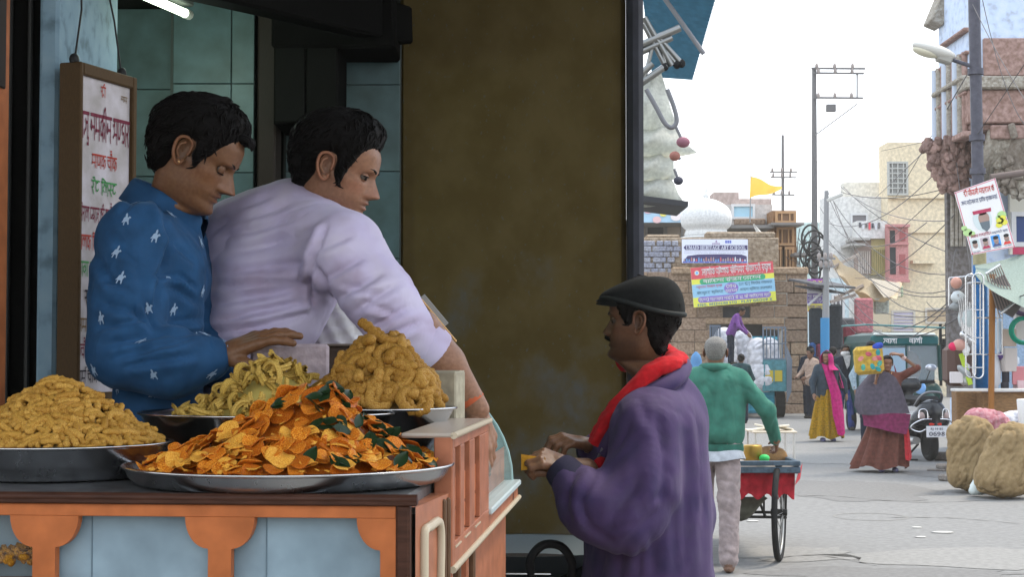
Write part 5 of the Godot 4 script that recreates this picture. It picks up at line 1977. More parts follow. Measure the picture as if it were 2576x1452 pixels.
# ---------------------------------------------------------------- the customer
func build_customer() -> void:
	var hm := hair_mat()
	var sk := skin_mat()
	var t := thing("person", "man in a purple jacket, red scarf and dark flat cap before the pillar", "person", Vector3.ZERO)
	var skin := Color(0.17, 0.085, 0.045)
	var body := MB.new()
	var hx := Transform3D(face_basis(Vector3(-1, 0, -0.3), -0.02, 0.0), P(1610, 806, 4.5))
	var h := head_mesh(body, hx, 0.232, P(1672, 980, 4.5), {"skin": skin, "jaw": 1.02, "nose": 0.85, "neck": 0.29, "beard": 0.75, "shut": 0.5})
	body.col = skin * 1.25
	hand_mesh(body, aim(P(1432, 1172, 4.31), P(1385, 1158, 4.29), Vector3(-0.15, 0.75, 0.65)), 1.0, [[0.7, 1.2, 0.6], [0.75, 1.2, 0.6], [0.8, 1.25, 0.6], [0.85, 1.3, 0.6]], [0.15, -0.4, 0.9, -0.3, -0.4, 0.85], 0.02, 0.0038, 0.05)
	hand_mesh(body, aim(P(1486, 1120, 4.5), P(1440, 1110, 4.47), Vector3(0.1, 1, 0.3)), -1.0, [[0.5, 0.9, 0.5], [0.5, 0.9, 0.5], [0.6, 0.9, 0.5], [0.6, 1.0, 0.5]], [0.3, -0.2, 0.9, -0.1, -0.3, 0.95], 0.02, 0.0038, 0.06)
	inner_body(body, [P(1672, 980, 4.5), P(1650, 1300, 4.5)], [P(1640, 1080, 4.36), P(1612, 1220, 4.25), P(1570, 1290, 4.22), P(1432, 1172, 4.31)])
	inner_body(body, [P(1672, 980, 4.5), P(1650, 1300, 4.5)], [P(1610, 1080, 4.66), P(1545, 1240, 4.7), P(1486, 1120, 4.5)])
	part("body", body, sk, t)
	var hair_buyer := hair_mesh(h, func(y: float, ang: float) -> float:
		var line := table(ang, [[0, 0.84], [40, 0.8], [56, 0.7], [66, 0.5], [74, 0.42], [84, 0.44], [90, 0.60], [100, 0.60], [110, 0.34], [125, 0.2], [150, 0.09], [180, 0.07]])
		var m := y - line
		return maxf(m * 0.9, -0.05) if m < 0.0 else -0.008 + 0.05 * smoothstep(-0.02, 0.07, m), 0.01)
	part("hair", hair_buyer, hm, t)
	locks(t, h, hair_buyer, hm, 350, 0.07)
	eyes(t, h)
	brows(t, h, hm, 1.3)
	var mo := MB.new()
	for s in [-1.0, 1.0]:
		var mp := []
		for q in [[0.0, -0.218, 0.41], [0.05, -0.216, 0.402], [0.1, -0.235, 0.368], [0.125, -0.265, 0.335]]:
			mp.append(hx * (Vector3(s * q[0], q[1], q[2] + 0.004) * 0.232))
		mo.tube(curve(mp, 3), [0.0055, 0.006, 0.0065, 0.0065, 0.006, 0.0058, 0.005, 0.004, 0.0032, 0.002], 6, false, 1.0)
	part("moustache", mo, hm, t)
	var er := MB.new()
	er.ball(hx * (Vector3(0.36, -0.155, -0.05) * 0.232), Vector3.ONE * 0.003, 8, 6)
	part("ear_stud", er, M("gold_trim"), t)
	var cap := MB.new()
	var cp := PackedVector3Array()
	var nu := 40
	for j in 16:
		var v := j / 15.0
		for i in nu:
			var an := TAU * i / nu
			var cz := cos(an)
			var sx := sin(an)
			var rr := cos(v * PI * 0.5)
			rr = pow(maxf(rr, 0.0), 0.62)
			var front := smoothstep(-0.2, 1.0, cz)
			var r0 := lerpf(0.52, 0.535, front)
			var z := cz * rr * r0 + 0.0
			var x := sx * rr * 0.395
			var base := lerpf(0.085, 0.27, smoothstep(-1.0, 0.9, cz))
			var y := base + (sin(v * PI * 0.5)) * (0.50 - base + 0.07 * smoothstep(0.5, -0.8, z) - 0.10 * smoothstep(0.0, 0.55, z))
			y += 0.02 * sin(v * PI) * smoothstep(0.3, -0.5, cz)
			cp.append(hx * (Vector3(x, y, z - 0.03) * 0.232))
	cap.grid(cp, nu, 16, true, false)
	var cm := M("cap_wool", lin(0.017, 0.018, 0.0175), 0.92, {"bump": ntex("weave"), "tri": 9.0, "h": 0.12, "rim": 0.2, "tex": ntex("cloth_tone")})
	part("cap_crown", cap, cm, t)
	var band := MB.new()
	var bp := []
	for i in 33:
		var an := TAU * i / 32.0
		var cz := cos(an)
		bp.append(hx * (Vector3(sin(an) * 0.388, lerpf(0.075, 0.262, smoothstep(-1.0, 0.9, cz)), cz * 0.512 - 0.03) * 0.232))
	band.tube(bp, 0.0075, 8)
	part("cap_band", band, M("cap_band_cloth", lin(0.02, 0.022, 0.021), 0.6), t)
	var peak := MB.new()
	var pk := PackedVector3Array()
	for j in 5:
		for i in 15:
			var an := lerpf(-1.15, 1.15, i / 14.0)
			var q := j / 4.0
			pk.append(hx * (Vector3(sin(an) * lerpf(0.38, 0.34, q), lerpf(0.30, 0.235, q) - 0.05 * absf(sin(an)) * q, cos(an) * lerpf(0.44, 0.555, q)) * 0.232))
	peak.grid(pk, 15, 5)
	var pk2 := PackedVector3Array()
	for q in pk:
		pk2.append(q - hx.basis.y * 0.008)
	peak.grid(pk2, 15, 5)
	part("cap_peak", peak, cm, t)
	var scarf := MB.new()
	var spath := curve([P(1560, 915, 4.66), P(1640, 880, 4.68), P(1702, 905, 4.56), P(1690, 912, 4.42), P(1640, 935, 4.375), P(1585, 985, 4.36), P(1540, 1040, 4.36), P(1512, 1085, 4.37), P(1496, 1115, 4.38)], 12)
	var sr := []
	for k in spath.size():
		sr.append(lerpf(0.032, 0.024, k / float(spath.size() - 1)))
	scarf.tube(spath, sr, 26, false, 0.8)
	for k in scarf.v.size():
		var p := scarf.v[k]
		scarf.v[k] += scarf.n[k] * 0.005 * ridge(p, Vector3(-0.7, -0.75, 0), 17.0, 9.0)
	scarf.renormal()
	part("scarf", scarf, M("scarf_red", lin(0.56, 0.012, 0.018), 0.85, {"bump": ntex("weave"), "tri": 6.0, "h": 0.1, "rim": 0.5, "tex": ntex("cloth_tone")}), t)
	var jm := M("purple_cloth", lin(0.062, 0.048, 0.092), 0.75, {"tex": ntex("jacket_tone", 0.009, 5, Color(0.7, 0.72, 0.85), Color(1, 1, 1), 98, 512, [0.5, Color(0.95, 0.86, 1.0)]), "tri": 1.6, "bump": ntex("weave"), "h": 0.06, "rim": 0.4})
	var f := Field.new(Vector3(P(1370, 1200, 4.2).x, 0.7, -4.98), Vector3(P(1850, 1200, 4.6).x, 1.56, -4.06), 0.0095, 62.0)
	f.cap(P(1652, 1090, 4.42), P(1640, 1620, 4.4), 0.135, 0.185)
	f.cap(P(1640, 1090, 4.6), P(1625, 1620, 4.62), 0.13, 0.185)
	f.cap(P(1690, 1030, 4.5), P(1700, 1300, 4.5), 0.085, 0.115)
	f.cap(P(1665, 975, 4.5), P(1690, 1050, 4.5), 0.07, 0.09)
	f.cap(P(1640, 1060, 4.36), P(1630, 1050, 4.7), 0.088, 0.085)
	f.cap(P(1628, 1078, 4.31), P(1612, 1220, 4.25), 0.095, 0.093)
	f.cap(P(1612, 1220, 4.25), P(1570, 1300, 4.22), 0.093, 0.088)
	f.cap(P(1570, 1300, 4.22), P(1490, 1275, 4.22), 0.086, 0.08)
	f.cap(P(1490, 1275, 4.22), P(1425, 1200, 4.27), 0.076, 0.047)
	f.cap(P(1600, 1080, 4.7), P(1540, 1250, 4.72), 0.085, 0.075)
	f.cap(P(1540, 1250, 4.72), P(1490, 1135, 4.54), 0.065, 0.042)
	f.cap(P(1560, 1110, 4.5), P(1560, 1560, 4.5), 0.075, 0.12)
	var jk := MB.new()
	f.mesh(jk, func(p: Vector3, nn: Vector3) -> float:
		return folds(p, nn, FOLDS_JACKET) * 0.7 + 0.0025 * ridge(p, Vector3(0.1, 1, 0), 6.0, 4.0))
	part("jacket", jk, jm, t)
	var colr := MB.new()
	var cpth := curve([P(1600, 930, 4.64), P(1690, 905, 4.6), P(1716, 925, 4.48), P(1690, 960, 4.375), P(1630, 995, 4.345), P(1575, 1050, 4.34), P(1540, 1098, 4.355), P(1518, 1140, 4.37)], 7)
	colr.tube(cpth, 0.027, 12, false, 0.85)
	part("jacket_collar", colr, jm, t)
	for q in [[P(1452, 1222, 4.25), P(1405, 1176, 4.285), 0.049], [P(1500, 1150, 4.56), P(1478, 1122, 4.53), 0.043]]:
		var cf := MB.new()
		var d: Vector3 = (q[1] - q[0])
		cf.tube([q[0], q[0] + d * 0.3, q[0] + d * 0.8, q[1]], [q[2], q[2] * 1.06, q[2], q[2] * 0.9], 18)
		part("cuff", cf, M("cuff_rib", lin(0.03, 0.028, 0.05), 0.85, {"bump": ntex("weave"), "tri": 5.0, "h": 0.2}), t)
	var zip := MB.new()
	zip.tube(curve([P(1516, 1128, 4.345), P(1500, 1165, 4.37), P(1496, 1210, 4.38)], 5), 0.004, 6)
	part("zip", zip, M("zip_grey", lin(0.3, 0.3, 0.32), 0.35, {"metal": 0.7}), t)
	var red := MB.new()
	red.ball(P(1512, 1190, 4.36), Vector3(0.03, 0.045, 0.02), 12, 8)
	part("red_lining", red, M("scarf_red"), t)
	var legs := MB.new()
	var lf := Field.new(Vector3(0.15, 0.0, -4.95), Vector3(0.65, 0.95, -4.1), 0.022, 60.0)
	lf.cap(Vector3(0.39, 0.85, -4.42), Vector3(0.38, 0.08, -4.42), 0.1, 0.07)
	lf.cap(Vector3(0.39, 0.85, -4.62), Vector3(0.4, 0.08, -4.62), 0.1, 0.07)
	lf.mesh(legs)
	part("trousers", legs, M("trouser_dark"), t)
	for z in [-4.42, -4.62]:
		var sh := MB.new()
		sh.ball(Vector3(0.33, 0.045, z), Vector3(0.13, 0.05, 0.05), 12, 8)
		part("shoe", sh, M("shoe_dark", lin(0.03, 0.025, 0.02), 0.5), t)
	var slip := MB.new()
	var s0 := PackedVector3Array()
	for j in 4:
		for i in 4:
			s0.append(P(lerpf(1311, 1372, i / 3.0), lerpf(lerpf(1143, 1152, i / 3.0), lerpf(1184, 1176, i / 3.0), j / 3.0), 4.27 + 0.01 * sin(i * 1.3 + j)))
	slip.grid(s0, 4, 4)
	var s1 := PackedVector3Array()
	for q in s0:
		s1.append(q + Vector3(0, 0, -0.0012))
	slip.grid(s1, 4, 4, false, true)
	solo("paper_slip", slip, M("slip_orange", lin(0.62, 0.3, 0.03), 0.7, {"tex": ntex("paint"), "tri": 9.0}), "folded orange paper slip in the hand of the man in the purple jacket", "paper")

# ---------------------------------------------------------------- the far side of the street
func zrect(x0: float, y0: float, x1: float, y1: float, z: float) -> Array:
	var a := P(x0, y1, z)
	var b := P(x1, y0, z)
	return [a.x, a.y, b.x, b.y]

func slab(mb: MB, x0: float, y0: float, x1: float, y1: float, z: float, deep: float, bev := 0.0) -> MB:
	var r := zrect(x0, y0, x1, y1, z)
	return mb.span(Vector3(r[0], r[1], -z - deep), Vector3(r[2], r[3], -z), bev)

# a house front: walls[] = outline boxes, then openings with frame, dark pane and bars
func opening(parent: Node3D, x0: float, y0: float, x1: float, y1: float, z: float, frame_m: Material, pane_m: Material, bars := 0, called := "window", rows := 0, bar_m = null) -> void:
	var r := zrect(x0, y0, x1, y1, z)
	var w := MB.new()
	var t := 0.07
	for q in [[r[0] - t, r[1] - t, r[2] + t, r[1]], [r[0] - t, r[3], r[2] + t, r[3] + t], [r[0] - t, r[1], r[0], r[3]], [r[2], r[1], r[2] + t, r[3]]]:
		w.span(Vector3(q[0], q[1], -z - 0.02), Vector3(q[2], q[3], -z + 0.07))
	var n := part(called, w, frame_m, parent)
	var p := MB.new()
	p.span(Vector3(r[0], r[1], -z), Vector3(r[2], r[3], -z + 0.012))
	part("pane", p, pane_m, n)
	for k in bars:
		var x := lerpf(r[0], r[2], (k + 0.5) / bars)
		var b := MB.new()
		b.span(Vector3(x - 0.02, r[1], -z + 0.03), Vector3(x + 0.02, r[3], -z + 0.06))
		part("bar", b, bar_m if bar_m else frame_m, n)
	for k in rows:
		var y := lerpf(r[1], r[3], (k + 1.0) / (rows + 1))
		var b := MB.new()
		b.span(Vector3(r[0], y - 0.02, -z + 0.028), Vector3(r[2], y + 0.02, -z + 0.062))
		part("bar", b, bar_m if bar_m else frame_m, n)

func plaster(key: String, c := Color.WHITE) -> Material:
	return M(key, c, 0.9, {"tex": ntex("plaster", 0.012, 5, Color(0.86, 0.845, 0.82), Color(1, 1, 1), 111, 512, [0.42, Color(0.96, 0.955, 0.95)]), "tri": 0.25, "world": true})

func build_far_side() -> void:
	var z := 40.0
	var dark := M("window_dark", lin(0.03, 0.032, 0.035), 0.4)
	var stone := []
	var st := ntex("stone", 0.03, 5, Color(0.68, 0.64, 0.6), Color(1, 1, 1), 112)
	for c in [Color(0.42, 0.31, 0.225), Color(0.37, 0.275, 0.2), Color(0.45, 0.34, 0.24), Color(0.33, 0.25, 0.19), Color(0.40, 0.30, 0.225)]:
		stone.append(M("stone_%d" % stone.size(), c, 0.92, {"tex": st, "tri": 0.7, "world": true, "bump": st, "h": 2.0}))
	var hs := thing("stone_house", "brown sandstone block house at the corner with white mortar joints and a truck bay", "house", Vector3.ZERO)
	var back := MB.new()
	slab(back, 1500, 690, 1785, 1060, z + 0.03, 0.5)
	slab(back, 1785, 690, 1965, 815, z + 0.03, 0.5)
	part("wall", back, M("mortar_tan", lin(0.34, 0.28, 0.22), 0.95, {"tex": st, "tri": 0.8, "world": true}), hs)
	var back2 := MB.new()
	slab(back2, 1965, 680, 2030, 1060, z + 0.03, 0.5)
	slab(back2, 1912, 690, 1965, 815, z + 0.025, 0.1)
	var wm := part("wall", back2, M("mortar_white", lin(0.62, 0.58, 0.52), 0.95), hs)
	var sideb := MB.new()
	sideb.span(Vector3(P(2030, 700, z).x - 0.5, 0, -z - 7.0), Vector3(P(2030, 700, z).x, P(2030, 682, z).y, -z - 0.03))
	part("side_wall", sideb, stone[3], hs)
	var k := 0
	var rg := RandomNumberGenerator.new()
	rg.seed = 21
	var course := 0
	var y := 1048.0
	while y > 690.0:
		var x := 1540.0 - rg.randf() * 40.0
		while x < 2029.0:
			var w := rg.randf_range(44.0, 78.0)
			var x1 := minf(x + w, 2030.0)
			if x1 > 2012.0:
				x1 = 2030.0
			var lo := maxf(x, 1500.0)
			var top := maxf(y - 31.0, 684.0)
			var bay := top > 805.0 and x1 > 1785.0 and lo < 1965.0
			if bay:
				if lo < 1785.0 and x1 > 1785.0:
					x1 = 1785.0
				elif x1 > 1965.0 and lo < 1965.0:
					lo = 1965.0
				else:
					x = x1
					continue
			if not (top < 805.0 and top > 765.0 and x1 > 1818.0 and lo < 1885.0) and x1 - lo > 4.0:
				var g := 0.6 if lo < 1890.0 else 1.1
				var r := zrect(lo + g, top + g, x1 - g, y - g, z)
				var b := MB.new()
				var dz := rg.randf_range(0.0, 0.018)
				b.span(Vector3(r[0], r[1], -z - 0.03), Vector3(r[2], r[3], -z + dz), 0.014)
				piece("stone_block", k, b.mesh(), stone[rg.randi() % 5], wm, Transform3D())
				k += 1
			x = maxf(x1, x + 1.0)
		y -= 31.0
		course += 1
	var cop := MB.new()
	slab(cop, 1690, 672, 2033, 690, z - 0.1, 0.75, 0.03)
	part("coping", cop, stone[2], hs)
	var lint := MB.new()
	slab(lint, 1775, 800, 1972, 816, z - 0.04, 0.3, 0.02)
	part("lintel", lint, stone[2], hs)
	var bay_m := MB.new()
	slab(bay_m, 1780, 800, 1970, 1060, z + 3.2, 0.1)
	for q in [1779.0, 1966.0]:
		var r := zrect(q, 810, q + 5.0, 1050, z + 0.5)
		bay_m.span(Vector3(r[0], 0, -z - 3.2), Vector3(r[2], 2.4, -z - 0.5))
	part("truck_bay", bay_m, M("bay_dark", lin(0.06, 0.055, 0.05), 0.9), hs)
	var win := MB.new()
	slab(win, 1818, 772, 1885, 806, z + 0.02, 0.02)
	part("window", win, dark, hs)
	var up := MB.new()
	slab(up, 1480, 598, 1958, 673, z + 0.25, 0.6, 0.02)
	var upn := part("upper_wall", up, M("rubble_tan", lin(0.40, 0.33, 0.25), 0.95, {"tex": st, "tri": 0.45, "world": true, "bump": ntex("rubble", 0.02, 4, grey(0.1), grey(0.9), 113), "h": 6.0}), hs)
	var blue_r := [M("wash_a", lin(0.40, 0.43, 0.52), 0.95, {"tex": st, "tri": 0.9, "world": true}), M("wash_b", lin(0.34, 0.37, 0.47), 0.95, {"tex": st, "tri": 0.9, "world": true})]
	var kk := 0
	for j in 6:
		for i in 5:
			var x0 := 1612.0 + i * 19.0 + rg.randf_range(-3, 3) + (8.0 if j % 2 else 0.0)
			if j > 2 and i > 3 + (j % 2) * 0:
				continue
			var b := MB.new()
			var r := zrect(x0, 606.0 + j * 14.0, x0 + 18.0 + rg.randf_range(-2, 2), 619.0 + j * 14.0, z + 0.2)
			b.span(Vector3(r[0], r[1], -z - 0.3), Vector3(r[2], r[3], -z - 0.2 + rg.randf_range(0, 0.03)), 0.02)
			piece("rubble_stone", kk, b.mesh(), blue_r[rg.randi() % 2], upn, Transform3D())
			kk += 1
	var crown := MB.new()
	slab(crown, 1775, 583, 1950, 600, z + 0.3, 0.4, 0.04)
	slab(crown, 1625, 590, 1710, 600, z + 0.3, 0.4, 0.04)
	part("loose_top_course", crown, M("rubble_tan"), hs)
	school_signs(z)
	var dm := thing("white_dome", "white ribbed onion dome rising above the stone house", "dome", Vector3(P(1776, 590, 44).x, 0, -44.0))
	var d := MB.new()
	var by := P(1776, 600, 44).y
	var pts := PackedVector3Array()
	var prof := [[0.0, 0.62], [0.12, 0.66], [0.2, 0.6], [0.3, 0.72], [0.5, 0.76], [0.7, 0.7], [0.85, 0.52], [0.95, 0.28], [1.0, 0.02]]
	for j in 20:
		for i in 48:
			var an := TAU * i / 48.0
			var t := j / 19.0
			var rr := table(t, prof) * 0.92 * (1.0 + (0.03 * absf(cos(an * 8.0)) if t > 0.22 else 0.0))
			pts.append(Vector3(rr * cos(an), by + t * 1.12, rr * sin(an)))
	d.grid(pts, 48, 20, true)
	var white := M("lime_white", lin(0.8, 0.8, 0.78), 0.8, {"tex": ntex("plaster"), "tri": 0.5})
	part("dome", d, white, dm)
	var dr := MB.new()
	dr.lathe([Vector2(0.74, by - 1.0), Vector2(0.74, by - 0.02), Vector2(0.78, by), Vector2(0.66, by + 0.04)], 32)
	part("drum", dr, white, dm)
	var fin := MB.new()
	fin.lathe([Vector2(0.06, by + 1.1), Vector2(0.1, by + 1.18), Vector2(0.03, by + 1.25), Vector2(0.05, by + 1.32), Vector2(0.004, by + 1.5)], 12)
	part("finial", fin, white, dm)
	var tim := M("timber_brown", lin(0.33, 0.19, 0.10), 0.8, {"tex": st, "tri": 0.5, "world": true})
	var rub := M("rubble_tan")
	var hb := thing("banner_house", "house with low pitched roofs and a blue painted banner behind the dome", "house", Vector3.ZERO)
	var m1 := MB.new()
	slab(m1, 1500, 562, 1730, 1000, 47, 2.0)
	part("wall", m1, plaster("plaster_tan", lin(0.36, 0.31, 0.26)), hb)
	var r1 := MB.new()
	var ra := P(1480, 562, 45.5)
	var rb := P(1725, 556, 45.5)
	r1.bar(Vector3(ra.x, ra.y, -46.4), Vector3(rb.x, rb.y, -46.4), 2.2, 0.1)
	part("roof_sheet", r1, M("roof_grey", lin(0.2, 0.19, 0.18), 0.9), hb)
	opening(hb, 1628, 572, 1668, 598, 47, M("roof_grey"), dark)
	opening(hb, 1678, 570, 1712, 596, 47, M("roof_grey"), M("curtain_tan", lin(0.3, 0.25, 0.2), 0.8))
	var ban := thing("painted_banner", "faded blue banner with yellow and pink blots under the hanging goods", "banner", Vector3.ZERO)
	var bm := MB.new()
	slab(bm, 1590, 524, 1712, 560, 45.2, 0.04)
	part("cloth", bm, M("banner_blue", lin(0.4, 0.58, 0.72), 0.8), ban)
	for q in [[1668, 538, 9, 0.75, 0.65, 0.15], [1630, 528, 12, 0.75, 0.45, 0.5], [1700, 545, 14, 0.8, 0.72, 0.72], [1652, 553, 11, 0.75, 0.5, 0.5], [1690, 532, 6, 0.8, 0.7, 0.2]]:
		var bl := MB.new()
		var p := P(q[0], q[1], 45.17)
		flat_poly(bl, oval(p.x, p.y, q[2] / 88.5, q[2] / 110.0, 12), p.z)
		part("print", bl, M("blot_%d" % int(q[0]), lin(q[3], q[4], q[5]), 0.8), ban)
	var h2 := thing("ledge_house", "pale house with a shaded tin ledge between the dome and the wooden tower", "house", Vector3.ZERO)
	var m2 := MB.new()
	slab(m2, 1825, 515, 1942, 1000, 46, 1.5)
	part("wall", m2, plaster("plaster_pale", lin(0.62, 0.58, 0.55)), h2)
	var m2b := MB.new()
	slab(m2b, 1795, 484, 1858, 515, 48, 1.0)
	slab(m2b, 1858, 500, 1940, 516, 46.5, 1.0)
	part("roof_room", m2b, plaster("plaster_rose", lin(0.5, 0.4, 0.36)), h2)
	opening(h2, 1845, 520, 1892, 546, 46, M("frame_white", lin(0.6, 0.6, 0.6), 0.7), M("pane_sky", lin(0.35, 0.55, 0.66), 0.3))
	var led := MB.new()
	slab(led, 1835, 566, 1945, 574, 44.4, 1.6)
	part("tin_ledge", led, M("roof_grey"), h2)
	var brk := MB.new()
	slab(brk, 1848, 550, 1925, 566, 45.8, 0.6, 0.03)
	part("stone_band", brk, stone[3], h2)
	opening(h2, 1842, 576, 1885, 600, 46, M("roof_grey"), dark)
	opening(h2, 1900, 576, 1936, 600, 46, M("roof_grey"), M("curtain_tan"))
	var h3 := thing("timber_tower", "narrow brown timber tower house with stacked windows beside the yellow flag", "house", Vector3.ZERO)
	var m3 := MB.new()
	slab(m3, 1945, 530, 2002, 1000, 45, 1.0)
	part("wall", m3, tim, h3)
	for q in [[1955, 538, 1995, 556], [1958, 578, 1990, 612], [1950, 628, 1966, 676], [1972, 628, 1990, 676]]:
		opening(h3, q[0], q[1], q[2], q[3], 45, M("timber_frame", lin(0.42, 0.25, 0.13), 0.8), M("timber_dark", lin(0.2, 0.115, 0.065), 0.8), 2)
	for q in [[1940, 560, 2022, 566], [1998, 636, 2040, 643]]:
		var e := MB.new()
		slab(e, q[0], q[1], q[2], q[3], 44.2, 1.0)
		part("eave", e, M("roof_grey"), h3)
	var fl := thing("yellow_flag", "yellow orange pennant flag flying on a thin pole", "flag", Vector3.ZERO)
	var fp := MB.new()
	fp.tube([P(1886, 560, 44.5), P(1888, 440, 44.5)], 0.018, 6)
	part("flag_pole", fp, M("pole_grey", lin(0.25, 0.25, 0.25), 0.6), fl)
	var fc := PackedVector3Array()
	for j in 9:
		for i in 11:
			var u := i / 10.0
			var v := j / 8.0
			var p := P(lerpf(1888, 1965, u) - 5.0 * v * (1.0 - u), lerpf(lerpf(444, 470, pow(u, 0.8)), lerpf(500, 478, u), v), 44.5)
			fc.append(p + Vector3(0, 0.03 * sin(u * 7.0), 0.08 * sin(u * 6.0 + v * 2.0)))
	var fm := MB.new()
	fm.grid(fc, 11, 9)
	part("cloth", fm, M("flag_cloth", lin(0.78, 0.55, 0.12), 0.8, {"back": Color(0.9, 0.7, 0.3)}), fl)
	var cl := MB.new()
	var cc := PackedVector3Array()
	for j in 9:
		for i in 6:
			var u := j / 8.0
			var c0 := P(lerpf(1893, 1925, u), lerpf(566, 642, u), 43.5)
			var c1 := P(lerpf(1896, 1950, u), lerpf(562, 622, u), 43.5)
			cc.append(c0.lerp(c1, i / 5.0) + Vector3(0, 0, 0.06 * sin(i * 2.0 + u * 5.0)))
	cl.grid(cc, 6, 9)
	solo("hanging_cloth", cl, M("cloth_white", lin(0.75, 0.73, 0.68), 0.85, {"back": Color(0.6, 0.6, 0.6)}), "long white cloth hanging slantwise from the ledge house", "cloth")
	var cream := plaster("plaster_cream", lin(0.80, 0.68, 0.48))
	var cz := 55.0
	var ch := thing("cream_house", "tall cream plastered house with a pink bay window and a grey latticed opening", "house", Vector3.ZERO)
	var c1m := MB.new()
	slab(c1m, 2237, 358, 2480, 1010, cz, 1.3)
	part("wall", c1m, cream, ch)
	var grey_s := M("shutter_grey", lin(0.25, 0.25, 0.24), 0.8)
	opening(ch, 2236, 412, 2277, 487, cz, M("frame_greyish", lin(0.4, 0.4, 0.37), 0.8), grey_s, 3, "window", 5)
	var lg := MB.new()
	slab(lg, 2236, 495, 2460, 499, cz - 0.15, 0.2)
	slab(lg, 2295, 655, 2352, 663, cz - 0.35, 0.4)
	slab(lg, 2282, 583, 2460, 586, cz - 0.1, 0.2)
	part("ledge", lg, cream, ch)
	var bay := MB.new()
	slab(bay, 2236, 570, 2283, 706, cz - 0.5, 0.6)
	var pink := M("bay_pink", lin(0.58, 0.27, 0.26), 0.8, {"tex": ntex("plaster"), "tri": 0.5})
	var bayn := part("pink_bay", bay, pink, ch)
	for q in [[2238, 580, 2250, 612], [2262, 580, 2276, 606], [2238, 622, 2252, 690], [2262, 640, 2276, 690]]:
		var pm := MB.new()
		slab(pm, q[0], q[1], q[2], q[3], cz - 0.53, 0.03)
		part("window", pm, M("pink_dark", lin(0.3, 0.09, 0.09), 0.7) if q[0] > 2255 else dark, bayn)
	var bc := MB.new()
	for q in [[2230, 564, 2288, 571, 0.7], [2234, 612, 2285, 616, 0.6], [2234, 704, 2288, 710, 0.7]]:
		bc = MB.new()
		slab(bc, q[0], q[1], q[2], q[3], cz - q[4], q[4] - 0.5 + 0.1)
		part("cornice", bc, pink, bayn)
	opening(ch, 2246, 786, 2295, 850, cz, M("shutter_frame", lin(0.5, 0.46, 0.4), 0.8), M("shutter_lilac", lin(0.55, 0.52, 0.66), 0.6), 0, "roller_shutter", 7)
	opening(ch, 2330, 780, 2385, 810, cz, M("shutter_frame"), plaster("plaster_ochre", lin(0.5, 0.38, 0.25)))
	var gi := MB.new()
	slab(gi, 2160, 745, 2235, 830, cz - 1.0, 0.05)
	part("stall_front", gi, M("stall_tan", lin(0.5, 0.42, 0.3), 0.8), ch)
	var wz := 56.0
	var wh := thing("white_house", "white house with washing on a balcony and a brown and yellow latticed storey", "house", Vector3.ZERO)
	var w1 := MB.new()
	slab(w1, 2080, 495, 2238, 1000, wz, 1.2)
	part("wall", w1, plaster("plaster_white", lin(0.78, 0.77, 0.74)), wh)
	var w2 := MB.new()
	slab(w2, 2122, 459, 2238, 498, wz + 1.0, 0.6)
	part("roof_room", w2, plaster("plaster_bone", lin(0.74, 0.71, 0.63)), wh)
	opening(wh, 2143, 542, 2177, 590, wz, M("frame_white"), M("window_grey", lin(0.18, 0.17, 0.18), 0.6))
	opening(wh, 2228, 487, 2234, 522, wz, M("frame_white"), M("window_grey"))
	var bl2 := MB.new()
	slab(bl2, 2155, 556, 2240, 600, wz - 0.9, 0.9)
	part("balcony", bl2, plaster("plaster_white"), wh)
	var rs := MB.new()
	slab(rs, 2148, 598, 2188, 604, wz - 1.4, 1.4)
	slab(rs, 2138, 612, 2176, 618, wz - 1.6, 1.6)
	part("ledge", rs, plaster("plaster_grey", lin(0.45, 0.43, 0.4)), wh)
	var yb := MB.new()
	slab(yb, 2156, 605, 2190, 690, wz - 0.6, 0.6)
	var ybn := part("latticed_bay", yb, M("bay_brown", lin(0.34, 0.27, 0.24), 0.8), wh)
	for q in 6:
		var b := MB.new()
		slab(b, 2159 + q * 5.2, 632, 2161 + q * 5.2, 688, wz - 0.65, 0.04)
		part("bar", b, M("bar_pale", lin(0.6, 0.55, 0.5), 0.8), ybn)
	var yc := MB.new()
	slab(yc, 2190, 596, 2236, 690, wz - 0.5, 0.5)
	var ycn := part("yellow_bay", yc, M("bay_yellow", lin(0.72, 0.63, 0.33), 0.8), wh)
	for q in 8:
		var b := MB.new()
		slab(b, 2192 + q * 5.4, 628, 2194 + q * 5.4, 688, wz - 0.56, 0.05)
		part("bar", b, M("bar_olive", lin(0.42, 0.36, 0.16), 0.8), ycn)
	for q in 7:
		var wsh := MB.new()
		var r := zrect(2160 + q * 8.0, 560 + (q % 3) * 1.5, 2165 + q * 8.0, 572 + (q * 5) % 9, wz - 0.95)
		wsh.span(Vector3(r[0], r[1], -wz + 0.92), Vector3(r[2], r[3], -wz + 0.95))
		solo("washing", wsh, M("wash_%d" % (q % 4), [lin(0.08, 0.08, 0.1), lin(0.6, 0.6, 0.62), lin(0.15, 0.14, 0.14), lin(0.65, 0.1, 0.12)][q % 4], 0.8), ["black", "white", "grey", "red"][q % 4] + " piece of washing hung on the white balcony" + ["", ", second along", ", third along", ", below the red bay", " at the balcony's far end", " beside the black cloth", " next to the pink bay"][q], "washing")
	for q in [["blue_green_house", "pale blue green house half hidden behind tangled wires", 1990, 560, 2095, 75.0, lin(0.55, 0.7, 0.68)], ["far_white_house", "far white block behind the utility poles", 1960, 640, 2060, 85.0, lin(0.72, 0.72, 0.7)], ["far_ochre_house", "far ochre house behind the sagging tarpaulin", 2100, 690, 2245, 70.0, lin(0.62, 0.47, 0.28)], ["board_house", "pale blue signboard wall behind the second pole", 2050, 700, 2134, 52.0, lin(0.6, 0.72, 0.76)]]:
		var t := thing(q[0], q[1], "house", Vector3.ZERO)
		var b := MB.new()
		slab(b, q[2], q[3], q[4], 1000, q[5], 1.5)
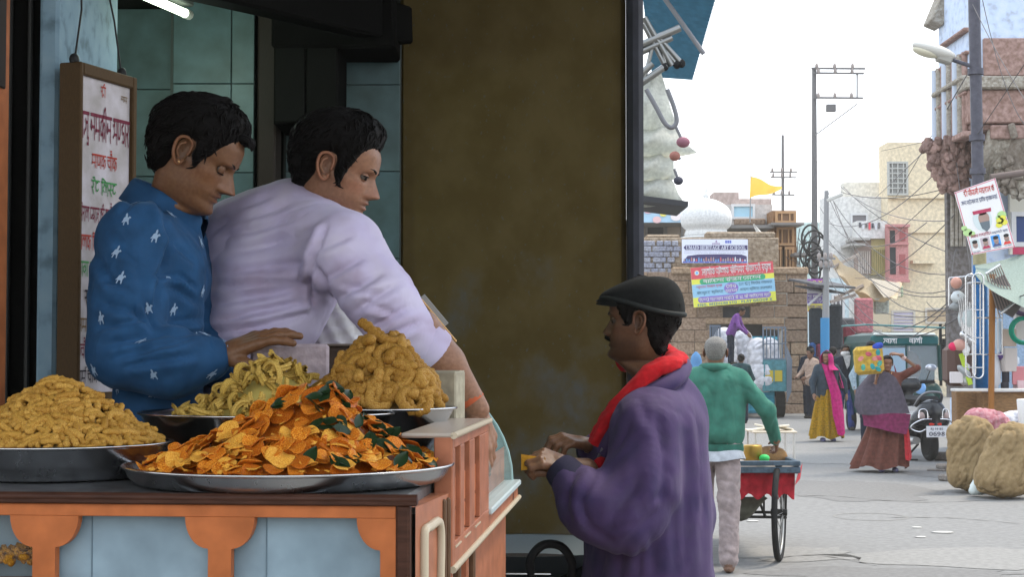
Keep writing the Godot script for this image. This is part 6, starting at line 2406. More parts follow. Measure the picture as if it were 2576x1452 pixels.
		part("wall", b, plaster(q[0] + "_wall", q[6]), t)
		opening(t, lerpf(q[2], q[4], 0.55), q[3] + 45, lerpf(q[2], q[4], 0.8), q[3] + 100, q[5], M("frame_white"), M("window_grey"), 2)
	var tp := PackedVector3Array()
	var e0 := curve([P(2092, 640, 50), P(2130, 668, 48), P(2185, 700, 46), P(2225, 715, 46), P(2268, 712, 46)], 5)
	var e1 := curve([P(2092, 672, 50), P(2120, 700, 47), P(2160, 735, 44.5), P(2210, 752, 44), P(2255, 748, 44)], 5)
	for j in 9:
		for i in e0.size():
			var u: float = i / float(e0.size() - 1)
			tp.append((e0[i] as Vector3).lerp(e1[i], j / 8.0) + Vector3(0, -0.35 * sin(PI * j / 8.0) * sin(PI * u) + 0.05 * sin(u * 22.0 + j), 0))
	var tm := MB.new()
	tm.grid(tp, e0.size(), 9)
	solo("tarpaulin", tm, M("tarp_beige", lin(0.56, 0.45, 0.3), 0.85, {"back": Color(0.45, 0.4, 0.3), "tex": ntex("plaster"), "tri": 0.6}), "large sagging beige tarpaulin stretched over the street before the white house", "tarpaulin")
	var tt := MB.new()
	tt.poly([P(2185, 700, 45.8), P(2262, 712, 45.8), P(2265, 745, 44.8), P(2225, 752, 44.4)])
	solo("tarpaulin", tt, M("tarp_grey", lin(0.42, 0.37, 0.3), 0.85, {"tex": ntex("plaster"), "tri": 0.6}), "darker grey brown tarpaulin flap under the large beige one", "tarpaulin")
	for q in [[2095, 672, 2160, 640, 49.0, "timber plank leaning under the tarpaulin's left end"], [2100, 750, 2170, 718, 46.0, "broken grey plank sticking up above the garment stall"], [2088, 760, 2150, 742, 45.0, "flat weathered plank lying on the stall roof"]]:
		var b := MB.new()
		b.bar(P(q[0], q[1], q[4]), P(q[2], q[3], q[4]), 0.16, 0.08)
		solo("plank", b, M("plank_grey", lin(0.36, 0.31, 0.27), 0.9), q[5], "plank")
	var rp := MB.new()
	rp.tube([P(2020, 706, 39.4), P(2105, 722, 39.4)], 0.05, 8)
	var aw := thing("tin_awning", "small black tin awning on a grey strut at the stone house's corner", "awning", Vector3.ZERO)
	var am := MB.new()
	am.bar(P(2030, 706, 39.0), P(2106, 722, 38.4), 1.6, 0.05)
	am.bar(P(2030, 722, 39.0), P(2096, 736, 38.6), 1.4, 0.04)
	part("sheet", am, M("tin_black", lin(0.07, 0.07, 0.075), 0.6), aw)
	var ab := MB.new()
	ab.bar(P(2032, 768, 38.6), P(2075, 728, 38.4), 0.05, 0.05)
	part("strut", ab, M("strut_grey", lin(0.5, 0.5, 0.52), 0.6), aw)
	var sg := thing("tuition_sign", "narrow white and violet class sign with red border under the tin awning", "sign", P(2030, 785, 38.7))
	sg.position = P(2030, 784, 38.75)
	var pxm := 4000.0 / 38.75
	var sm := MB.new()
	sm.span(Vector3(0, 0, -0.03), Vector3(44 / pxm, 82 / pxm, 0))
	part("board", sm, M("sign_white", lin(0.72, 0.7, 0.76), 0.6), sg)
	for q in [[0, 20, 44, 45, lin(0.16, 0.1, 0.35), "violet"], [0, 0, 44, 20, lin(0.7, 0.62, 0.14), "yellow"], [0, 66, 44, 82, lin(0.35, 0.1, 0.4), "plum"], [42, 0, 44, 82, lin(0.65, 0.08, 0.1), "red"], [0, 0, 44, 1.5, lin(0.65, 0.08, 0.1), "red"]]:
		var b := MB.new()
		flat_poly(b, rect(q[0] / pxm, q[1] / pxm, q[2] / pxm, q[3] / pxm), 0.004 if q[5] != "red" else 0.007)
		part("print", b, M("sign_" + q[5], q[4], 0.6), sg)
	letter_on(sg, hindi("या क्लासेज", 40 / pxm, 17 / pxm, 1.1), M("sign_white"), 2 / pxm, 23 / pxm, 0.011)
	letter_on(sg, hindi("गणित विज्ञान", 36 / pxm, 6 / pxm, 1.1), M("sign_violet"), 4 / pxm, 52 / pxm, 0.011)
	letter_on(sg, latin("J&Y", 36 / pxm, 9 / pxm), M("sign_yellow"), 3 / pxm, 69 / pxm, 0.011)
	letter_on(sg, hindi("पहला मकान", 36 / pxm, 7 / pxm, 1.0), M("sign_violet"), 3 / pxm, 7 / pxm, 0.011)

# ---------------------------------------------------------------- the two school boards on the stone house
func school_signs(z: float) -> void:
	var s := thing("school_banner", "white and blue art school banner with a row of photographs on the stone house", "banner", P(1715, 662, z - 0.25))
	var k := 4000.0 / (z - 0.25)
	var w := 166.0 / k
	var h := 60.0 / k
	var b := MB.new()
	b.span(Vector3(0, 0, -0.02), Vector3(w, h, 0))
	part("sheet", b, M("banner_white", lin(0.68, 0.7, 0.8), 0.6), s)
	var navy := M("banner_navy", lin(0.07, 0.06, 0.14), 0.6)
	var bar := MB.new()
	flat_poly(bar, [Vector2(4 / k, 39 / k), Vector2(9 / k, 33 / k), Vector2(165 / k, 33 / k), Vector2(165 / k, 45 / k), Vector2(9 / k, 45 / k)], 0.003)
	part("title_band", bar, navy, s)
	letter_on(s, latin("UMAID HERITAGE ART SCHOOL", 150 / k, 9 / k, "Droid Serif"), M("banner_white"), 10 / k, 34.5 / k, 0.006)
	letter_on(s, latin("umhAe", 20 / k, 5 / k), M("logo_plum", lin(0.2, 0.07, 0.2), 0.6), 76 / k, 47 / k, 0.004)
	var em := MB.new()
	flat_poly(em, [Vector2(84 / k, 53 / k), Vector2(89 / k, 53 / k), Vector2(86.5 / k, 58 / k)], 0.004)
	part("emblem", em, M("logo_plum"), s)
	for q in 3:
		var sq := MB.new()
		flat_poly(sq, rect((109 + q * 5.4) / k, 50 / k, (113.4 + q * 5.4) / k, 57 / k), 0.004)
		part("print", sq, M("logo_blue", lin(0.12, 0.16, 0.5), 0.6), s)
	for q in [[6, 28, 150], [6, 23.5, 154]]:
		letter_on(s, latin("Miniature Painting Studio Gallery and Handicrafts Training Classes" if q[1] > 25 else "Courses in Drawing, Sketch, Design and Mughal Art", q[2] / k, 2.6 / k, "Droid Serif"), M("banner_grey", lin(0.3, 0.28, 0.36), 0.6), q[0] / k, q[1] / k, 0.004)
	var ph := MB.new()
	flat_poly(ph, [Vector2(3 / k, 4 / k), Vector2(163 / k, 4 / k), Vector2(163 / k, 17 / k), Vector2(150 / k, 21.5 / k), Vector2(100 / k, 22.5 / k), Vector2(40 / k, 21.5 / k), Vector2(14 / k, 18 / k)], 0.003)
	part("photo_strip", ph, navy, s)
	var rg := RandomNumberGenerator.new()
	rg.seed = 31
	for q in 26:
		var fig := MB.new()
		var x := 6.0 + q * 6.1
		var hh := rg.randf_range(6.0, 13.0)
		flat_poly(fig, [Vector2((x - 2.2) / k, 4.3 / k), Vector2((x + 2.2) / k, 4.3 / k), Vector2((x + 1.6) / k, (4 + hh * 0.7) / k), Vector2(x / k, (4 + hh) / k), Vector2((x - 1.6) / k, (4 + hh * 0.7) / k)], 0.005)
		var c: Color = [lin(0.55, 0.55, 0.65), lin(0.4, 0.2, 0.2), lin(0.6, 0.6, 0.62), lin(0.15, 0.3, 0.55), lin(0.35, 0.28, 0.3), lin(0.5, 0.12, 0.15)][rg.randi() % 6]
		part("print", fig, M("fig_%d" % int(c.r * 1000), c, 0.6), s)
	for q in 12:
		var cap := MB.new()
		flat_poly(cap, rect((2 + q * 13.6) / k, 0.5 / k, (14.6 + q * 13.6) / k, 4 / k), 0.006)
		part("print", cap, M("logo_blue"), s)
	var a := P(1745, 774, z - 0.5)
	k = 4000.0 / (z - 0.5)
	var t := thing("school_board", "tilted red, green, blue and yellow Hindi school board on the stone house", "sign board", a)
	t.rotation.z = 0.085
	w = 208.0 / k
	h = 100.0 / k
	var base := MB.new()
	base.span(Vector3(0, 0, -0.05), Vector3(w, h, 0), 0.01)
	part("board", base, M("board_back", lin(0.6, 0.6, 0.4), 0.6), t)
	var wht := M("paint_white", lin(0.78, 0.76, 0.74), 0.6)
	for q in [[0, 70, 208, 100, "board_red", lin(0.6, 0.1, 0.12)], [0, 57, 208, 70, "board_yellow", lin(0.68, 0.68, 0.1)], [0, 24, 208, 57, "board_blue", lin(0.28, 0.5, 0.66)], [0, 0, 208, 24, "board_yellow", Color()]]:
		var m := MB.new()
		flat_poly(m, rect(q[0] / k, q[1] / k, q[2] / k, q[3] / k), 0.004)
		part("colour_band", m, M(q[4], q[5], 0.55), t)
	var pill := func(x0: float, y0: float, x1: float, y1: float, m: Material) -> void:
		var mb := MB.new()
		var r := (y1 - y0) * 0.5
		var o := oval(x1 - r, y0 + r, r, r, 9, -PI / 2, PI / 2)
		o.append_array(oval(x0 + r, y0 + r, r, r, 9, PI / 2, PI * 1.5))
		for i in o.size():
			o[i] /= k
		flat_poly(mb, o, 0.008)
		part("colour_band", mb, m, t)
	pill.call(20.0, 56.0, 186.0, 70.5, M("board_green", lin(0.06, 0.36, 0.17), 0.55))
	pill.call(12.0, 10.0, 196.0, 25.0, M("board_violet", lin(0.24, 0.17, 0.46), 0.55))
	var disc := MB.new()
	flat_poly(disc, oval(98 / k, 41 / k, 18 / k, 14 / k, 24), 0.009)
	part("colour_band", disc, M("board_violet"), t)
	for q in [[6.5, "logo_tan", lin(0.6, 0.45, 0.3)], [5.0, "paint_white", Color()], [3.6, "logo_sky", lin(0.15, 0.4, 0.7)]]:
		var lg := MB.new()
		flat_poly(lg, oval(15 / k, 86 / k, q[0] / k, q[0] / k, 20), 0.016 - q[0] / 1000.0)
		part("emblem", lg, M(q[1], q[2], 0.6), t)
	for q in [["आलोक पब्लिक सीनियर सैकण्डरी स्कूल", 28, 79.5, 174, 14, "paint_white", 1.15], ["हायर सेकण्डरी स्कूल राजस्थान", 34, 72, 148, 3.4, "pink_print", 1.0], ["वाणिज्य संकाय प्रारम्भ", 30, 59.5, 144, 7.5, "paint_white", 1.2], ["न्यूनतम शिक्षण शुल्क", 11, 47, 64, 5.5, "print_red", 1.0], ["कंप्यूटर सुविधा", 11, 32, 66, 6, "print_slate", 1.0], ["प्रवेश", 86, 42, 24, 7, "paint_white", 1.1], ["प्रारम्भ", 84, 31, 28, 6.5, "paint_white", 1.1], ["छात्रा हेतु विशेष व्यवस्था", 118, 46, 84, 6, "print_slate", 1.0], ["वाहन सुविधा उपलब्ध", 120, 32, 80, 6, "print_slate", 1.0], ["हिन्दी माध्यम नर्सरी से 12 वीं वाणिज्य वर्ग", 16, 13.5, 176, 6.5, "paint_white", 1.1]]:
		var col: Color = {"pink_print": lin(0.7, 0.4, 0.4), "print_red": lin(0.6, 0.16, 0.25), "print_slate": lin(0.1, 0.2, 0.28)}.get(q[5], Color.WHITE)
		letter_on(t, hindi(q[0], q[3] / k, q[4] / k, q[6]), M(q[5], col, 0.6), q[1] / k, q[2] / k, 0.014)
	letter_on(t, latin("ENG. MEDIUM STD - PLAY GROUP X", 188 / k, 6.5 / k), M("print_slate"), 10 / k, 1.6 / k, 0.010)

# ---------------------------------------------------------------- people of the street
# built at 1.7 m, facing +z, standing on y = 0; x to their left
func figure(label: String, at: Vector3, dir: Vector3, hgt: float, o: Dictionary) -> Node3D:
	var t := thing("person", label, "person", at)
	t.basis = Basis(Vector3.UP, atan2(dir.x, dir.z)).scaled(Vector3.ONE * hgt / 1.7)
	var skin: Color = o.get("skin", Color(0.2, 0.105, 0.06))
	var cell: float = o.get("cell", 0.02)
	var lean: float = o.get("lean", 0.0)
	var ln := func(v: Vector3) -> Vector3: return Vector3(v.x, v.y - 0.2 * lean * maxf(v.y - 0.9, 0.0), v.z + lean * maxf(v.y - 0.9, 0.0))
	var body := MB.new()
	body.col = skin
	var hb := Basis(Vector3.UP, o.get("look", 0.0)) * Basis(Vector3(1, 0, 0), o.get("nod", 0.05))
	var hx := Transform3D(hb, ln.call(Vector3(0, 1.585, 0.035)) - Vector3(0, 0.2 * lean * 0.4, 0))
	var h := head_mesh(body, hx, 0.225, ln.call(Vector3(0, 1.38, -0.01)), {"skin": skin, "cols": 30, "rows": 34, "neck": 0.24, "eyes": cell < 0.015, "beard": o.get("beard", 0.0)})
	var arms: Array = o.arms
	var trunk := [ln.call(Vector3(0, 1.38, -0.01)), ln.call(Vector3(0, 1.0, 0))]
	for s in 2:
		var sg := 1.0 if s == 0 else -1.0
		var sh: Vector3 = ln.call(Vector3(0.175 * sg, 1.385, -0.01))
		var a: Array = arms[s]
		body.col = skin
		inner_body(body, trunk, [sh, a[0], a[1]])
		hand_mesh(body, aim(a[1], a[1] + (a[2] if a.size() > 2 else (a[1] - a[0])).normalized() * 0.1, a[3] if a.size() > 3 else Vector3(sg, 0.1, 0.1)), sg * -1.0, [[0.3, 0.4, 0.3], [0.35, 0.45, 0.3], [0.4, 0.5, 0.3], [0.45, 0.5, 0.3]], [0.4, -0.4, 0.8, 0.1, -0.5, 0.9], 0.05, 0.008, 0.03)
	part("body", body, skin_mat(), t)
	if o.has("hair"):
		var nape: float = o.get("nape", 0.12)
		part("hair", hair_mesh(h, func(y: float, ang: float) -> float:
			var line := table(ang, [[0, o.get("brow", 0.8)], [40, 0.78], [58, 0.68], [72, 0.45], [90, 0.58], [105, 0.4], [130, 0.22], [180, nape]])
			var m := y - line
			return maxf(m * 0.9, -0.05) if m < 0.0 else -0.008 + o.get("vol", 0.065) * smoothstep(-0.02, 0.08, m), 0.012), o.hair, t)
	var f := Field.new(Vector3(-0.62, 0.72, -0.45), Vector3(0.62, 1.85, 0.62), cell, 70.0)
	var w: float = o.get("girth", 1.0)
	for sg in [-1.0, 1.0]:
		f.cap(ln.call(Vector3(0.07 * sg, o.get("hem", 0.88), 0)), ln.call(Vector3(0.085 * sg, 1.3, 0)), 0.115 * w, 0.112 * w)
		f.cap(ln.call(Vector3(0.165 * sg, 1.385, -0.01)), ln.call(Vector3(0.04 * sg, 1.42, -0.015)), 0.062, 0.065)
		f.cap(ln.call(Vector3(0.1 * sg, 1.25, 0.0)), ln.call(Vector3(0.11 * sg, 1.36, -0.01)), 0.085, 0.075)
	for s in 2:
		var sg := 1.0 if s == 0 else -1.0
		var a: Array = arms[s]
		var slv: float = o.get("sleeve", 1.0)
		f.cap(ln.call(Vector3(0.175 * sg, 1.375, -0.01)), a[0], 0.062 * sqrt(w), 0.052 * sqrt(w))
		if slv > 0.3:
			f.cap(a[0], (a[0] as Vector3).lerp(a[1], 0.92 * slv), 0.052 * sqrt(w), 0.038 * sqrt(w))
	var top := MB.new()
	f.mesh(top, func(p: Vector3, nn: Vector3) -> float: return 0.007 * ridge(p + at, Vector3(0.2 * p.x, 1, 0), 5.0, 4.0))
	part(o.get("top_name", "shirt"), top, o.top, t)
	if o.has("skirt"):
		var sk := MB.new()
		var pts := PackedVector3Array()
		var nu := 72
		var sway: Vector2 = o.get("sway", Vector2.ZERO)
		for j in 14:
			var v := j / 13.0
			for i in nu:
				var an := TAU * i / nu
				var pl := (0.012 + 0.055 * v) * (sin(an * 11.0 + 1.5 * v) + 0.5 * sin(an * 17.0 + 2.0 + v)) * 0.62
				var r := lerpf(0.15, o.skirt, pow(v, 0.75)) + pl
				pts.append(Vector3(cos(an) * r + sway.x * v * v, 0.98 - v * (0.9 + 0.03 * sin(an * 5.0)), sin(an) * r * 0.85 + sway.y * v * v))
		sk.grid(pts, nu, 14, true, true)
		part("skirt", sk, o.low, t)
	else:
		var lg := MB.new()
		var st: float = o.get("stride", 0.0)
		var fl := Field.new(Vector3(-0.32, 0.0, -0.5), Vector3(0.32, 1.05, 0.5), cell, 75.0)
		for sg in [-1.0, 1.0]:
			var kn := Vector3(0.1 * sg, 0.5, st * sg * 0.5 + 0.04 * absf(st))
			var an := Vector3(0.1 * sg, 0.1, st * sg)
			fl.cap(Vector3(0.085 * sg, 0.9, 0), kn, 0.1, 0.075)
			fl.cap(kn, an, 0.075, 0.068)
		fl.mesh(lg, func(p: Vector3, nn: Vector3) -> float: return 0.008 * ridge(p + at, Vector3(1, 0.3, 0), 6.0, 3.0))
		part("trousers", lg, o.low, t)
	for sg in [-1.0, 1.0]:
		var st: float = o.get("stride", 0.0)
		var fo := MB.new()
		var pts2 := PackedVector3Array()
		fo.ball(Vector3(0.1 * sg, 0.035, st * sg + 0.05), Vector3(0.042, 0.04, 0.125), 12, 8)
		if o.get("bare", false):
			fo.ball(Vector3(0.1 * sg, 0.07, st * sg - 0.02), Vector3(0.036, 0.06, 0.045), 10, 8)
		part("shoe", fo, o.get("shoe", M("shoe_dark")), t)
	return t

func cloth_tex(key: String, c: Color, extra := {}) -> Material:
	var e := {"tex": ntex("cloth_tone"), "tri": 2.0, "rim": 0.3}
	e.merge(extra, true)
	return M(key, c, 0.85, e)

func veil(parent: Node3D, called: String, m: Material, rows: Array, thick := 0.0) -> void:
	var pts := PackedVector3Array()
	var nu := 0
	for r in rows:
		var c := curve(r, 5)
		nu = c.size()
		for k in nu:
			pts.append(c[k] + Vector3(0, 0, 0.008 * sin(k * 1.9)))
	part(called, MB.new().grid(pts, nu, rows.size()), m, parent)

func build_street_people() -> void:
	var hm := hair_mat()
	var up := Vector3.UP
	var greyhair := M("hair_grey", lin(0.36, 0.34, 0.31), 0.7, {"bump": ntex("strand"), "tri": Vector3(26, 7, 7), "h": 0.2, "tex": ntex("greyhair", 0.02, 3, grey(0.45), grey(1.0), 121)})
	var green := cloth_tex("green_cloth", lin(0.055, 0.20, 0.145), {"tri": 1.2})
	var t := figure("grey-haired man in a green jacket and pale trousers pushing a barrow", G(1797, 11.4), Vector3(0.18, 0, -1), 1.69, {"skin": Color(0.22, 0.11, 0.065), "cell": 0.0125, "hair": greyhair, "nape": 0.16, "vol": 0.04, "girth": 1.22, "lean": 0.14, "nod": 0.2, "hem": 0.98, "stride": 0.17, "bare": true,
		"arms": [[Vector3(0.33, 1.1, 0.12), Vector3(0.36, 0.92, 0.4)], [Vector3(-0.37, 1.14, 0.0), Vector3(-0.43, 0.905, 0.18), Vector3(0, -0.5, 0.8)]], "top": green, "top_name": "jacket", "low": cloth_tex("pale_trousers", lin(0.37, 0.30, 0.29)), "shoe": M("sandal_skin", lin(0.17, 0.1, 0.07), 0.7)})
	var rib := MB.new()
	var rp := PackedVector3Array()
	for j in 5:
		for i in 96:
			var an := TAU * i / 96.0
			var r := 1.0 + 0.02 * sin(an * 48.0) - 0.05 * absf(j / 4.0 - 0.5)
			rp.append(Vector3(cos(an) * 0.205 * r, 0.90 - j * 0.018, sin(an) * 0.145 * r + 0.005))
	rib.grid(rp, 96, 5, true, true)
	part("waistband", rib, cloth_tex("green_rib", lin(0.035, 0.15, 0.11)), t)
	var hem := MB.new()
	var hp := PackedVector3Array()
	for j in 3:
		for i in 48:
			var an := TAU * i / 48.0
			hp.append(Vector3(cos(an) * (0.195 + 0.012 * j), 0.86 - j * 0.035 - 0.01 * sin(an * 3.0), sin(an) * (0.14 + 0.012 * j)))
	hem.grid(hp, 48, 3, true, true)
	part("shirt_hem", hem, cloth_tex("hem_white", lin(0.55, 0.58, 0.62)), t)
	var gc := MB.new()
	gc.tube([Vector3(-0.09, 1.45, 0.03), Vector3(-0.06, 1.455, -0.045), Vector3(0, 1.455, -0.07), Vector3(0.06, 1.455, -0.045), Vector3(0.09, 1.45, 0.03)].map(func(v): return v + Vector3(0, -0.01, 0.07)), 0.035, 10)
	part("jacket_collar", gc, green, t)
	var maroon := cloth_tex("maroon_cloth", lin(0.15, 0.055, 0.04))
	var w := figure("woman in a maroon skirt and grey shawl carrying a bright bag at her head", G(2229, 20.6), Vector3(-0.05, 0, 1), 1.5, {"skin": Color(0.24, 0.12, 0.07), "hair": hm, "nape": 0.1, "cell": 0.016, "girth": 1.05, "skirt": 0.40, "sway": Vector2(-0.13, 0), "low": maroon, "top": cloth_tex("blouse_brown", lin(0.17, 0.06, 0.045)), "top_name": "blouse", "sleeve": 0.0,
		"arms": [[Vector3(0.42, 1.52, 0.1), Vector3(0.17, 1.71, 0.12), Vector3(-1, 0.25, 0), Vector3(0, 1, 0.4)], [Vector3(-0.34, 1.12, 0.06), Vector3(-0.2, 1.3, 0.22), Vector3(0, 1, 0.2)]], "shoe": M("slipper_blue", lin(0.16, 0.16, 0.3), 0.7)})
	var shawl := cloth_tex("shawl_grey", lin(0.10, 0.085, 0.11))
	veil(w, "shawl", shawl, [[Vector3(-0.30, 1.36, -0.12), Vector3(-0.2, 1.47, 0.06), Vector3(-0.02, 1.46, 0.16), Vector3(0.1, 1.38, 0.16)], [Vector3(-0.44, 1.2, -0.06), Vector3(-0.33, 1.25, 0.2), Vector3(-0.05, 1.26, 0.27), Vector3(0.18, 1.22, 0.19)], [Vector3(-0.48, 0.98, -0.02), Vector3(-0.34, 1.0, 0.26), Vector3(-0.02, 1.0, 0.3), Vector3(0.25, 1.0, 0.19)], [Vector3(-0.42, 0.84, 0.02), Vector3(-0.28, 0.84, 0.3), Vector3(0.02, 0.86, 0.33), Vector3(0.29, 0.86, 0.2)]])
	veil(w, "shawl_border", cloth_tex("border_plum", lin(0.2, 0.03, 0.09)), [[Vector3(-0.38, 0.86, 0.06), Vector3(-0.24, 0.85, 0.31), Vector3(0.02, 0.87, 0.34), Vector3(0.30, 0.85, 0.21)], [Vector3(-0.36, 0.76, 0.08), Vector3(-0.2, 0.75, 0.33), Vector3(0.02, 0.72, 0.36), Vector3(0.27, 0.70, 0.24)], [Vector3(-0.36, 0.68, 0.1), Vector3(-0.2, 0.65, 0.35), Vector3(0.0, 0.6, 0.38), Vector3(0.22, 0.56, 0.3)]])
	veil(w, "red_underskirt", cloth_tex("red_cloth", lin(0.5, 0.03, 0.04)), [[Vector3(0.1, 1.6, -0.02), Vector3(0.13, 1.5, 0.0), Vector3(0.15, 1.42, 0.02)], [Vector3(0.2, 0.95, 0.04), Vector3(0.23, 0.93, 0.06), Vector3(0.26, 0.9, 0.02)], [Vector3(0.2, 0.5, 0.22), Vector3(0.26, 0.5, 0.2), Vector3(0.31, 0.5, 0.08)], [Vector3(0.2, 0.2, 0.28), Vector3(0.27, 0.18, 0.24), Vector3(0.33, 0.22, 0.1)]])
	for k in 3:
		var bg := MB.new()
		bg.tube([Vector3(0.235 - k * 0.016, 1.66 + k * 0.01, 0.115), Vector3(0.243 - k * 0.016, 1.654 + k * 0.01, 0.115)], 0.036, 12)
		part("bangle", bg, M("bangle_white", lin(0.6, 0.45, 0.42), 0.4), w)
	var nk := MB.new()
	nk.tube(curve([Vector3(-0.05, 1.46, 0.07), Vector3(-0.01, 1.36, 0.14), Vector3(0.02, 1.36, 0.14), Vector3(0.06, 1.46, 0.07)], 4), 0.006, 6)
	part("necklace", nk, M("gold_trim"), w)
	var bag := thing("carried_bag", "yellow, red and teal patterned cloth bag held up against a woman's head", "bag", P(2184, 942, 20.35))
	var bm := MB.new()
	bm.box(Vector3(0.0, 0.18, 0), Vector3(0.36, 0.36, 0.19), 0.045, Basis(Vector3(0, 0, 1), 0.08))
	part("sack", bm, cloth_tex("bag_yellow", lin(0.55, 0.36, 0.06)), bag)
	var cols := [lin(0.05, 0.36, 0.36), lin(0.6, 0.12, 0.16), lin(0.65, 0.25, 0.22), lin(0.1, 0.4, 0.3)]
	for k in 9:
		var pt := MB.new()
		var x := [0.1, 0.11, 0.06, 0.12, 0.03, -0.02, -0.12, -0.09, 0.1][k] as float
		var y := [0.28, 0.21, 0.2, 0.14, 0.1, 0.26, 0.2, 0.09, 0.07][k] as float
		pt.ball(Vector3(x, y, 0.0965), Vector3(0.03, 0.042, 0.003), 9, 6, Basis(Vector3(0, 0, 1), k * 0.9))
		part("printed_patch", pt, cloth_tex("patch_%d" % (k % 4), cols[k % 4]), bag)
	var bb := MB.new()
	bb.ball(Vector3(0.1, 0.35, 0.05), Vector3(0.085, 0.05, 0.05), 10, 8, Basis(Vector3(0, 0, 1), 0.5))
	part("blue_fold", bb, cloth_tex("fold_blue", lin(0.03, 0.07, 0.4)), bag)
	var yg := M("skirt_yellow", lin(0.42, 0.30, 0.07), 0.85, {"tex": ntex("skirtpat", 0.016, 2, Color(0.55, 0.55, 0.25), Color(1, 0.85, 0.45), 131, 512, [0.5, Color(0.8, 0.72, 0.35)]), "tri": 3.0})
	var v := figure("woman in a magenta veil, dark cardigan and yellow patterned skirt looking aside", G(2078, 27.6), Vector3(0.15, 0, 1), 1.56, {"skin": Color(0.25, 0.13, 0.075), "hair": hm, "girth": 1.15, "look": -0.9, "skirt": 0.31, "low": yg, "top": cloth_tex("cardigan_slate", lin(0.045, 0.065, 0.085)), "top_name": "cardigan", "sway": Vector2(-0.02, 0),
		"arms": [[Vector3(0.33, 1.14, 0.0), Vector3(0.36, 0.9, 0.06)], [Vector3(-0.3, 1.12, 0.04), Vector3(-0.31, 0.9, 0.14)]], "shoe": M("slipper_blue")})
	var mag := cloth_tex("magenta_cloth", lin(0.6, 0.025, 0.2), {"back": Color(0.4, 0.05, 0.2)})
	var hood := MB.new()
	var hpts := PackedVector3Array()
	for j in 9:
		for i in 17:
			var an := lerpf(0.75, TAU - 0.75, i / 16.0) - 0.9
			var y := 1.72 - j * 0.047
			var r := [0.02, 0.08, 0.108, 0.122, 0.126, 0.124, 0.13, 0.17, 0.22][j] as float
			hpts.append(Vector3(sin(an) * r, y, cos(an) * r * 1.12 + 0.015))
	hood.grid(hpts, 17, 9, false, true)
	part("veil", hood, mag, v)
	veil(v, "veil_end", mag, [[Vector3(-0.13, 1.47, 0.08), Vector3(-0.05, 1.44, 0.14), Vector3(0.03, 1.42, 0.15)], [Vector3(-0.07, 1.2, 0.16), Vector3(0.02, 1.18, 0.2), Vector3(0.12, 1.18, 0.17)], [Vector3(0.0, 0.9, 0.2), Vector3(0.1, 0.88, 0.24), Vector3(0.22, 0.9, 0.17)], [Vector3(0.02, 0.5, 0.26), Vector3(0.13, 0.5, 0.3), Vector3(0.26, 0.5, 0.2)], [Vector3(0.1, 0.14, 0.3), Vector3(0.18, 0.12, 0.33), Vector3(0.26, 0.16, 0.25)]])
	veil(v, "veil_fall", mag, [[Vector3(0.1, 1.55, 0.02), Vector3(0.14, 1.5, -0.04), Vector3(0.12, 1.5, -0.1)], [Vector3(0.22, 1.3, 0.06), Vector3(0.27, 1.28, 0.0), Vector3(0.24, 1.3, -0.1)], [Vector3(0.28, 1.0, 0.1), Vector3(0.33, 1.0, 0.04), Vector3(0.3, 1.0, -0.06)]])
	var navy := cloth_tex("navy_cloth", lin(0.018, 0.024, 0.04))
	var m1 := figure("man with a white cloth wrapped over his mouth and a dark coat", G(2124, 31.5), Vector3(0.05, 0, 1), 1.68, {"hair": hm, "girth": 1.1, "low": cloth_tex("jeans_blue", lin(0.04, 0.06, 0.2)), "top": navy, "top_name": "coat", "stride": 0.1, "arms": [[Vector3(0.3, 1.12, 0.0), Vector3(0.3, 0.88, 0.05)], [Vector3(-0.3, 1.12, 0.0), Vector3(-0.3, 0.88, 0.05)]]})
	var mk := MB.new()
	mk.ball(Vector3(0, 1.53, 0.055), Vector3(0.098, 0.062, 0.095), 16, 10)
	mk.poly([Vector3(-0.08, 1.5, 0.15), Vector3(0.08, 1.5, 0.15), Vector3(0.05, 1.3, 0.17), Vector3(0.0, 1.22, 0.17)])
	part("face_cloth", mk, cloth_tex("cloth_white2", lin(0.72, 0.7, 0.68)), m1)
	figure("man in a pale checked shirt walking behind the woman with the bag", G(2189, 26.0), Vector3(0.0, 0, 1), 1.72, {"hair": hm, "low": navy, "nod": 0.35, "top": M("check_shirt", lin(0.36, 0.46, 0.52), 0.85, {"tex": ntex("cloth_tone"), "tri": 3.0}), "arms": [[Vector3(0.28, 1.12, 0.06), Vector3(0.2, 0.98, 0.28)], [Vector3(-0.3, 1.14, 0.02), Vector3(-0.28, 0.92, 0.1)]]})
	figure("man in a cream checked shirt beside the stone house's corner", G(2040, 37.0), Vector3(-1, 0, 0.5), 1.62, {"hair": hm, "low": navy, "top": cloth_tex("cream_check", lin(0.5, 0.36, 0.28)), "arms": [[Vector3(0.28, 1.1, 0.1), Vector3(0.2, 1.0, 0.3)], [Vector3(-0.28, 1.1, 0.1), Vector3(-0.2, 1.0, 0.3)]]})
	figure("black-haired man in shadow behind the one in cream at the wall's corner", G(2036, 38.3), Vector3(0.3, 0, 1), 1.68, {"hair": hm, "low": navy, "top": navy, "arms": [[Vector3(0.28, 1.1, 0.0), Vector3(0.26, 0.88, 0.1)], [Vector3(-0.28, 1.1, 0.0), Vector3(-0.26, 0.88, 0.1)]]})
	figure("man in a dark coat standing before the hanging clothes and the second pole", G(2094, 36.0), Vector3(0.2, 0, -1), 1.66, {"hair": hm, "low": navy, "girth": 1.15, "top": cloth_tex("coat_slate", lin(0.03, 0.045, 0.06)), "arms": [[Vector3(0.3, 1.1, 0.0), Vector3(0.28, 0.88, 0.1)], [Vector3(-0.3, 1.1, 0.0), Vector3(-0.28, 0.88, 0.1)]]})
	var pur := cloth_tex("violet_knit", lin(0.19, 0.07, 0.28))
	var tp := P(1838, 915, 37.4)
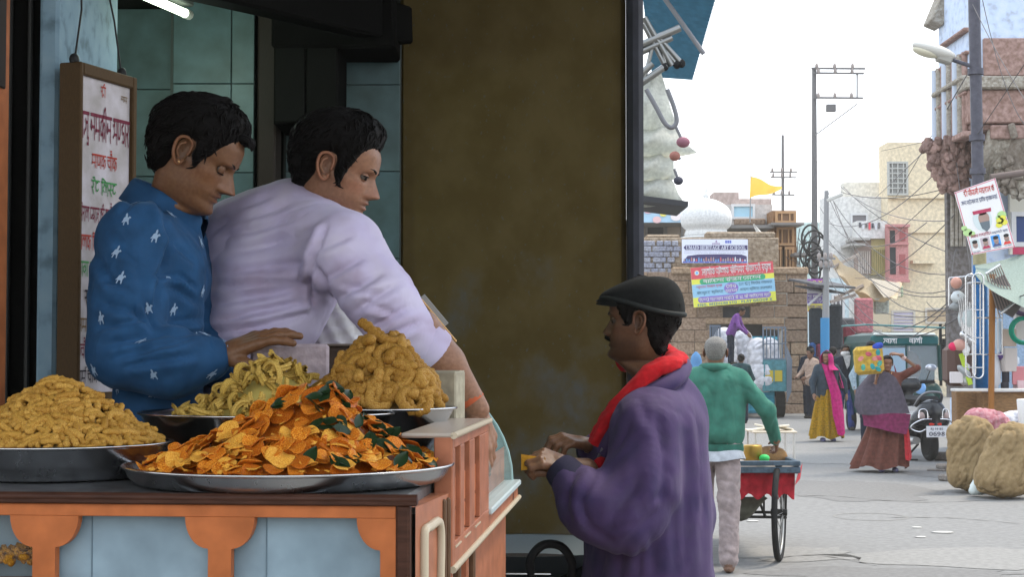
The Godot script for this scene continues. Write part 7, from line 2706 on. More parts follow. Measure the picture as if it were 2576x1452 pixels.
	figure("man in a violet jumper stooping over white sacks on the truck", tp + Vector3(0, -0.02, 0), Vector3(1, 0, 0.35), 1.42, {"hair": hm, "low": navy, "top": pur, "top_name": "jumper", "lean": 0.42, "nod": 0.5, "girth": 1.05, "arms": [[Vector3(0.27, 1.08, 0.26), Vector3(0.14, 0.88, 0.46)], [Vector3(-0.27, 1.06, 0.28), Vector3(-0.14, 0.84, 0.5)]]})
	figure("black-haired youth in dark clothes standing behind the tailboard", G(1863, 34.5), Vector3(0.3, 0, -1), 1.5, {"hair": hm, "low": navy, "top": cloth_tex("teal_dark", lin(0.03, 0.07, 0.08)), "arms": [[Vector3(0.28, 1.1, 0.1), Vector3(0.2, 0.95, 0.3)], [Vector3(-0.28, 1.1, 0.1), Vector3(-0.2, 0.95, 0.3)]]})
	var bw := figure("woman under a spotted blue veil beyond the green jacketed man", G(1750, 33.0), Vector3(-0.2, 0, -1), 1.52, {"hair": hm, "skirt": 0.3, "low": cloth_tex("skirt_red", lin(0.3, 0.06, 0.07)), "top": cloth_tex("blouse_blue", lin(0.06, 0.14, 0.28)), "arms": [[Vector3(0.28, 1.1, 0.1), Vector3(0.2, 0.95, 0.3)], [Vector3(-0.28, 1.1, 0.1), Vector3(-0.2, 0.95, 0.3)]]})
	var bh := MB.new()
	var bp := PackedVector3Array()
	for j in 10:
		for i in 20:
			var an := TAU * i / 20.0
			var r := [0.02, 0.09, 0.12, 0.135, 0.14, 0.15, 0.2, 0.26, 0.29, 0.3][j] as float
			bp.append(Vector3(sin(an) * r, 1.735 - j * 0.07, cos(an) * r * 0.8 - 0.01))
	bh.grid(bp, 20, 10, true, true)
	part("veil", bh, M("veil_blue", lin(0.12, 0.27, 0.47), 0.85, {"tex": ntex("spots", 0.12, 1, Color(0.75, 0.8, 0.85), Color(1, 1, 1), 132), "tri": 5.0}), bw)

# ---------------------------------------------------------------- the barrow
func spoke_wheel(parent: Node3D, c: Vector3, r: float, dirx: Vector3, tyre_m: Material) -> void:
	var z := dirx.normalized()
	var x := Vector3.UP.cross(z).normalized()
	var ring := []
	for k in 40:
		var an := TAU * k / 40.0
		ring.append(c + (x * cos(an) + Vector3.UP * sin(an)) * (r - 0.022))
	var ty := MB.new()
	ty.tube(ring, 0.024, 8, true)
	var w := part("wheel", ty, tyre_m, parent)
	var rim := MB.new()
	for k in 40:
		ring[k] = c + (ring[k] - c) * ((r - 0.05) / (r - 0.022))
	rim.tube(ring, 0.012, 6, true)
	part("rim", rim, M("steel_dull", lin(0.3, 0.3, 0.29), 0.4, {"metal": 0.8}), w)
	for k in 18:
		var an := TAU * k / 18.0
		var sp := MB.new()
		sp.tube([c + z * (0.03 if k % 2 else -0.03), c + (x * cos(an) + Vector3.UP * sin(an)) * (r - 0.05)], 0.003, 4)
		part("spoke", sp, M("steel_dull"), w)
	var hub := MB.new()
	hub.tube([c - z * 0.06, c + z * 0.06], 0.025, 10)
	part("hub", hub, M("dark_iron"), w)

func build_cart() -> void:
	var z := 11.75
	var t := thing("hand_barrow", "wooden hand barrow with a blue-grey edge, red cloth sides and bicycle wheels", "cart", Vector3.ZERO)
	var blue := M("cart_edge", lin(0.10, 0.14, 0.18), 0.7, {"tex": ntex("grain"), "tri": 2.0})
	var a := P(1872, 1176, z)
	var b := P(2012, 1176, z)
	for q in [[1160, 1172], [1175, 1190]]:
		var m := MB.new()
		var r := zrect(1830, q[0], 2012, q[1], z)
		m.span(Vector3(r[0] - 0.5, r[1], -z - 0.04), Vector3(r[2], r[3], -z + 0.02), 0.004)
		part("edge_board", m, blue, t)
	var sd := MB.new()
	sd.span(Vector3(b.x - 0.03, a.y - 0.05, -z - 1.7), Vector3(b.x, a.y + 0.045, -z - 0.04), 0.004)
	part("edge_board", sd, blue, t)
	var deck := MB.new()
	deck.span(Vector3(b.x - 1.05, a.y - 0.03, -z - 1.7), Vector3(b.x - 0.03, a.y, -z - 0.04))
	part("deck", deck, M("plank_grey"), t)
	var red := cloth_tex("cart_red", lin(0.5, 0.03, 0.045))
	var skirt := PackedVector3Array()
	for j in 5:
		for i in 24:
			var p := P(lerpf(1850, 1998, i / 23.0), lerpf(1188, 1250 + 8 * sin(i * 0.9), j / 4.0), z + 0.05)
			skirt.append(p + Vector3(0, 0, 0.012 * sin(i * 1.4 + j)))
	part("red_cloth", MB.new().grid(skirt, 24, 5), red, t)
	var rs := MB.new()
	rs.poly([P(2008, 1185, z), P(2018, 1165, z + 0.2), P(2012, 1205, z + 0.2), P(1998, 1222, z)])
	part("cloth_corner", rs, red, t)
	var fr := MB.new()
	var ax := P(1958, 1302, z + 0.35)
	for q in [[1920, 1190, 1921, 1300], [1970, 1190, 1968, 1298], [1978, 1190, 1975, 1298], [1905, 1252, 1925, 1300]]:
		var m := MB.new()
		m.bar(P(q[0], q[1], z + 0.3), P(q[2], q[3], z + 0.35), 0.014, 0.014)
		part("strut", m, M("dark_iron"), t)
	for q in [1288, 1300]:
		var m := MB.new()
		m.tube([P(1860, q, z + 0.35), P(1978, q + 2, z + 0.35)], 0.011, 8)
		part("axle", m, M("dark_iron"), t)
	var sl := MB.new()
	var sp := PackedVector3Array()
	for j in 7:
		for i in 9:
			var p := P(lerpf(1800, 1925, i / 8.0), lerpf(1250, 1252 + 60.0 * sin(PI * i / 8.0), j / 6.0), z + 0.3)
			sp.append(p + Vector3(0, 0, 0.1 * sin(PI * j / 6.0)))
	sl.grid(sp, 9, 7)
	part("slung_sack", sl, cloth_tex("sack_olive", lin(0.13, 0.13, 0.10)), t)
	spoke_wheel(t, Vector3(P(1956, 1300, z + 0.15).x, 0.36, -z - 0.1), 0.36, Vector3(1, 0, 0.27), M("tyre", lin(0.02, 0.02, 0.02), 0.8))
	spoke_wheel(t, Vector3(P(1956, 1300, z + 0.15).x - 0.85, 0.36, -z - 0.33), 0.36, Vector3(1, 0, 0.27), M("tyre"))
	var bd := MB.new()
	bd.bar(P(1992, 1240, z + 0.1), P(1992, 1190, z + 0.1), 0.07, 0.02)
	part("side_flap", bd, M("flap_pale", lin(0.42, 0.33, 0.3), 0.8), t)
	var g := thing("glass_food_box", "glass sided food box with a papery lid on the barrow", "glass box", Vector3.ZERO)
	var r := zrect(1900, 1090, 1997, 1162, z + 0.35)
	var gz := -z - 0.35
	var pane := M("glass_pane")
	for q in 4:
		var m := MB.new()
		var x0: float = r[0]
		var x1: float = r[2]
		match q:
			0: m.span(Vector3(x0, r[1], gz - 0.003), Vector3(x1, r[3], gz))
			1: m.span(Vector3(x0, r[1], gz - 0.403), Vector3(x1, r[3], gz - 0.4))
			2: m.span(Vector3(x0, r[1], gz - 0.4), Vector3(x0 + 0.003, r[3], gz))
			3: m.span(Vector3(x1 - 0.003, r[1], gz - 0.4), Vector3(x1, r[3], gz))
		part("pane", m, pane, g)
	for q in [[r[0], gz], [r[2], gz], [r[0], gz - 0.4], [r[2], gz - 0.4]]:
		var m := MB.new()
		m.bar(Vector3(q[0], r[1], q[1]), Vector3(q[0], r[3], q[1]), 0.014, 0.014)
		part("corner_post", m, M("alu", lin(0.5, 0.48, 0.45), 0.4, {"metal": 0.5}), g)
	var lid := MB.new()
	lid.span(Vector3(r[0] - 0.02, r[3], gz - 0.42), Vector3(r[2] + 0.02, r[3] + 0.015, gz + 0.02), 0.004)
	part("lid", lid, M("lid_cream", lin(0.55, 0.48, 0.38), 0.8), g)
	for q in 5:
		var m := MB.new()
		m.box(Vector3(lerpf(r[0], r[2], 0.15 + q * 0.17), r[3] + 0.03 + 0.012 * (q % 2), gz - 0.1 - 0.05 * (q % 3)), Vector3(0.14, 0.016, 0.1), 0.004, Basis.from_euler(Vector3(0.15 * sin(q * 2.0), q * 0.7, 0.2 * cos(q * 3.0))))
		solo("paper_bundle", m, M("paper_cream", lin(0.6, 0.55, 0.45), 0.85), ["cream paper bundle at the near corner of the glass box lid", "second cream bundle along the glass box lid", "tilted cream bundle in the middle of the glass box lid", "cream bundle lying on its fellows on the glass box", "cream bundle at the far corner of the glass box lid"][q], "paper")
	var fo := MB.new()
	fo.ball(Vector3((r[0] + r[2]) * 0.5, r[1] + 0.03, gz - 0.2), Vector3(0.13, 0.08, 0.14), 16, 8)
	solo("food_mound", fo, M("food_tan", lin(0.35, 0.26, 0.15), 0.8, {"tex": ntex("crumb"), "tri": 6.0}), "tan mound of food inside the barrow's glass box", "food")
	var tin := MB.new()
	var tc := P(1893, 1158, z + 0.2)
	tin.lathe([Vector2(0.001, -0.01), Vector2(0.07, -0.01), Vector2(0.07, 0.105), Vector2(0.064, 0.115), Vector2(0.001, 0.115)], 24, Transform3D(Basis(), tc))
	solo("brass_tin", tin, M("brass", lin(0.35, 0.22, 0.05), 0.35, {"metal": 0.7}), "brass coloured tin standing on the barrow behind the man's arm", "tin")
	var bt := MB.new()
	bt.ball(P(1922, 1153, z + 0.12), Vector3(0.04, 0.03, 0.04), 12, 8)
	solo("green_bowl", bt, M("plastic_green", lin(0.04, 0.42, 0.1), 0.4), "small bright green plastic bowl on the barrow deck", "bowl")

# ---------------------------------------------------------------- truck, autorickshaw, scooter
func build_truck() -> void:
	var z := 37.2
	var blue := M("truck_blue", lin(0.035, 0.25, 0.34), 0.55, {"tex": ntex("paint"), "tri": 0.8})
	var teal := M("truck_teal", lin(0.09, 0.25, 0.28), 0.6, {"tex": ntex("paint"), "tri": 0.8})
	var t := thing("goods_truck", "small blue goods truck with open barred side gates backed into the bay", "truck", Vector3.ZERO)
	var ta := MB.new()
	slab(ta, 1770, 965, 1948, 1040, z, 0.06, 0.02)
	part("tailboard", ta, blue, t)
	for y in [978, 996, 1014, 1030]:
		var m := MB.new()
		slab(m, 1772, y, 1946, y + 5, z - 0.03, 0.05, 0.01)
		part("tailboard_rib", m, blue, t)
	var bed := MB.new()
	var r := zrect(1775, 960, 1945, 968, z)
	bed.span(Vector3(r[0], r[1] - 0.05, -z - 2.6), Vector3(r[2], r[3], -z - 0.06))
	part("bed", bed, M("bed_dark", lin(0.05, 0.1, 0.13), 0.8), t)
	var cab := MB.new()
	slab(cab, 1845, 846, 1955, 965, z + 2.4, 0.08)
	part("headboard", cab, blue, t)
	for y in [850, 872, 893]:
		var m := MB.new()
		slab(m, 1845, y, 1955, y + 4, z + 2.36, 0.04, 0.008)
		part("headboard_rib", m, M("truck_edge", lin(0.08, 0.38, 0.47), 0.5), t)
	for q in [[1785, 818, 1812, 892, z + 0.6, 0.35], [1918, 822, 1977, 905, z - 0.2, 0.0]]:
		var n := MB.new()
		slab(n, q[0], q[1], q[2], q[1] + 4, q[4], 0.05)
		slab(n, q[0], q[3] - 4, q[2], q[3], q[4], 0.05)
		slab(n, q[0], q[1] + 4, q[0] + 3, q[3] - 4, q[4], 0.05)
		slab(n, q[2] - 3, q[1] + 4, q[2], q[3] - 4, q[4], 0.05)
		var gp := part("barred_gate", n, M("gate_grey", lin(0.12, 0.15, 0.19), 0.6), t)
		for k in 5:
			var m := MB.new()
			var x: float = lerpf(q[0] + 4.0, q[2] - 6.0, (k + 0.5) / 5.0)
			slab(m, x, q[1] + 4, x + 2, q[3] - 4, q[4], 0.03)
			part("bar", m, M("gate_grey"), gp)
		var mm := MB.new()
		slab(mm, q[0], (q[1] + q[3]) * 0.5, q[2], (q[1] + q[3]) * 0.5 + 2.5, q[4] - 0.02, 0.03)
		part("bar", mm, M("gate_grey"), gp)
	var door := MB.new()
	slab(door, 1918, 905, 1978, 985, z - 0.2, 0.06, 0.015)
	var dn := part("side_gate", door, teal, t)
	var yp := MB.new()
	slab(yp, 1924, 932, 1967, 960, z - 0.215, 0.02)
	part("yellow_patch", yp, M("patch_ochre", lin(0.42, 0.32, 0.04), 0.6), dn)
	for x in [1921, 1945, 1970]:
		var m := MB.new()
		slab(m, x, 906, x + 2.5, 984, z - 0.23, 0.03)
		part("gate_rib", m, teal, dn)
	var ln := MB.new()
	var pl := [P(1978, 870, z - 0.2), P(1992, 905, z + 0.5), P(1990, 985, z + 0.5), P(1978, 1015, z - 0.2)]
	ln.poly(pl)
	part("side_panel", ln, M("gate_grey"), t)
	var wc := P(1959, 1018, z + 0.5)
	var wh := MB.new()
	wh.tube([wc + Vector3(-0.1, 0, 0), wc + Vector3(0.1, 0, 0)], 0.33, 24)
	var wn := part("wheel", wh, M("tyre"), t)
	wn.position = Vector3(0, 0.335 - wc.y, 0)
	var hub := MB.new()
	hub.tube([wc + Vector3(-0.11, 0, 0), wc + Vector3(0.112, 0, 0)], 0.17, 16)
	part("hub", hub, M("hub_grey", lin(0.3, 0.28, 0.26), 0.6), wn)
	var sw := M("sack_white", lin(0.72, 0.72, 0.76), 0.8, {"tex": ntex("cloth_tone"), "tri": 1.2, "back": Color(0.3, 0.3, 0.3)})
	for q in [["bulging white sack slipping over the tailboard under the man's hands", 1906, 868, 1922, 952, 0.27, 0.33, z + 0.1], ["white sack standing upright by the open barred gate", 1936, 862, 1938, 945, 0.2, 0.24, z + 0.7], ["white sack behind the man in the violet jumper", 1822, 840, 1825, 940, 0.26, 0.3, z + 1.3], ["white sack leaning on the truck's headboard", 1868, 842, 1864, 930, 0.22, 0.25, z + 1.7]]:
		var c0 := P(q[1], q[2], q[7])
		var c1 := P(q[3], q[4], q[7])
		var f := Field.new(c0.min(c1) - Vector3.ONE * 0.55, c0.max(c1) + Vector3.ONE * 0.55, 0.03, 40.0)
		f.cap(c0 - Vector3(0, q[5] * 0.4, 0), c1, q[5], q[6])
		var m := MB.new()
		f.mesh(m, func(p: Vector3, nn: Vector3) -> float: return 0.03 * ridge(p, Vector3(1, 0.3, 0), 2.2, 3.0))
		solo("white_sack", m, sw, q[0], "sack", "white sacks on the truck")

func build_vehicles() -> void:
	var z := 30.0
	var gr := M("rickshaw_green", lin(0.012, 0.055, 0.048), 0.35, {"tex": ntex("paint"), "tri": 0.8})
	var o := G(2278, z)
	var t := thing("autorickshaw", "dark green three-wheeled autorickshaw with a roof rail facing down the street", "autorickshaw", o, 0.05)
	var pr := [[-0.62, 0.35], [-0.70, 0.8], [-0.70, 1.25], [-0.66, 1.72], [-0.6, 1.86], [-0.3, 1.92], [0.3, 1.92], [0.6, 1.86], [0.66, 1.72], [0.70, 1.25], [0.70, 0.8], [0.62, 0.35]]
	var hood := MB.new()
	for k in pr.size() - 1:
		var p: Array = pr[k]
		var q: Array = pr[k + 1]
		if k > 1 and k < 9:
			hood.quad(Vector3(p[0], p[1], -0.15), Vector3(p[0], p[1], -2.0), Vector3(q[0], q[1], -2.0), Vector3(q[0], q[1], -0.15))
		else:
			hood.quad(Vector3(p[0], p[1], -0.5), Vector3(p[0], p[1], -2.0), Vector3(q[0], q[1], -2.0), Vector3(q[0], q[1], -0.5))
	hood.quad(Vector3(-0.66, 0.4, -2.0), Vector3(-0.66, 1.85, -2.0), Vector3(0.66, 1.85, -2.0), Vector3(0.66, 0.4, -2.0))
	part("hood", hood, gr, t)
	var br := MB.new()
	br.box(Vector3(0, 1.76, -0.09), Vector3(1.3, 0.2, 0.1), 0.04)
	var brow := part("front_board", br, M("rickshaw_teal", lin(0.02, 0.10, 0.10), 0.4), t)
	letter_on(brow, hindi("ज्वाला", 0.26, 0.085, 1.2), M("paint_white"), -0.42, 1.71, -0.034)
	letter_on(brow, hindi("वाली", 0.24, 0.09, 1.3), M("paint_white"), 0.08, 1.71, -0.034)
	var top := MB.new()
	top.box(Vector3(0, 1.88, -0.1), Vector3(1.16, 0.05, 0.16), 0.02)
	part("white_edge", top, M("edge_white", lin(0.6, 0.65, 0.62), 0.5), t)
	for q in [[-0.66, 0.06], [0.66, 0.06], [0.02, 0.03]]:
		var m := MB.new()
		m.bar(Vector3(q[0], 1.0, -0.02), Vector3(q[0] * 0.97, 1.68, -0.07), q[1], q[1], 0.01)
		part("windscreen_post", m, gr, t)
	var gl := MB.new()
	gl.quad(Vector3(-0.64, 1.02, -0.03), Vector3(-0.62, 1.66, -0.08), Vector3(0.62, 1.66, -0.08), Vector3(0.64, 1.02, -0.03))
	part("windscreen", gl, M("screen_glass", lin(0.75, 0.85, 0.88), 0.08, {"alpha": 0.25}), t)
	var stk := MB.new()
	stk.quad(Vector3(-0.58, 1.1, -0.02), Vector3(-0.57, 1.62, -0.06), Vector3(0.0, 1.62, -0.06), Vector3(0.0, 1.1, -0.02))
	part("pale_sunblind", stk, M("blind_pale", lin(0.3, 0.4, 0.48), 0.4), t)
	var f := Field.new(Vector3(-0.85, 0.2, -0.7), Vector3(0.85, 1.12, 0.5), 0.03, 30.0)
	f.cap(Vector3(-0.5, 0.75, -0.2), Vector3(0.5, 0.75, -0.2), 0.24, 0.24)
	f.cap(Vector3(-0.3, 0.62, 0.05), Vector3(0.3, 0.62, 0.05), 0.22, 0.22)
	f.cap(Vector3(-0.5, 0.5, -0.3), Vector3(0.5, 0.5, -0.3), 0.22, 0.22)
	var nose := MB.new()
	f.mesh(nose)
	part("nose", nose, gr, t)
	var mg := MB.new()
	mg.box(Vector3(0, 0.42, 0.16), Vector3(0.3, 0.22, 0.26), 0.08)
	part("mudguard", mg, gr, t)
	var fw := MB.new()
	fw.tube([Vector3(-0.05, 0.22, 0.15), Vector3(0.05, 0.22, 0.15)], 0.22, 20)
	part("wheel", fw, M("tyre"), t)
	for s in [-1.0, 1.0]:
		var rw := MB.new()
		rw.tube([Vector3(s * 0.58, 0.22, -1.6), Vector3(s * 0.68, 0.22, -1.6)], 0.22, 20)
		part("wheel", rw, M("tyre"), t)
	var hl := MB.new()
	hl.ball(Vector3(0.0, 0.82, 0.2), Vector3(0.09, 0.09, 0.05), 14, 8)
	part("headlight", hl, M("lamp_glass", lin(0.5, 0.52, 0.5), 0.15), t)
	for s in [-1.0, 1.0]:
		var st := MB.new()
		st.tube([Vector3(s * 0.55, 0.98, 0.0), Vector3(s * 0.2 if s < 0 else 0.28, 0.9, 0.22)], 0.012, 6)
		if s > 0:
			var mi := MB.new()
			mi.ball(Vector3(0.18, 0.87, 0.26), Vector3(0.115, 0.115, 0.03), 18, 8)
			var mn := part("mirror", mi, M("mirror_blue", lin(0.22, 0.42, 0.72), 0.12, {"metal": 0.4}), t)
			part("mirror_stalk", st, M("dark_iron"), mn)
	var rl := MB.new()
	rl.tube([Vector3(-0.72, 2.06, -0.1), Vector3(0.78, 2.0, -0.1)], 0.018, 8)
	rl.tube([Vector3(-0.72, 2.06, -1.9), Vector3(-0.72, 2.06, -0.1)], 0.018, 8)
	part("roof_rail", rl, M("rail_teal", lin(0.08, 0.2, 0.2), 0.5), t)
	for q in [[0.74, 0.9, 2.08], [0.86, 0.9, 2.1], [0.80, 1.0, 1.8]]:
		var m := MB.new()
		m.bar(Vector3(q[0], q[1], -0.25), Vector3(q[0], q[2], -0.25), 0.045, 0.045)
		part("side_frame", m, M("dark_iron"), t)
	for y in [1.1, 1.4, 1.62, 1.85]:
		var m := MB.new()
		m.bar(Vector3(0.74, y, -0.25), Vector3(0.86, y + 0.02, -0.25), 0.03, 0.03)
		part("side_frame", m, M("dark_iron"), t)
	var dr := MB.new()
	dr.ball(Vector3(0.3, 1.25, -0.8), Vector3(0.24, 0.32, 0.18), 14, 10)
	part("seat_back", dr, M("seat_brown", lin(0.2, 0.1, 0.05), 0.8), t)
	z = 22.6
	var blk := M("scooter_black", lin(0.012, 0.013, 0.016), 0.18, {"coat": 0.6})
	var chrome := M("chrome", lin(0.62, 0.62, 0.64), 0.12, {"metal": 1.0})
	var s := thing("motor_scooter", "black motor scooter parked with its rear and white number plate towards us", "scooter", G(2336, z), 0.12)
	s.scale = Vector3(1.2, 1.06, 1.0)
	var sf := Field.new(Vector3(-0.4, 0.1, -1.3), Vector3(0.4, 1.2, 0.3), 0.016, 55.0)
	sf.cap(Vector3(0, 0.66, 0.05), Vector3(0, 0.62, -0.55), 0.17, 0.15)
	sf.cap(Vector3(-0.12, 0.55, 0.0), Vector3(-0.11, 0.5, -0.5), 0.12, 0.13)
	sf.cap(Vector3(0.12, 0.55, 0.0), Vector3(0.11, 0.5, -0.5), 0.12, 0.13)
	sf.cap(Vector3(0, 0.6, 0.1), Vector3(0, 0.4, 0.16), 0.11, 0.075)
	sf.cap(Vector3(0, 0.35, -0.5), Vector3(0, 0.3, -0.95), 0.13, 0.15)
	sf.cap(Vector3(-0.1, 0.4, -1.0), Vector3(0, 0.9, -1.02), 0.14, 0.1)
	sf.cap(Vector3(0.1, 0.4, -1.0), Vector3(0, 0.9, -1.02), 0.14, 0.1)
	sf.cap(Vector3(-0.12, 1.0, -0.98), Vector3(0.12, 1.0, -0.98), 0.1, 0.1)
	var sb := MB.new()
	sf.mesh(sb)
	part("body", sb, blk, s)
	var seat := MB.new()
	seat.box(Vector3(0, 0.815, -0.33), Vector3(0.28, 0.1, 0.7), 0.045)
	part("seat", seat, M("seat_black", lin(0.02, 0.02, 0.022), 0.7), s)
	var gb := MB.new()
	gb.tube(curve([Vector3(-0.15, 0.74, -0.1), Vector3(-0.13, 0.86, 0.06), Vector3(-0.07, 0.92, 0.14), Vector3(0.07, 0.92, 0.14), Vector3(0.13, 0.86, 0.06), Vector3(0.15, 0.74, -0.1)], 4), 0.018, 8)
	part("grab_rail", gb, M("rail_grey", lin(0.2, 0.2, 0.21), 0.4, {"metal": 0.5}), s)
	for q in [[-1.0, 0.0], [1.0, 0.0]]:
		var x: float = q[0]
		var lp := MB.new()
		lp.tube(curve([Vector3(x * 0.05, 0.57, 0.22), Vector3(x * 0.16, 0.56, 0.2), Vector3(x * 0.24, 0.5, 0.12), Vector3(x * 0.26, 0.44, 0.1), Vector3(x * 0.18, 0.4, 0.17), Vector3(x * 0.12, 0.44, 0.22)], 4), 0.011, 6)
		part("crash_bar", lp, chrome, s)
		var lp2 := MB.new()
		lp2.tube(curve([Vector3(x * 0.09, 0.56, 0.2), Vector3(x * 0.09, 0.66, 0.19), Vector3(x * 0.12, 0.7, 0.17), Vector3(x * 0.17, 0.68, 0.15), Vector3(x * 0.185, 0.58, 0.16)], 4), 0.009, 6)
		part("crash_bar", lp2, chrome, s)
		var ti := MB.new()
		ti.ball(Vector3(x * 0.14, 0.61, 0.13), Vector3(0.05, 0.055, 0.05), 10, 8)
		part("indicator", ti, M("lamp_pale", lin(0.4, 0.3, 0.28), 0.2), s)
		var hd := MB.new()
		hd.tube([Vector3(x * 0.12, 1.03, -0.98), Vector3(x * 0.36, 1.05, -0.9)], 0.022, 8)
		part("handlebar", hd, M("seat_black"), s)
		var ms := MB.new()
		ms.tube([Vector3(x * 0.26, 1.05, -0.93), Vector3(x * 0.32, 1.2, -0.95)], 0.007, 6)
		var mi := MB.new()
		mi.ball(Vector3(x * 0.33, 1.24, -0.94), Vector3(0.075, 0.05, 0.02), 14, 8)
		var mn := part("mirror", mi, M("mirror_grey", lin(0.5, 0.52, 0.56), 0.1, {"metal": 0.6}), s)
		part("mirror_stalk", ms, M("dark_iron"), mn)
	var tl := MB.new()
	tl.box(Vector3(0, 0.5, 0.2), Vector3(0.15, 0.035, 0.04), 0.01)
	part("tail_light", tl, M("tail_red", lin(0.5, 0.03, 0.02), 0.2), s)
	var st2 := MB.new()
	st2.box(Vector3(0, 0.6, 0.19), Vector3(0.16, 0.03, 0.03), 0.008)
	part("tail_grille", st2, chrome, s)
	var pl2 := MB.new()
	pl2.box(Vector3(0.0, 0.405, 0.25), Vector3(0.25, 0.15, 0.012), 0.003)
	var pn := part("number_plate", pl2, M("plate_white", lin(0.68, 0.68, 0.7), 0.4), s)
	letter_on(pn, latin("RJ 19 BS", 0.15, 0.036), M("plate_ink", lin(0.08, 0.08, 0.1), 0.5), -0.075, 0.42, 0.258)
	letter_on(pn, latin("0698", 0.19, 0.055), M("plate_ink"), -0.095, 0.348, 0.258)
	var rwh := MB.new()
	var ring := []
	for k in 28:
		var an := TAU * k / 28.0
		ring.append(Vector3(0, 0.235 + 0.185 * sin(an), -0.02 + 0.185 * cos(an)))
	rwh.tube(ring, 0.05, 10, true)
	rwh.tube([Vector3(-0.04, 0.235, -0.02), Vector3(0.04, 0.235, -0.02)], 0.14, 16)
	part("wheel", rwh, M("tyre"), s)
	var fwh := MB.new()
	fwh.tube([Vector3(-0.05, 0.23, -1.22), Vector3(0.05, 0.23, -1.22)], 0.23, 20)
	part("wheel", fwh, M("tyre"), s)
	var ex := MB.new()
	ex.tube([Vector3(-0.19, 0.28, -0.4), Vector3(-0.2, 0.28, 0.1)], 0.05, 12)
	part("exhaust", ex, M("steel_dull"), s)
	var std := MB.new()
	std.tube([Vector3(-0.08, 0.22, -0.2), Vector3(-0.28, 0.015, -0.12)], 0.013, 6)
	std.tube([Vector3(-0.28, 0.015, -0.12), Vector3(-0.12, 0.015, -0.1)], 0.013, 6)
	part("stand", std, M("dark_iron"), s)
	for q in [-1.0, 1.0]:
		var fs := MB.new()
		fs.ball(Vector3(q * 0.2, 0.5, -0.95), Vector3(0.09, 0.24, 0.05), 12, 10)
		part("leg_shield", fs, blk, s)

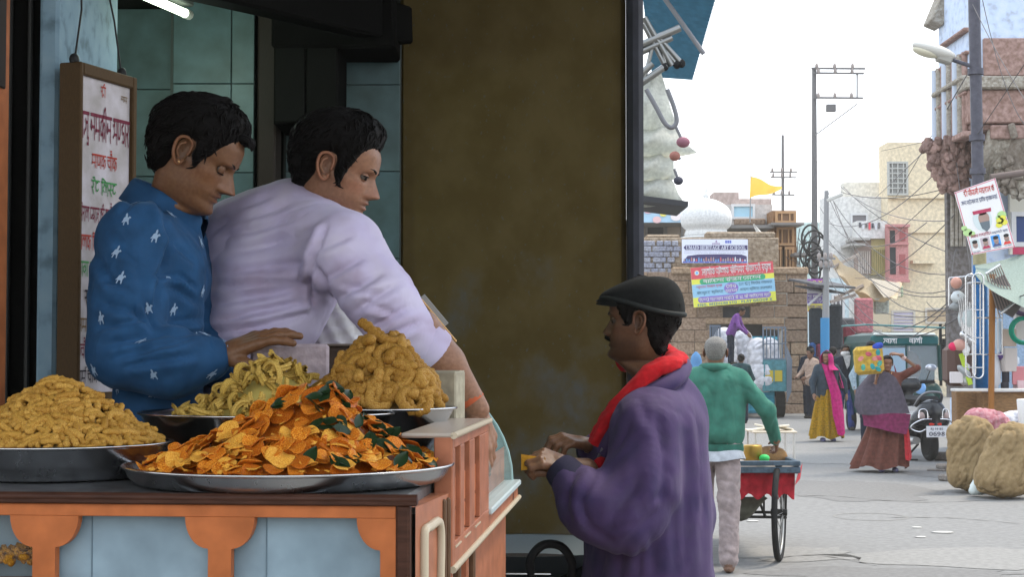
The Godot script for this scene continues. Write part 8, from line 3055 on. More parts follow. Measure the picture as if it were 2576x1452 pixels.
# ---------------------------------------------------------------- the right side: old carved house, pole, lamp, poster
func build_right_side() -> void:
	var st := ntex("stone")
	var blue := M("wall_blue", lin(0.60, 0.66, 0.74), 0.9, {"tex": ntex("peel", 0.02, 5, Color(0.78, 0.78, 0.8), Color(1, 1, 1), 141, 512, [0.4, Color(0.92, 0.95, 1.0)]), "tri": 0.5, "world": true})
	var rose := M("stone_rose", lin(0.42, 0.29, 0.26), 0.9, {"tex": st, "tri": 0.6, "world": true})
	var rose2 := M("stone_rose_dark", lin(0.30, 0.21, 0.19), 0.92, {"tex": st, "tri": 0.9, "world": true, "bump": ntex("rubble"), "h": 3.0})
	var pale := M("stone_pale", lin(0.45, 0.43, 0.38), 0.92, {"tex": st, "tri": 0.8, "world": true, "bump": ntex("rubble"), "h": 3.0})
	var h := thing("carved_house", "old blue washed house with a carved rose stone balcony and crumbling brackets", "house", Vector3.ZERO)
	var z := 24.0
	var x0 := P(2440, 500, z).x
	var w := MB.new()
	w.span(Vector3(P(2388, 0, 25.7).x, 0, -25.95), Vector3(x0 + 8.0, 11, -25.7))
	part("wall", w, blue, h)
	var bal := MB.new()
	bal.span(Vector3(x0, P(0, 230, z).y, -25.69), Vector3(x0 + 4.0, 11, -z))
	var bn := part("balcony", bal, blue, h)
	for q in [[2476, 97, 2600, 193, 0.05, rose], [2440, 197, 2600, 228, 0.22, pale], [2440, 228, 2600, 312, 0.10, rose], [2440, 312, 2600, 330, 0.02, rose2], [2500, 318, 2600, 352, 0.14, rose]]:
		var m := MB.new()
		var r := zrect(q[0], q[1], q[2], q[3], z)
		m.span(Vector3(r[0] - q[4] * 0.6, r[1], -z - 0.3), Vector3(r[2], r[3], -z + q[4]), 0.02)
		part("stone_band", m, q[5], bn)
	for k in 9:
		var zz := z + 0.12 + k * 0.2
		var m := MB.new()
		m.tube([Vector3(x0 - 0.03, P(0, 330, z).y, -zz), Vector3(x0 - 0.03, P(0, 128, z).y, -zz)], 0.05 + 0.02 * (k % 3), 8)
		part("carved_shaft", m, [rose, pale, M("shaft_blue", lin(0.45, 0.5, 0.58), 0.9)][k % 3], bn)
	for q in [[70, 10, 0.1], [128, 8, 0.08], [190, 12, 0.14], [228, 10, 0.09], [330, 16, 0.12]]:
		var m := MB.new()
		var ya := P(0, q[0], z).y
		m.span(Vector3(x0 - q[2], ya - q[1] / 166.0, -25.69), Vector3(x0 + 0.1, ya, -z + 0.05), 0.02)
		part("cornice", m, rose if q[0] != 190 else pale, bn)
	var ev := MB.new()
	ev.bar(P(2385, -30, 25.6), P(2345, 66, 25.6), 0.5, 0.22, 0.02)
	part("eave", ev, pale, h)
	var rg := RandomNumberGenerator.new()
	rg.seed = 5
	for q in [["rose_bracket", 2396, 372, 25.0, 0.42, 0.78, rose2], ["rose_bracket", 2560, 352, 24.3, 0.5, 0.95, M("stone_ash", lin(0.30, 0.27, 0.235), 0.92, {"tex": st, "tri": 0.9, "world": true})]]:
		var c := P(q[1], q[2], q[3])
		var core := MB.new()
		core.lathe([Vector2(0.001, -q[5]), Vector2(q[4] * 0.35, -q[5] * 0.85), Vector2(q[4] * 0.8, -q[5] * 0.3), Vector2(q[4] * 0.9, 0.1), Vector2(0.001, 0.12)], 14, Transform3D(Basis(), c))
		var cn := part(q[0], core, q[6], h)
		for k in 110:
			var t := rg.randf()
			var an := rg.randf_range(0.3, PI + 1.0) if q[1] < 2500 else rg.randf_range(-0.4, PI + 0.4)
			var r: float = q[4] * (1.0 - 0.72 * pow(t, 1.3)) * rg.randf_range(0.9, 1.1)
			var b := MB.new()
			b.box(Vector3.ZERO, Vector3(rg.randf_range(0.06, 0.14), rg.randf_range(0.10, 0.24), rg.randf_range(0.06, 0.14)), 0.022, Basis.from_euler(Vector3(rg.randf_range(-0.5, 0.5), rg.randf() * 3.0, rg.randf_range(-0.45, 0.45))))
			piece("carved_stone", k, b.mesh(), [q[6], rose, rose2][rg.randi() % 3] if q[1] < 2500 else ([q[6], q[6], pale][rg.randi() % 3]), cn, Transform3D(Basis(), c + Vector3(cos(an) * r, 0.08 - t * q[5], sin(an) * r)))
	for k in 5:
		var sm := MB.new()
		var x := 2472.0 + k * 11.0
		sm.tube(curve([P(x + 26, 322, 24.0), P(x + 14, 372, 24.05), P(x - 2, 420, 24.3), P(x - 6, 468, 24.9)], 5), [0.075, 0.08, 0.085, 0.085, 0.08, 0.08, 0.075, 0.075, 0.07, 0.07, 0.065, 0.06, 0.055, 0.05, 0.045, 0.04], 8)
		part("curved_bracket", sm, pale, h)
	var low := MB.new()
	slab(low, 2386, 455, 2440, 1000, 25.5, 0.15)
	part("lower_wall", low, M("lower_grey", lin(0.22, 0.21, 0.21), 0.9, {"tex": st, "tri": 0.7, "world": true}), h)
	for x in [2394, 2404, 2414, 2424]:
		var m := MB.new()
		m.tube([P(x, 470, 25.4), P(x, 620, 25.4)], 0.03, 6)
		part("carved_shaft", m, pale if x % 20 else rose2, h)
	var cr := MB.new()
	slab(cr, 2540, 470, 2700, 640, 25.5, 0.1)
	part("cream_pier", cr, M("pier_cream", lin(0.6, 0.58, 0.5), 0.9), h)
	opening(h, 2552, 545, 2590, 610, 25.5, M("frame_white"), M("shutter_navy", lin(0.05, 0.08, 0.2), 0.5))
	var pz := 21.0
	var pole := thing("lamp_pole", "tall grey steel pole with a blue painted foot and a cream band", "pole", Vector3.ZERO)
	var pa := P(2474, 1180, pz)
	pa.y = 0.0
	var top := P(2447, -80, pz)
	for q in [[0.0, 0.405, 0.088, M("pole_blue", lin(0.02, 0.16, 0.42), 0.5, {"tex": ntex("paint"), "tri": 1.0})], [0.405, 0.52, 0.086, M("pole_cream", lin(0.42, 0.38, 0.22), 0.6, {"tex": ntex("paint"), "tri": 1.0})], [0.52, 1.0, 0.078, M("pole_steel", lin(0.10, 0.10, 0.125), 0.5, {"tex": ntex("paint"), "tri": 1.0})]]:
		var m := MB.new()
		m.tube([pa.lerp(top, q[0]), pa.lerp(top, q[1])], q[2], 10)
		part("shaft", m, q[3], pole)
	for y in [185, 352, 436]:
		var m := MB.new()
		var c := pa.lerp(top, (1180.0 - y) / 1260.0)
		m.tube([c - Vector3(0, 0.03, 0), c + Vector3(0, 0.05, 0)], 0.105, 12)
		part("collar", m, M("pole_steel"), pole)
	var arm := thing("street_lamp", "pale street lamp head on a short arm from the steel pole", "street lamp", Vector3.ZERO)
	var am := MB.new()
	am.tube([P(2440, 166, pz), P(2392, 150, pz)], 0.028, 8)
	part("arm", am, M("pole_steel"), arm)
	var la := P(2398, 150, pz)
	var lb := P(2294, 118, pz)
	var ld := (lb - la).normalized()
	var lu := Vector3(0, 0, 1).cross(ld) * -1.0
	var hd := MB.new()
	hd.ball((la + lb) * 0.5 + lu * 0.035, Vector3((lb - la).length() * 0.53, 0.085, 0.13), 24, 12, Basis(ld, lu, ld.cross(lu)))
	part("housing", hd, M("lamp_housing", lin(0.52, 0.51, 0.47), 0.5), arm)
	var gl := MB.new()
	gl.ball(lb.lerp(la, 0.34) - lu * 0.02, Vector3(0.19, 0.06, 0.1), 20, 10, Basis(ld, lu, ld.cross(lu)))
	part("glass_bowl", gl, M("lamp_bowl", lin(0.55, 0.52, 0.4), 0.15), arm)
	var ge := MB.new()
	ge.box(lb.lerp(la, 0.78) - lu * 0.035, Vector3(0.2, 0.1, 0.16), 0.02, Basis(ld, lu, ld.cross(lu)))
	part("gear_box", ge, M("gear_grey", lin(0.3, 0.29, 0.26), 0.6), arm)
	var bar := MB.new()
	bar.tube([P(2490, 447, 20.8), P(2620, 428, 20.8)], 0.045, 8)
	solo("cross_bar", bar, M("bar_brown", lin(0.14, 0.11, 0.10), 0.7), "dark iron cross bar running from the pole over the poster", "bar")
	var k := 4000.0 / 20.6
	var ps := thing("festival_poster", "tilted white festival poster with Hindi titles, a turbaned head and four portraits", "poster", P(2443, 642, 20.6))
	ps.rotation.z = 0.21
	var out := [Vector2(0, 0), Vector2(112, -3), Vector2(101, 178), Vector2(-8, 164)]
	var sheet := PackedVector2Array()
	for q in out:
		sheet.append(q / k)
	var bm := MB.new()
	bm.prism(sheet, -0.012, 0.0)
	part("sheet", bm, M("poster_white", lin(0.72, 0.71, 0.70), 0.6), ps)
	var inner := func(pts: Array, m: Material, zz: float) -> void:
		var mb := MB.new()
		var o := []
		for q in pts:
			o.append(q / k)
		flat_poly(mb, o, zz)
		part("print", mb, m, ps)
	var pk := M("poster_pink", lin(0.62, 0.15, 0.22), 0.6)
	for e in 4:
		var a: Vector2 = out[e]
		var b: Vector2 = out[(e + 1) % 4]
		var c := Vector2(20, 80)
		var nn := (c - a.lerp(b, 0.5)).normalized() * 1.6
		inner.call([a + nn, b + nn, b + nn * 2.2, a + nn * 2.2], pk, 0.003)
	letter_on(ps, hindi("श्री पीपाजी महाराज के", 78 / k, 12 / k, 1.3), M("poster_red", lin(0.62, 0.06, 0.05), 0.6), 14 / k, 148 / k, 0.006)
	letter_on(ps, hindi("जन्म महोत्सव पर हार्दिक शुभकामनाएं", 92 / k, 9 / k, 1.2), M("poster_ink", lin(0.08, 0.1, 0.2), 0.6), 3 / k, 127 / k, 0.006)
	letter_on(ps, hindi("विकास राजपुरोहित", 52 / k, 6 / k, 1.2), M("poster_maroon", lin(0.4, 0.05, 0.1), 0.6), 8 / k, 42 / k, 0.008)
	letter_on(ps, hindi("महामंत्री युवा", 40 / k, 5 / k, 1.1), M("poster_ink"), 62 / k, 41 / k, 0.008)
	var skin := M("print_skin", lin(0.35, 0.24, 0.2), 0.6)
	inner.call(oval(46, 82, 24, 30, 20), M("print_haze", lin(0.55, 0.62, 0.62), 0.6), 0.003)
	inner.call(oval(50, 84, 14, 18, 18), skin, 0.004)
	inner.call([Vector2(37, 76), Vector2(63, 76), Vector2(60, 58), Vector2(50, 50), Vector2(40, 60)], M("print_beard", lin(0.13, 0.16, 0.18), 0.6), 0.0055)
	inner.call(oval(48, 108, 25, 15, 20), M("poster_white"), 0.004)
	inner.call([Vector2(26, 98), Vector2(72, 98), Vector2(73, 107), Vector2(25, 107)], M("poster_maroon"), 0.006)
	for q in [[88, 70, 10, "y"], [97, 76, 8, "y"], [84, 60, 9, "y"], [98, 64, 9, "y"], [96, 84, 12, "g"], [86, 78, 7, "g"], [2, 58, 12, "g"], [12, 52, 9, "g"], [-4, 70, 8, "g"]]:
		inner.call(oval(q[0], q[1], q[2], q[2] * 0.8, 10), M("print_y", lin(0.66, 0.62, 0.08), 0.6) if q[3] == "y" else M("print_g", lin(0.4, 0.58, 0.25), 0.6), 0.0045 if q[3] == "g" else 0.007)
	for q in 4:
		var cx := 14.0 + q * 27.0
		inner.call(rect(cx - 12, 8, cx + 11, 37), [M("print_haze"), M("print_mauve", lin(0.5, 0.42, 0.45), 0.6), M("print_azure", lin(0.08, 0.3, 0.65), 0.6), M("poster_white")][q], 0.0035)
		inner.call([Vector2(cx - 11, 8.5), Vector2(cx + 10, 8.5), Vector2(cx + 6, 16), Vector2(cx - 7, 16)], [M("poster_white"), M("poster_maroon"), M("poster_ink"), M("poster_red")][q], 0.005)
		inner.call(oval(cx, 23, 6.5, 9, 16), skin, 0.0065)
		inner.call(oval(cx, 30.5, 7, 4.5, 14), M("print_black", lin(0.03, 0.03, 0.03), 0.6), 0.008)
		inner.call([Vector2(cx - 4, 18.5), Vector2(cx + 4, 18.5), Vector2(cx + 3, 20), Vector2(cx - 3, 20)], M("print_beard"), 0.009)
		letter_on(ps, hindi("राम लाल", 18 / k, 2.6 / k, 1.1), M("poster_ink"), (cx - 9) / k, 3.5 / k, 0.006)
	var sm := MB.new()
	slab(sm, 2548, 622, 2640, 640, 20.9, 0.04)
	solo("red_label", sm, M("poster_maroon"), "small red printed label board beside the poster's foot", "sign")

# ---------------------------------------------------------------- the hardware stall
func build_right_goods() -> void:
	var wire := M("wire_steel", lin(0.55, 0.55, 0.56), 0.25, {"metal": 0.9})
	var z := 20.3
	var tarp := PackedVector3Array()
	for j in 8:
		for i in 10:
			var u := i / 9.0
			var v := j / 7.0
			tarp.append(P(lerpf(2450, 2640, u), lerpf(lerpf(668, 612, u), lerpf(690, 800, pow(u, 0.8)), v), lerpf(20.9, 19.6, v)) + Vector3(0, -0.04 * sin(PI * u), 0.05 * sin(u * 9.0 + v * 3.0)))
	solo("stall_tarpaulin", MB.new().grid(tarp, 10, 8), M("tarp_sage", lin(0.27, 0.33, 0.29), 0.8, {"tex": ntex("plaster"), "tri": 1.2, "back": Color(0.25, 0.3, 0.27)}), "grey green tarpaulin stretched over the hardware stall", "tarpaulin")
	var ct := thing("stall_counter", "brown plywood stall counter heaped with hardware beside the blue pole", "counter", Vector3.ZERO)
	var ply := M("ply_brown", lin(0.30, 0.17, 0.08), 0.65, {"tex": ntex("grain"), "tri": Vector3(1.2, 4, 1.2)})
	for q in [[2406, 985, 2470, 1095, 20.6, 0.25], [2472, 988, 2640, 1110, 20.3, 0.5]]:
		var m := MB.new()
		var r := zrect(q[0], q[1], q[2], q[3], q[4])
		m.span(Vector3(r[0], 0, -q[4] - q[5]), Vector3(r[2], r[3], -q[4]), 0.01)
		part("panel", m, ply, ct)
	var tp := MB.new()
	var rt := zrect(2400, 978, 2640, 985, 20.2)
	tp.span(Vector3(rt[0], rt[1], -20.4), Vector3(rt[2], rt[3], -20.2), 0.006)
	part("top", tp, M("top_white", lin(0.6, 0.58, 0.55), 0.6), ct)
	var bk := MB.new()
	slab(bk, 2480, 700, 2680, 980, 22.6, 0.1)
	part("back_board", bk, M("wall_blue2", lin(0.33, 0.45, 0.6), 0.8, {"tex": ntex("plaster"), "tri": 1.0}), ct)
	var post := MB.new()
	post.tube([P(2495, 690, 20.2), P(2491, 1100, 20.2)], 0.04, 8)
	solo("stall_post", post, M("post_rust", lin(0.26, 0.11, 0.03), 0.6), "thin rust brown post beside the blue pole", "post")
	for q in [[2428, 690, 2452, 950, 19.9, "narrow chrome wire rack with hooped ends hanging nearest the pole's street side"], [2446, 688, 2472, 952, 19.7, "long chrome hooped wire rack hanging in front of the blue pole"]]:
		var t := thing("wire_rack", q[5], "rack", Vector3.ZERO)
		var m := MB.new()
		var xa: float = q[0]
		var xb: float = q[2]
		var r := (xb - xa) * 0.5
		var loop := []
		for kk in 9:
			var an := PI - PI * kk / 8.0
			loop.append(P((xa + xb) * 0.5 + r * cos(an), q[1] + r - r * sin(an), q[4]))
		for kk in 9:
			var an := PI * kk / 8.0
			loop.append(P((xa + xb) * 0.5 + r * cos(an), q[3] - r + r * sin(an), q[4]))
		m.tube(loop, 0.011, 6, true)
		part("frame", m, wire, t)
		for y in [780, 850, 925]:
			var b := MB.new()
			b.tube([P(xa, y, q[4]), P(xb, y, q[4])], 0.008, 5)
			part("cross_wire", b, wire, t)
	var bs := thing("wire_basket", "round chrome wire basket of three rings round the blue pole", "basket", Vector3.ZERO)
	for y in [712, 800, 892]:
		var m := MB.new()
		var c := P(2476, y, 20.5)
		var ring := []
		for kk in 24:
			ring.append(c + Vector3(0.22 * cos(TAU * kk / 24.0), 0, 0.22 * sin(TAU * kk / 24.0)))
		m.tube(ring, 0.008, 5, true)
		part("ring", m, wire, bs)
	for kk in 12:
		var m := MB.new()
		var an := TAU * kk / 12.0
		var d := Vector3(0.22 * cos(an), 0, 0.22 * sin(an))
		m.tube([P(2476, 712, 20.5) + d, P(2476, 892, 20.5) + d], 0.005, 4)
		part("upright", m, wire, bs)
	var sv := thing("wire_shelf", "tilted steel plate rack hanging under the green tarpaulin", "rack", Vector3.ZERO)
	for q in [[2478, 690, 2514, 666], [2515, 790, 2556, 755]]:
		var m := MB.new()
		m.tube([P(q[0], q[1], 19.9), P(q[2], q[3], 19.9)], 0.02, 6)
		part("rail", m, wire, sv)
	for kk in 8:
		var m := MB.new()
		m.tube([P(2480 + kk * 5, 690 - kk * 3, 19.95), P(2514 + kk * 6, 798 - kk * 5, 19.95)], 0.008, 5)
		part("slat_wire", m, M("wire_brown", lin(0.25, 0.2, 0.18), 0.4, {"metal": 0.6}), sv)
	var db := MB.new()
	db.poly([P(2492, 705, 20.05), P(2525, 690, 20.05), P(2568, 770, 20.05), P(2545, 800, 20.05), P(2502, 775, 20.05)])
	part("back_plate", db, M("plate_dark", lin(0.12, 0.11, 0.11), 0.6), sv)
	var rl := MB.new()
	rl.tube([P(2386, 700, 20.4), P(2450, 694, 20.4)], 0.014, 6)
	rl.tube([P(2386, 700, 20.4), P(2386, 770, 20.4)], 0.014, 6)
	solo("goods_rail", rl, wire, "thin steel rail that the ladles and bundles hang from", "rail")
	for kk in 7:
		var m := MB.new()
		m.tube([P(2408 + kk * 6, 740 + kk * 4, 20.2), P(2420 + kk * 4, 836 + kk * 3, 20.2)], 0.012, 6)
		var l := solo("ladle", m, wire, "long steel ladle in the bundle on the goods rail" + ["", ", second from the street", ", third from the street", ", middle of the bundle", ", beside the wire racks", ", half behind the racks", ", closest to the pole"][kk], "ladle", "ladles on the rail")
		var b := MB.new()
		b.ball(P(2420 + kk * 4, 842 + kk * 3, 20.2), Vector3(0.04, 0.045, 0.03), 10, 6)
		part("bowl", b, wire, l)
	var bits := [
		[2404, 712, 0.075, 0.075, "copper_pot", "round copper bottomed pot hung at the top of the goods rail", lin(0.5, 0.26, 0.2), 0.35], [2408, 748, 0.09, 0.08, "plastic_bundle", "clear plastic bundle hanging under the copper pot", lin(0.5, 0.53, 0.53), 0.3], [2402, 772, 0.08, 0.05, "steel_strainer", "dark steel strainer hanging below the plastic bundle", lin(0.25, 0.26, 0.26), 0.3],
		[2432, 800, 0.12, 0.17, "plastic_bundle", "large milky plastic bundle behind the wire racks", lin(0.45, 0.5, 0.5), 0.35], [2412, 868, 0.09, 0.075, "copper_pot", "copper bottomed pot hanging above the brown case", lin(0.5, 0.28, 0.23), 0.35], [2396, 872, 0.06, 0.055, "red_ball", "crimson plastic ball hanging beside the lower copper pot", lin(0.6, 0.03, 0.1), 0.4],
		[2428, 880, 0.05, 0.08, "white_glove", "white plastic scrap tied over the brown case", lin(0.68, 0.68, 0.68), 0.5], [2424, 935, 0.11, 0.04, "wrapped_tool", "plastic wrapped tool stuck across the brown case", lin(0.34, 0.36, 0.36), 0.3]]
	for q in bits:
		var m := MB.new()
		var c := P(q[0], q[1], 20.25)
		var pts := Basis(Vector3(0, 0, 1), -0.7 if q[4] == "wrapped_tool" else 0.0)
		m.ball(c, Vector3(q[2], q[3], q[2] * 0.7), 16, 10, pts)
		for i in m.v.size():
			if not q[4] in ["copper_pot", "red_ball"]:
				m.v[i] += m.n[i] * 0.018 * nz3(m.v[i], 18.0)
		m.renormal()
		solo(q[4], m, M(q[4] + "_%d" % int(q[0]), q[6], q[7]), q[5], q[4].replace("_", " "))
	var cs := thing("brown_case", "large dark brown case hanging by the pole with a lime green strip", "case", Vector3.ZERO)
	var cm := MB.new()
	slab(cm, 2386, 866, 2448, 972, 20.8, 0.4, 0.08)
	part("shell", cm, M("case_brown", lin(0.10, 0.06, 0.05), 0.6), cs)
	var cg := MB.new()
	cg.bar(P(2416, 890, 20.5), P(2440, 968, 20.5), 0.06, 0.02, 0.0, Vector3.FORWARD)
	part("lime_strip", cg, M("lime", lin(0.42, 0.58, 0.05), 0.5), cs)
	var rg := RandomNumberGenerator.new()
	rg.seed = 77
	var names := [["white_box", "white cardboard box at the counter's street end", 2404, 950, 30, 28, lin(0.62, 0.58, 0.58)], ["plastic_heap", "crumpled clear plastic heap on the counter", 2424, 955, 30, 30, lin(0.55, 0.56, 0.57)], ["wrapped_pot", "plastic wrapped pot topping the crumpled heap", 2428, 925, 20, 26, lin(0.5, 0.52, 0.54)],
		["blister_pack", "tall clear blister pack with a grey tool in it", 2512, 850, 24, 90, lin(0.42, 0.5, 0.58)], ["blister_pack", "long wrapped brush leaning on the stall post", 2504, 935, 24, 90, lin(0.52, 0.53, 0.56)], ["purple_brush", "dark purple brush head beside the cardboard", 2520, 895, 28, 24, lin(0.10, 0.06, 0.2)], ["cardboard_box", "tan cardboard box with a red label on the stall shelf", 2535, 850, 34, 44, lin(0.46, 0.36, 0.3)],
		["cardboard_box", "grey cardboard box below the purple brush", 2532, 905, 36, 60, lin(0.42, 0.38, 0.36)], ["black_bottle", "black bottle standing at the back of the stall", 2528, 942, 18, 40, lin(0.03, 0.03, 0.04)], ["tin_can", "black lidded tin on the counter edge", 2526, 968, 20, 22, lin(0.04, 0.04, 0.05)], ["red_packet", "red and white packets stacked at the counter's far end", 2560, 945, 30, 46, lin(0.5, 0.2, 0.22)],
		["white_packet", "white packet with blue lid on the upper shelf", 2552, 905, 20, 22, lin(0.45, 0.52, 0.6)], ["pink_packet", "pink patterned packets on the lower shelf", 2570, 970, 36, 26, lin(0.55, 0.4, 0.42)], ["hanging_card", "white display card hanging at the shelf's edge", 2562, 800, 22, 110, lin(0.58, 0.52, 0.5)]]
	for q in names:
		var m := MB.new()
		var c := P(q[2], q[3], 20.6)
		var hs := Vector3(q[4], q[5], q[4]) / 194.0 * 0.5
		if q[0] in ["white_box", "cardboard_box", "red_packet", "pink_packet", "hanging_card"]:
			m.box(c, hs * 2.0, 0.006, Basis(Vector3.UP, rg.randf_range(-0.3, 0.3)))
		elif q[0] in ["black_bottle", "tin_can", "white_packet"]:
			m.lathe([Vector2(0.001, -hs.y), Vector2(hs.x, -hs.y), Vector2(hs.x, hs.y * 0.4), Vector2(hs.x * 0.5, hs.y * 0.7), Vector2(hs.x * 0.5, hs.y), Vector2(0.001, hs.y)], 16, Transform3D(Basis(), c))
		else:
			m.ball(c, hs, 14, 10)
			for i in m.v.size():
				m.v[i] += m.n[i] * 0.03 * nz3(m.v[i], 14.0)
			m.renormal()
		solo(q[0], m, M(q[0] + "_%d" % int(q[2]), q[6], 0.45), q[1], q[0].replace("_", " "))
	for q in [[2572, 832, "coil of green hose hanging on the stall's back board", lin(0.01, 0.25, 0.16)], [2574, 760, "coil of dark purple pipe above the green hose", lin(0.1, 0.07, 0.14)]]:
		var m := MB.new()
		var c := P(q[0], q[1], 20.4)
		for kk in 3:
			var ring := []
			for i in 24:
				ring.append(c + Vector3(cos(TAU * i / 24.0) * (0.17 - 0.012 * kk), sin(TAU * i / 24.0) * (0.17 - 0.012 * kk), 0.02 * kk))
			m.tube(ring, 0.018, 6, true)
		solo("hose_coil", m, M("hose_%d" % int(q[1]), q[3], 0.5), q[2], "hose")
	var jute := M("jute", lin(0.30, 0.22, 0.12), 0.95, {"tex": ntex("jute_tone", 0.02, 4, Color(0.78, 0.75, 0.7), Color(1, 1, 1), 151), "tri": 1.5, "bump": ntex("weave"), "h": 0.3})
	var sacks := [["jute_sack", "tall bulging jute sack against the counter, seam to the street", 2438, 1090, 2452, 1205, 17.6, 0.19, 0.235, jute], ["jute_sack", "broad slumped jute sack in front of the taller one", 2545, 1110, 2525, 1215, 16.9, 0.2, 0.25, jute], ["printed_sack", "pink and white printed plastic sack lying on top of the jute sacks", 2462, 1062, 2505, 1070, 17.9, 0.165, 0.15, M("sack_pink", lin(0.5, 0.34, 0.35), 0.6, {"tex": ntex("sackprint", 0.02, 2, Color(0.75, 0.45, 0.5), Color(1, 1, 1), 152), "tri": 2.0})], ["plastic_sack", "white plastic sack lying behind the pink printed one", 2535, 1065, 2600, 1062, 18.2, 0.13, 0.13, M("sack_white")], ["printed_sack", "white plastic sack with a green print leaning between the jute sacks", 2490, 1150, 2455, 1235, 17.1, 0.07, 0.08, M("sack_mint", lin(0.5, 0.55, 0.53), 0.5)], ["plastic_sack", "grey white plastic sack along the foot of the tall jute sack", 2415, 1090, 2410, 1205, 17.9, 0.07, 0.1, M("sack_grey", lin(0.5, 0.48, 0.48), 0.5)]]
	for q in sacks:
		var c0 := P(q[2], q[3], q[6])
		var c1 := P(q[4], q[5], q[6])
		if q[0] == "jute_sack":
			c1.y = q[8] * 0.92
		var f := Field.new(c0.min(c1) - Vector3.ONE * 0.45, c0.max(c1) + Vector3.ONE * 0.45, 0.017, 40.0)
		f.cap(c0, c1, q[7], q[8])
		if q[0] == "jute_sack":
			f.cap(c0 + Vector3(-0.12, -0.02, 0), c1 + Vector3(-0.1, 0, 0.05), q[7] * 0.7, q[8] * 0.9)
			f.cap(c0 + Vector3(0.12, 0.0, 0), c1 + Vector3(0.1, 0, 0.02), q[7] * 0.75, q[8] * 0.85)
		var m := MB.new()
		f.mesh(m, func(p: Vector3, nn: Vector3) -> float: return 0.03 * ridge(p, Vector3(0.4, 1, 0), 3.2, 3.0) + 0.02 * nz3(p, 4.0) - 0.04 * smoothstep(0.12, 0.0, p.y) * maxf(-nn.y, 0.0))
		solo(q[0], m, q[9], q[1], "sack")
	var tube := MB.new()
	tube.lathe([Vector2(0.001, 0.0), Vector2(0.12, 0.0), Vector2(0.14, 0.3), Vector2(0.13, 0.305), Vector2(0.001, 0.2)], 24, Transform3D(Basis(), P(2590, 1075, 17.4)))
	solo("white_bucket", tube, M("plastic_white", lin(0.68, 0.68, 0.68), 0.4), "white plastic bucket beside the broad jute sack", "bucket")
	for q in [[2382, 1150, 0.19, 0.12, "squared grey stone at the foot of the step"], [2372, 1172, 0.16, 0.07, "flat grey stone below the squared one"], [2392, 1200, 0.17, 0.08, "dark flat stone nearest the tall jute sack"], [2352, 1176, 0.12, 0.025, "thin stone slab lying in the road by the scooter"]]:
		var zz: float = EYE * FOC / (q[1] + 8.0 - 885.0)
		var m := MB.new()
		m.box(G(q[0], zz) + Vector3(0, q[3] * 0.5, 0), Vector3(q[2] * 2.0, q[3], q[2]), 0.02, Basis(Vector3.UP, q[0] * 0.1))
		solo("loose_stone", m, M("stone_grey", lin(0.25, 0.235, 0.22), 0.95, {"tex": ntex("stone"), "tri": 1.5}), q[4], "stone")
	var hang := [["hanging_shirt", "dark shirt hung below the class sign", 2036, 775, 2070, 868, 38.4, lin(0.035, 0.045, 0.055)], ["hanging_trousers", "blue jeans hung under the dark shirt", 2036, 862, 2052, 930, 38.3, lin(0.05, 0.13, 0.33)], ["hanging_cloth", "crimson cloth hung beside the blue jeans", 2053, 865, 2070, 925, 38.35, lin(0.25, 0.05, 0.09)], ["hanging_coat", "long dark coat hung beyond the second pole", 2088, 765, 2118, 880, 39.5, lin(0.04, 0.05, 0.06)], ["maroon_cloth", "maroon cloth drooping at the garment stall", 2122, 820, 2152, 870, 41.0, lin(0.22, 0.04, 0.06)], ["pink_boxes", "stack of pink patterned boxes in the far stall", 2150, 750, 2196, 838, 44.0, lin(0.55, 0.2, 0.22)], ["pale_sign", "pale stall sign with a lime blot", 2198, 752, 2236, 790, 45.0, lin(0.5, 0.55, 0.5)], ["dark_doorway", "tall dark doorway panel behind the walking man", 2150, 838, 2172, 960, 36.0, lin(0.015, 0.03, 0.03)], ["market_stall", "dark shaded stall front behind the hanging garments", 2085, 800, 2150, 985, 43.5, lin(0.13, 0.13, 0.14)], ["lime_sign", "green and lime sign over the shopfront behind the tarpaulin", 2160, 718, 2272, 748, 47.0, lin(0.5, 0.56, 0.38)]]
	for q in hang:
		var m := MB.new()
		slab(m, q[2], q[3], q[4], q[5], q[6], 0.15, 0.05)
		solo(q[0], m, M("hang_" + q[0] + "_%d" % int(q[2]), q[7], 0.85, {"tex": ntex("cloth_tone"), "tri": 1.5}), q[1], q[0].split("_")[1])

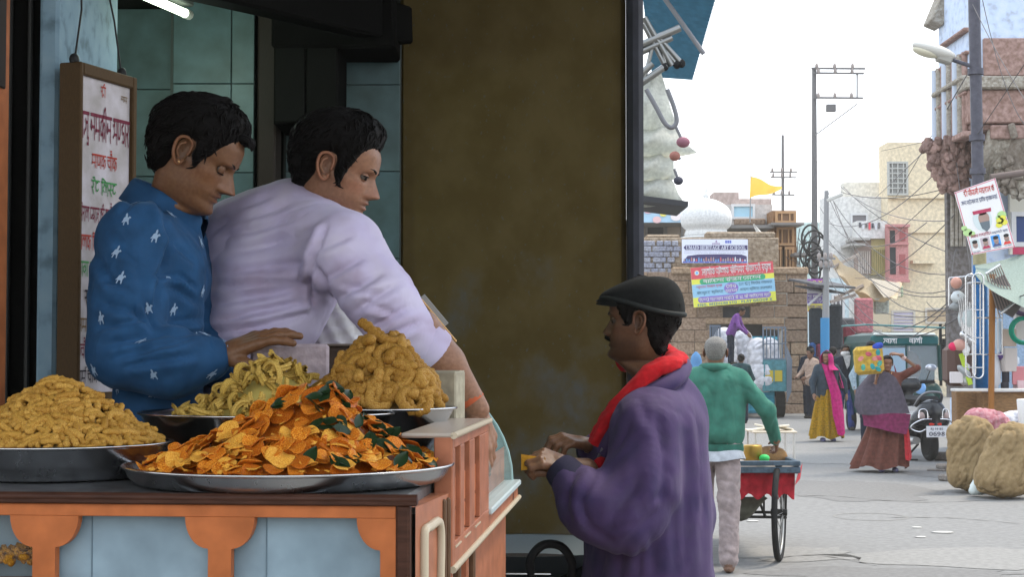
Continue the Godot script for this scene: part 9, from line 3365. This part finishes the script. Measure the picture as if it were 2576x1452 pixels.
# ---------------------------------------------------------------- utility poles and wires
func build_wires() -> void:
	var iron := M("pole_dark", lin(0.15, 0.145, 0.145), 0.75)
	var conc := M("pole_grey")
	var poles := [["steel utility pole wrapped in black cable behind the stone house", 2047, 170, 2047, 760, 43.0, 0.06, iron, [[172, 2040, 2175], [184, 2045, 2172], [246, 2045, 2170]]], ["grey concrete pole with a blue painted foot before the garment stall", 2078, 480, 2074, 1000, 38.0, 0.055, conc, [[650, 2055, 2100], [670, 2060, 2098]]], ["thin lattice topped pole behind the yellow flag", 1968, 340, 1968, 760, 58.0, 0.05, iron, [[433, 1935, 2005], [446, 1938, 2002], [490, 1940, 1998]]]]
	for q in poles:
		var t := thing("utility_pole", q[0], "utility pole", Vector3.ZERO)
		var a := P(q[3], q[4], q[5])
		a.y = 0.0
		var m := MB.new()
		m.tube([a, P(q[1], q[2], q[5])], [q[6] * 1.9, q[6]], 10)
		part("shaft", m, q[7], t)
		for c in q[8]:
			var b := MB.new()
			b.bar(P(c[1], c[0], q[5] - 0.15), P(c[2], c[0] + 1.0, q[5] - 0.15), 0.05, 0.05)
			part("cross_arm", b, q[7], t)
			for k in 3:
				var n := MB.new()
				n.ball(P(lerpf(c[1], c[2], (k + 0.3) / 3.0), c[0] - 5, q[5] - 0.15), Vector3(0.05, 0.09, 0.05), 8, 6)
				part("insulator", n, M("insulator", lin(0.3, 0.26, 0.24), 0.4), t)
		if q[1] == 2047:
			var b := MB.new()
			slab(b, 2080, 262, 2102, 280, q[5] - 0.1, 0.2)
			part("junction_box", b, iron, t)
			var s := MB.new()
			s.bar(P(2155, 184, q[5] - 0.1), P(2155, 248, q[5] - 0.1), 0.04, 0.04)
			s.bar(P(2155, 262, q[5] - 0.1), P(2050, 340, q[5] - 0.1), 0.035, 0.035)
			part("brace", s, conc, t)
			for k in 7:
				var w := MB.new()
				var c := P(2047 + (k % 3 - 1) * 9, 600 + k * 14, q[5] - 0.2)
				var ring := []
				for i in 20:
					ring.append(c + Vector3(0.24 * cos(TAU * i / 20.0) * (1.0 + 0.2 * (k % 2)), 0.36 * sin(TAU * i / 20.0), 0.02 * k))
				w.tube(ring, 0.028, 5, true)
				part("cable_coil", w, M("wire_dark"), t)
		if q[1] == 2078:
			var f := MB.new()
			f.tube([P(2074, 800, q[5]), Vector3(a.x, 0.02, a.z)], 0.108, 10)
			part("blue_foot", f, M("foot_blue", lin(0.05, 0.22, 0.42), 0.6), t)
	var tl := MB.new()
	tl.bar(P(2076, 506, 38), P(2118, 488, 38), 0.12, 0.09, 0.02)
	solo("tube_lamp_head", tl, M("lamp_housing"), "pale tube street lamp slanting from the grey concrete pole", "street lamp")
	var wm := M("cable_black", lin(0.10, 0.095, 0.095), 0.8)
	var far := ["from the steel utility pole", "from the concrete pole", "across the white house", "over the pink bay", "low across the cream wall", "to the carved brackets"]
	var ends := [[2050, 400, 43, 2390, 555, 26, 0.5], [2080, 480, 40, 2400, 690, 26, 0.6], [2085, 500, 40, 2410, 720, 26, 0.9], [2095, 505, 40, 2420, 755, 24, 1.1], [2060, 520, 42, 2330, 560, 27, 0.7], [2120, 470, 45, 2396, 640, 26, 0.2], [2080, 600, 39, 2420, 740, 24, 0.5], [2085, 640, 39, 2440, 700, 22, 1.2], [2078, 560, 39, 2400, 380, 25, 0.5], [2150, 700, 45, 2400, 540, 25, 0.3], [2060, 460, 43, 2400, 468, 26, 0.3], [2240, 600, 50, 2380, 470, 25, 0.0], [2200, 500, 50, 2330, 375, 27, 0.0], [2330, 356, 52, 2402, 395, 25, 0.0], [2216, 380, 54, 2330, 356, 52, 0.0], [2080, 690, 39, 2450, 770, 21, 0.9], [2070, 620, 40, 1960, 560, 50, 0.3], [2047, 640, 43, 1940, 600, 46, 0.4], [2250, 500, 50, 2430, 190, 21, 0.0], [2330, 760, 35, 2430, 748, 21, 0.2], [2440, 0, 21, 2576, 250, 19.5, 0.05], [2470, 0, 21, 2590, 330, 19.5, 0.3], [2576, 160, 19.5, 2450, 350, 21, 0.0], [2120, 730, 46, 2576, 742, 19.5, 0.5], [2080, 610, 39, 2250, 705, 45, 0.15], [2094, 760, 44, 2385, 770, 26, 0.9], [2402, 390, 25, 2440, 690, 20.9, 0.0], [2410, 640, 24, 2392, 700, 21, -0.2], [1850, 60, 30, 1850, -30, 30, 0.0], [1848, 62, 30, 1852, 330, 60, 0.0]]
	for k in ends.size():
		var q: Array = ends[k]
		var m := MB.new()
		m.tube(sag(P(q[0], q[1], q[2]), P(q[3], q[4], q[5]), q[6]), 0.0085 if q[2] > 30 else 0.0055, 5)
		solo("overhead_wire", m, wm if k % 4 else M("cable_grey", lin(0.16, 0.15, 0.15), 0.7), "thin black sagging overhead wire " + far[k % 6], "wire", "overhead wires " + far[k % 6])
	for k in 16:
		var m := MB.new()
		var x := 1990.0 + k * 4.2
		m.tube(curve([P(x, 570 + (k * 37) % 60, 52), P(x + 10 * sin(k * 2.0), 625, 52), P(x - 8 * cos(k * 3.0), 690, 52)], 5), 0.014, 4)
		solo("dangling_wire", m, wm, "tangled dangling wire between the steel pole and the lattice pole", "wire", "tangled wires behind the steel pole")

# ---------------------------------------------------------------- the stall next door, half hidden by the pillar
func build_neighbour() -> void:
	var z := 9.0
	var roof := thing("blue_awning", "ridged blue metal awning sheet jutting out beyond the pillar", "awning", Vector3.ZERO)
	var pts := PackedVector3Array()
	var n := 0
	var c00 := P(1610, -60, z)
	var c10 := P(1815, -60, z - 0.4)
	var c01 := P(1640, 190, z + 2.2)
	var c11 := P(1742, 197, z + 1.8)
	for j in 61:
		for i in 6:
			var p := c00.lerp(c10, i / 5.0).lerp(c01.lerp(c11, i / 5.0), j / 60.0)
			pts.append(p + Vector3(0, 0.012 * (1 if j % 2 else -1), 0))
	part("sheet", MB.new().grid(pts, 6, 61), M("sheet_blue", lin(0.085, 0.185, 0.235), 0.6, {"tex": ntex("paint"), "tri": 1.0, "back": Color(0.3, 0.5, 0.6)}), roof)
	var pm := MB.new()
	pm.tube([P(1660, -20, z), P(1770, 136, z)], 0.014, 8)
	part("stay", pm, M("stay_grey", lin(0.2, 0.2, 0.21), 0.5), roof)
	var st := thing("steel_stand", "folded steel stand hanging under the blue awning by the pillar", "stand", Vector3.ZERO)
	var sm := M("stand_steel", lin(0.22, 0.22, 0.21), 0.3, {"metal": 0.8})
	for q in [[1610, 115, 1710, 70, 0.022], [1612, 132, 1690, 95, 0.018], [1620, 45, 1690, 165, 0.018], [1660, 100, 1714, 160, 0.016], [1655, 108, 1702, 163, 0.014], [1618, 60, 1672, 165, 0.014], [1665, 105, 1674, 168, 0.012], [1612, 210, 1676, 165, 0.02], [1640, 120, 1620, 200, 0.012], [1610, 190, 1640, 160, 0.02]]:
		var m := MB.new()
		m.tube([P(q[0], q[1], z - 0.2), P(q[2], q[3], z - 0.2)], q[4], 8)
		part("bar", m, sm, st)
	for q in [[1714, 160], [1702, 163], [1672, 168]]:
		var m := MB.new()
		m.ball(P(q[0], q[1], z - 0.2), Vector3(0.022, 0.025, 0.022), 10, 8)
		part("rubber_foot", m, M("tyre", lin(0.02, 0.02, 0.02), 0.8), st)
	var film := M("milky_plastic", lin(0.68, 0.69, 0.64), 0.5, {"back": Color(0.95, 0.95, 0.9), "tex": ntex("plaster"), "tri": 1.5})
	var shapes := [["milky plastic bag with a grey hoop in it under the steel stand", [[1660, 165, 1690, 240], [1668, 200, 1704, 330]], 210, 335], ["milky plastic bag below the hooped one, pulled to a point", [[1690, 270, 1728, 300], [1700, 320, 1754, 372]], 330, 400], ["milky plastic bag beside the round red brown ball", [[1690, 360, 1700, 400], [1690, 400, 1698, 440]], 395, 465], ["lowest milky plastic bag above the dark ledge", [[1680, 440, 1712, 470], [1690, 470, 1718, 512]], 455, 522]]
	for q in shapes:
		var g := PackedVector3Array()
		var e: Array = q[1]
		for j in 12:
			var v := j / 11.0
			var xr := lerpf(lerpf(e[0][0], e[0][2], v), lerpf(e[1][0], e[1][2], v), v)
			for i in 10:
				var u := i / 9.0
				g.append(P(lerpf(1600, xr, u), lerpf(q[2] + (-40.0 if q[2] == 210 else -18.0) * u, q[3] - 14.0 * u * u, v), z - 0.1) + Vector3(0, 0, 0.14 * sin(PI * v) * (1.0 - u * u) + 0.02 * sin(u * 11.0 + v * 9.0)))
		var mb := MB.new()
		mb.grid(g, 10, 12)
		solo("plastic_bag", mb, film, q[0], "plastic bag", "milky bags hanging beyond the pillar")
	var hoop := MB.new()
	hoop.tube(curve([P(1625, 225, z - 0.35), P(1650, 270, z - 0.35), P(1672, 310, z - 0.35), P(1690, 321, z - 0.35), P(1702, 305, z - 0.35), P(1695, 270, z - 0.35), P(1678, 225, z - 0.35)], 6), 0.013, 8)
	solo("tube_hoop", hoop, M("stay_grey"), "grey metal hoop hanging in the plastic bags beside the pillar", "hoop")
	for q in [[1718, 358, 24, 19, 1700, 320, "dusky pink ball on a short stick among the plastic bags", lin(0.28, 0.13, 0.16)], [1697, 393, 19, 17, 1712, 400, "red brown ball wrapped in plastic below the dusky pink one", lin(0.33, 0.15, 0.12)], [1706, 455, 17, 15, 1696, 425, "dark grey ball lowest of the three by the plastic bags", lin(0.07, 0.07, 0.09)]]:
		var m := MB.new()
		m.ball(P(q[0], q[1], z - 0.4), Vector3(q[2] * 0.72, q[3] * 0.72, q[3] * 0.72) / 460.0, 16, 10)
		var o := solo("hanging_ball", m, M("ball_%d" % int(q[0]), q[7], 0.8), q[6], "ball")
		var s := MB.new()
		s.tube([P(q[4], q[5], z - 0.4), P(q[0], q[1], z - 0.4)], 0.009, 6)
		part("stick", s, M("stay_grey"), o)
	var ld := MB.new()
	ld.bar(P(1590, 510, z), P(1716, 526, z), 0.6, 0.03)
	solo("dark_ledge", ld, M("tin_black"), "thin dark tin ledge jutting from behind the pillar under the plastic bags", "ledge")
	var pan := thing("iron_pan", "big black iron pan with a looped handle at the pillar's foot", "pan", P(1310, 1425, 4.75))
	var pb := MB.new()
	pb.lathe([Vector2(0.02, -0.14), Vector2(0.2, -0.1), Vector2(0.30, -0.02), Vector2(0.31, 0.0), Vector2(0.295, -0.01), Vector2(0.19, -0.085), Vector2(0.001, -0.12)], 48)
	part("bowl", pb, M("iron_black", lin(0.012, 0.012, 0.013), 0.45), pan)
	var hl := MB.new()
	hl.tube(curve([Vector3(0.03, 0.0, 0.29), Vector3(0.025, 0.06, 0.31), Vector3(0.06, 0.10, 0.31), Vector3(0.11, 0.095, 0.30), Vector3(0.14, 0.05, 0.28), Vector3(0.14, 0.0, 0.26)], 6), 0.0125, 10)
	part("handle", hl, M("iron_black"), pan)
	var bs := thing("steel_basin", "wide dull steel basin behind the black iron pan", "basin", P(1330, 1372, 5.15))
	var bb := MB.new()
	bb.lathe([Vector2(0.22, -0.08), Vector2(0.3, 0.0), Vector2(0.305, 0.002), Vector2(0.29, -0.004), Vector2(0.2, -0.06), Vector2(0.001, -0.065)], 48)
	part("bowl", bb, M("steel_bluish", lin(0.28, 0.33, 0.36), 0.35, {"metal": 0.7}), bs)
	var sd := MB.new()
	var sp := P(1320, 1452, 4.9)
	sd.span(Vector3(sp.x - 0.3, 0, -5.5), Vector3(sp.x + 0.35, sp.y - 0.06, -4.5), 0.02)
	solo("clay_stove", sd, M("soot_dark"), "low sooty stove block that carries the black pan", "stove")
	var lip := MB.new()
	lip.tube([P(1225, 1444, 4.45), P(1385, 1444, 4.45)], 0.004, 6)
	solo("steel_rod", lip, M("steel_bright"), "thin bright steel rod lying before the black pan", "rod")
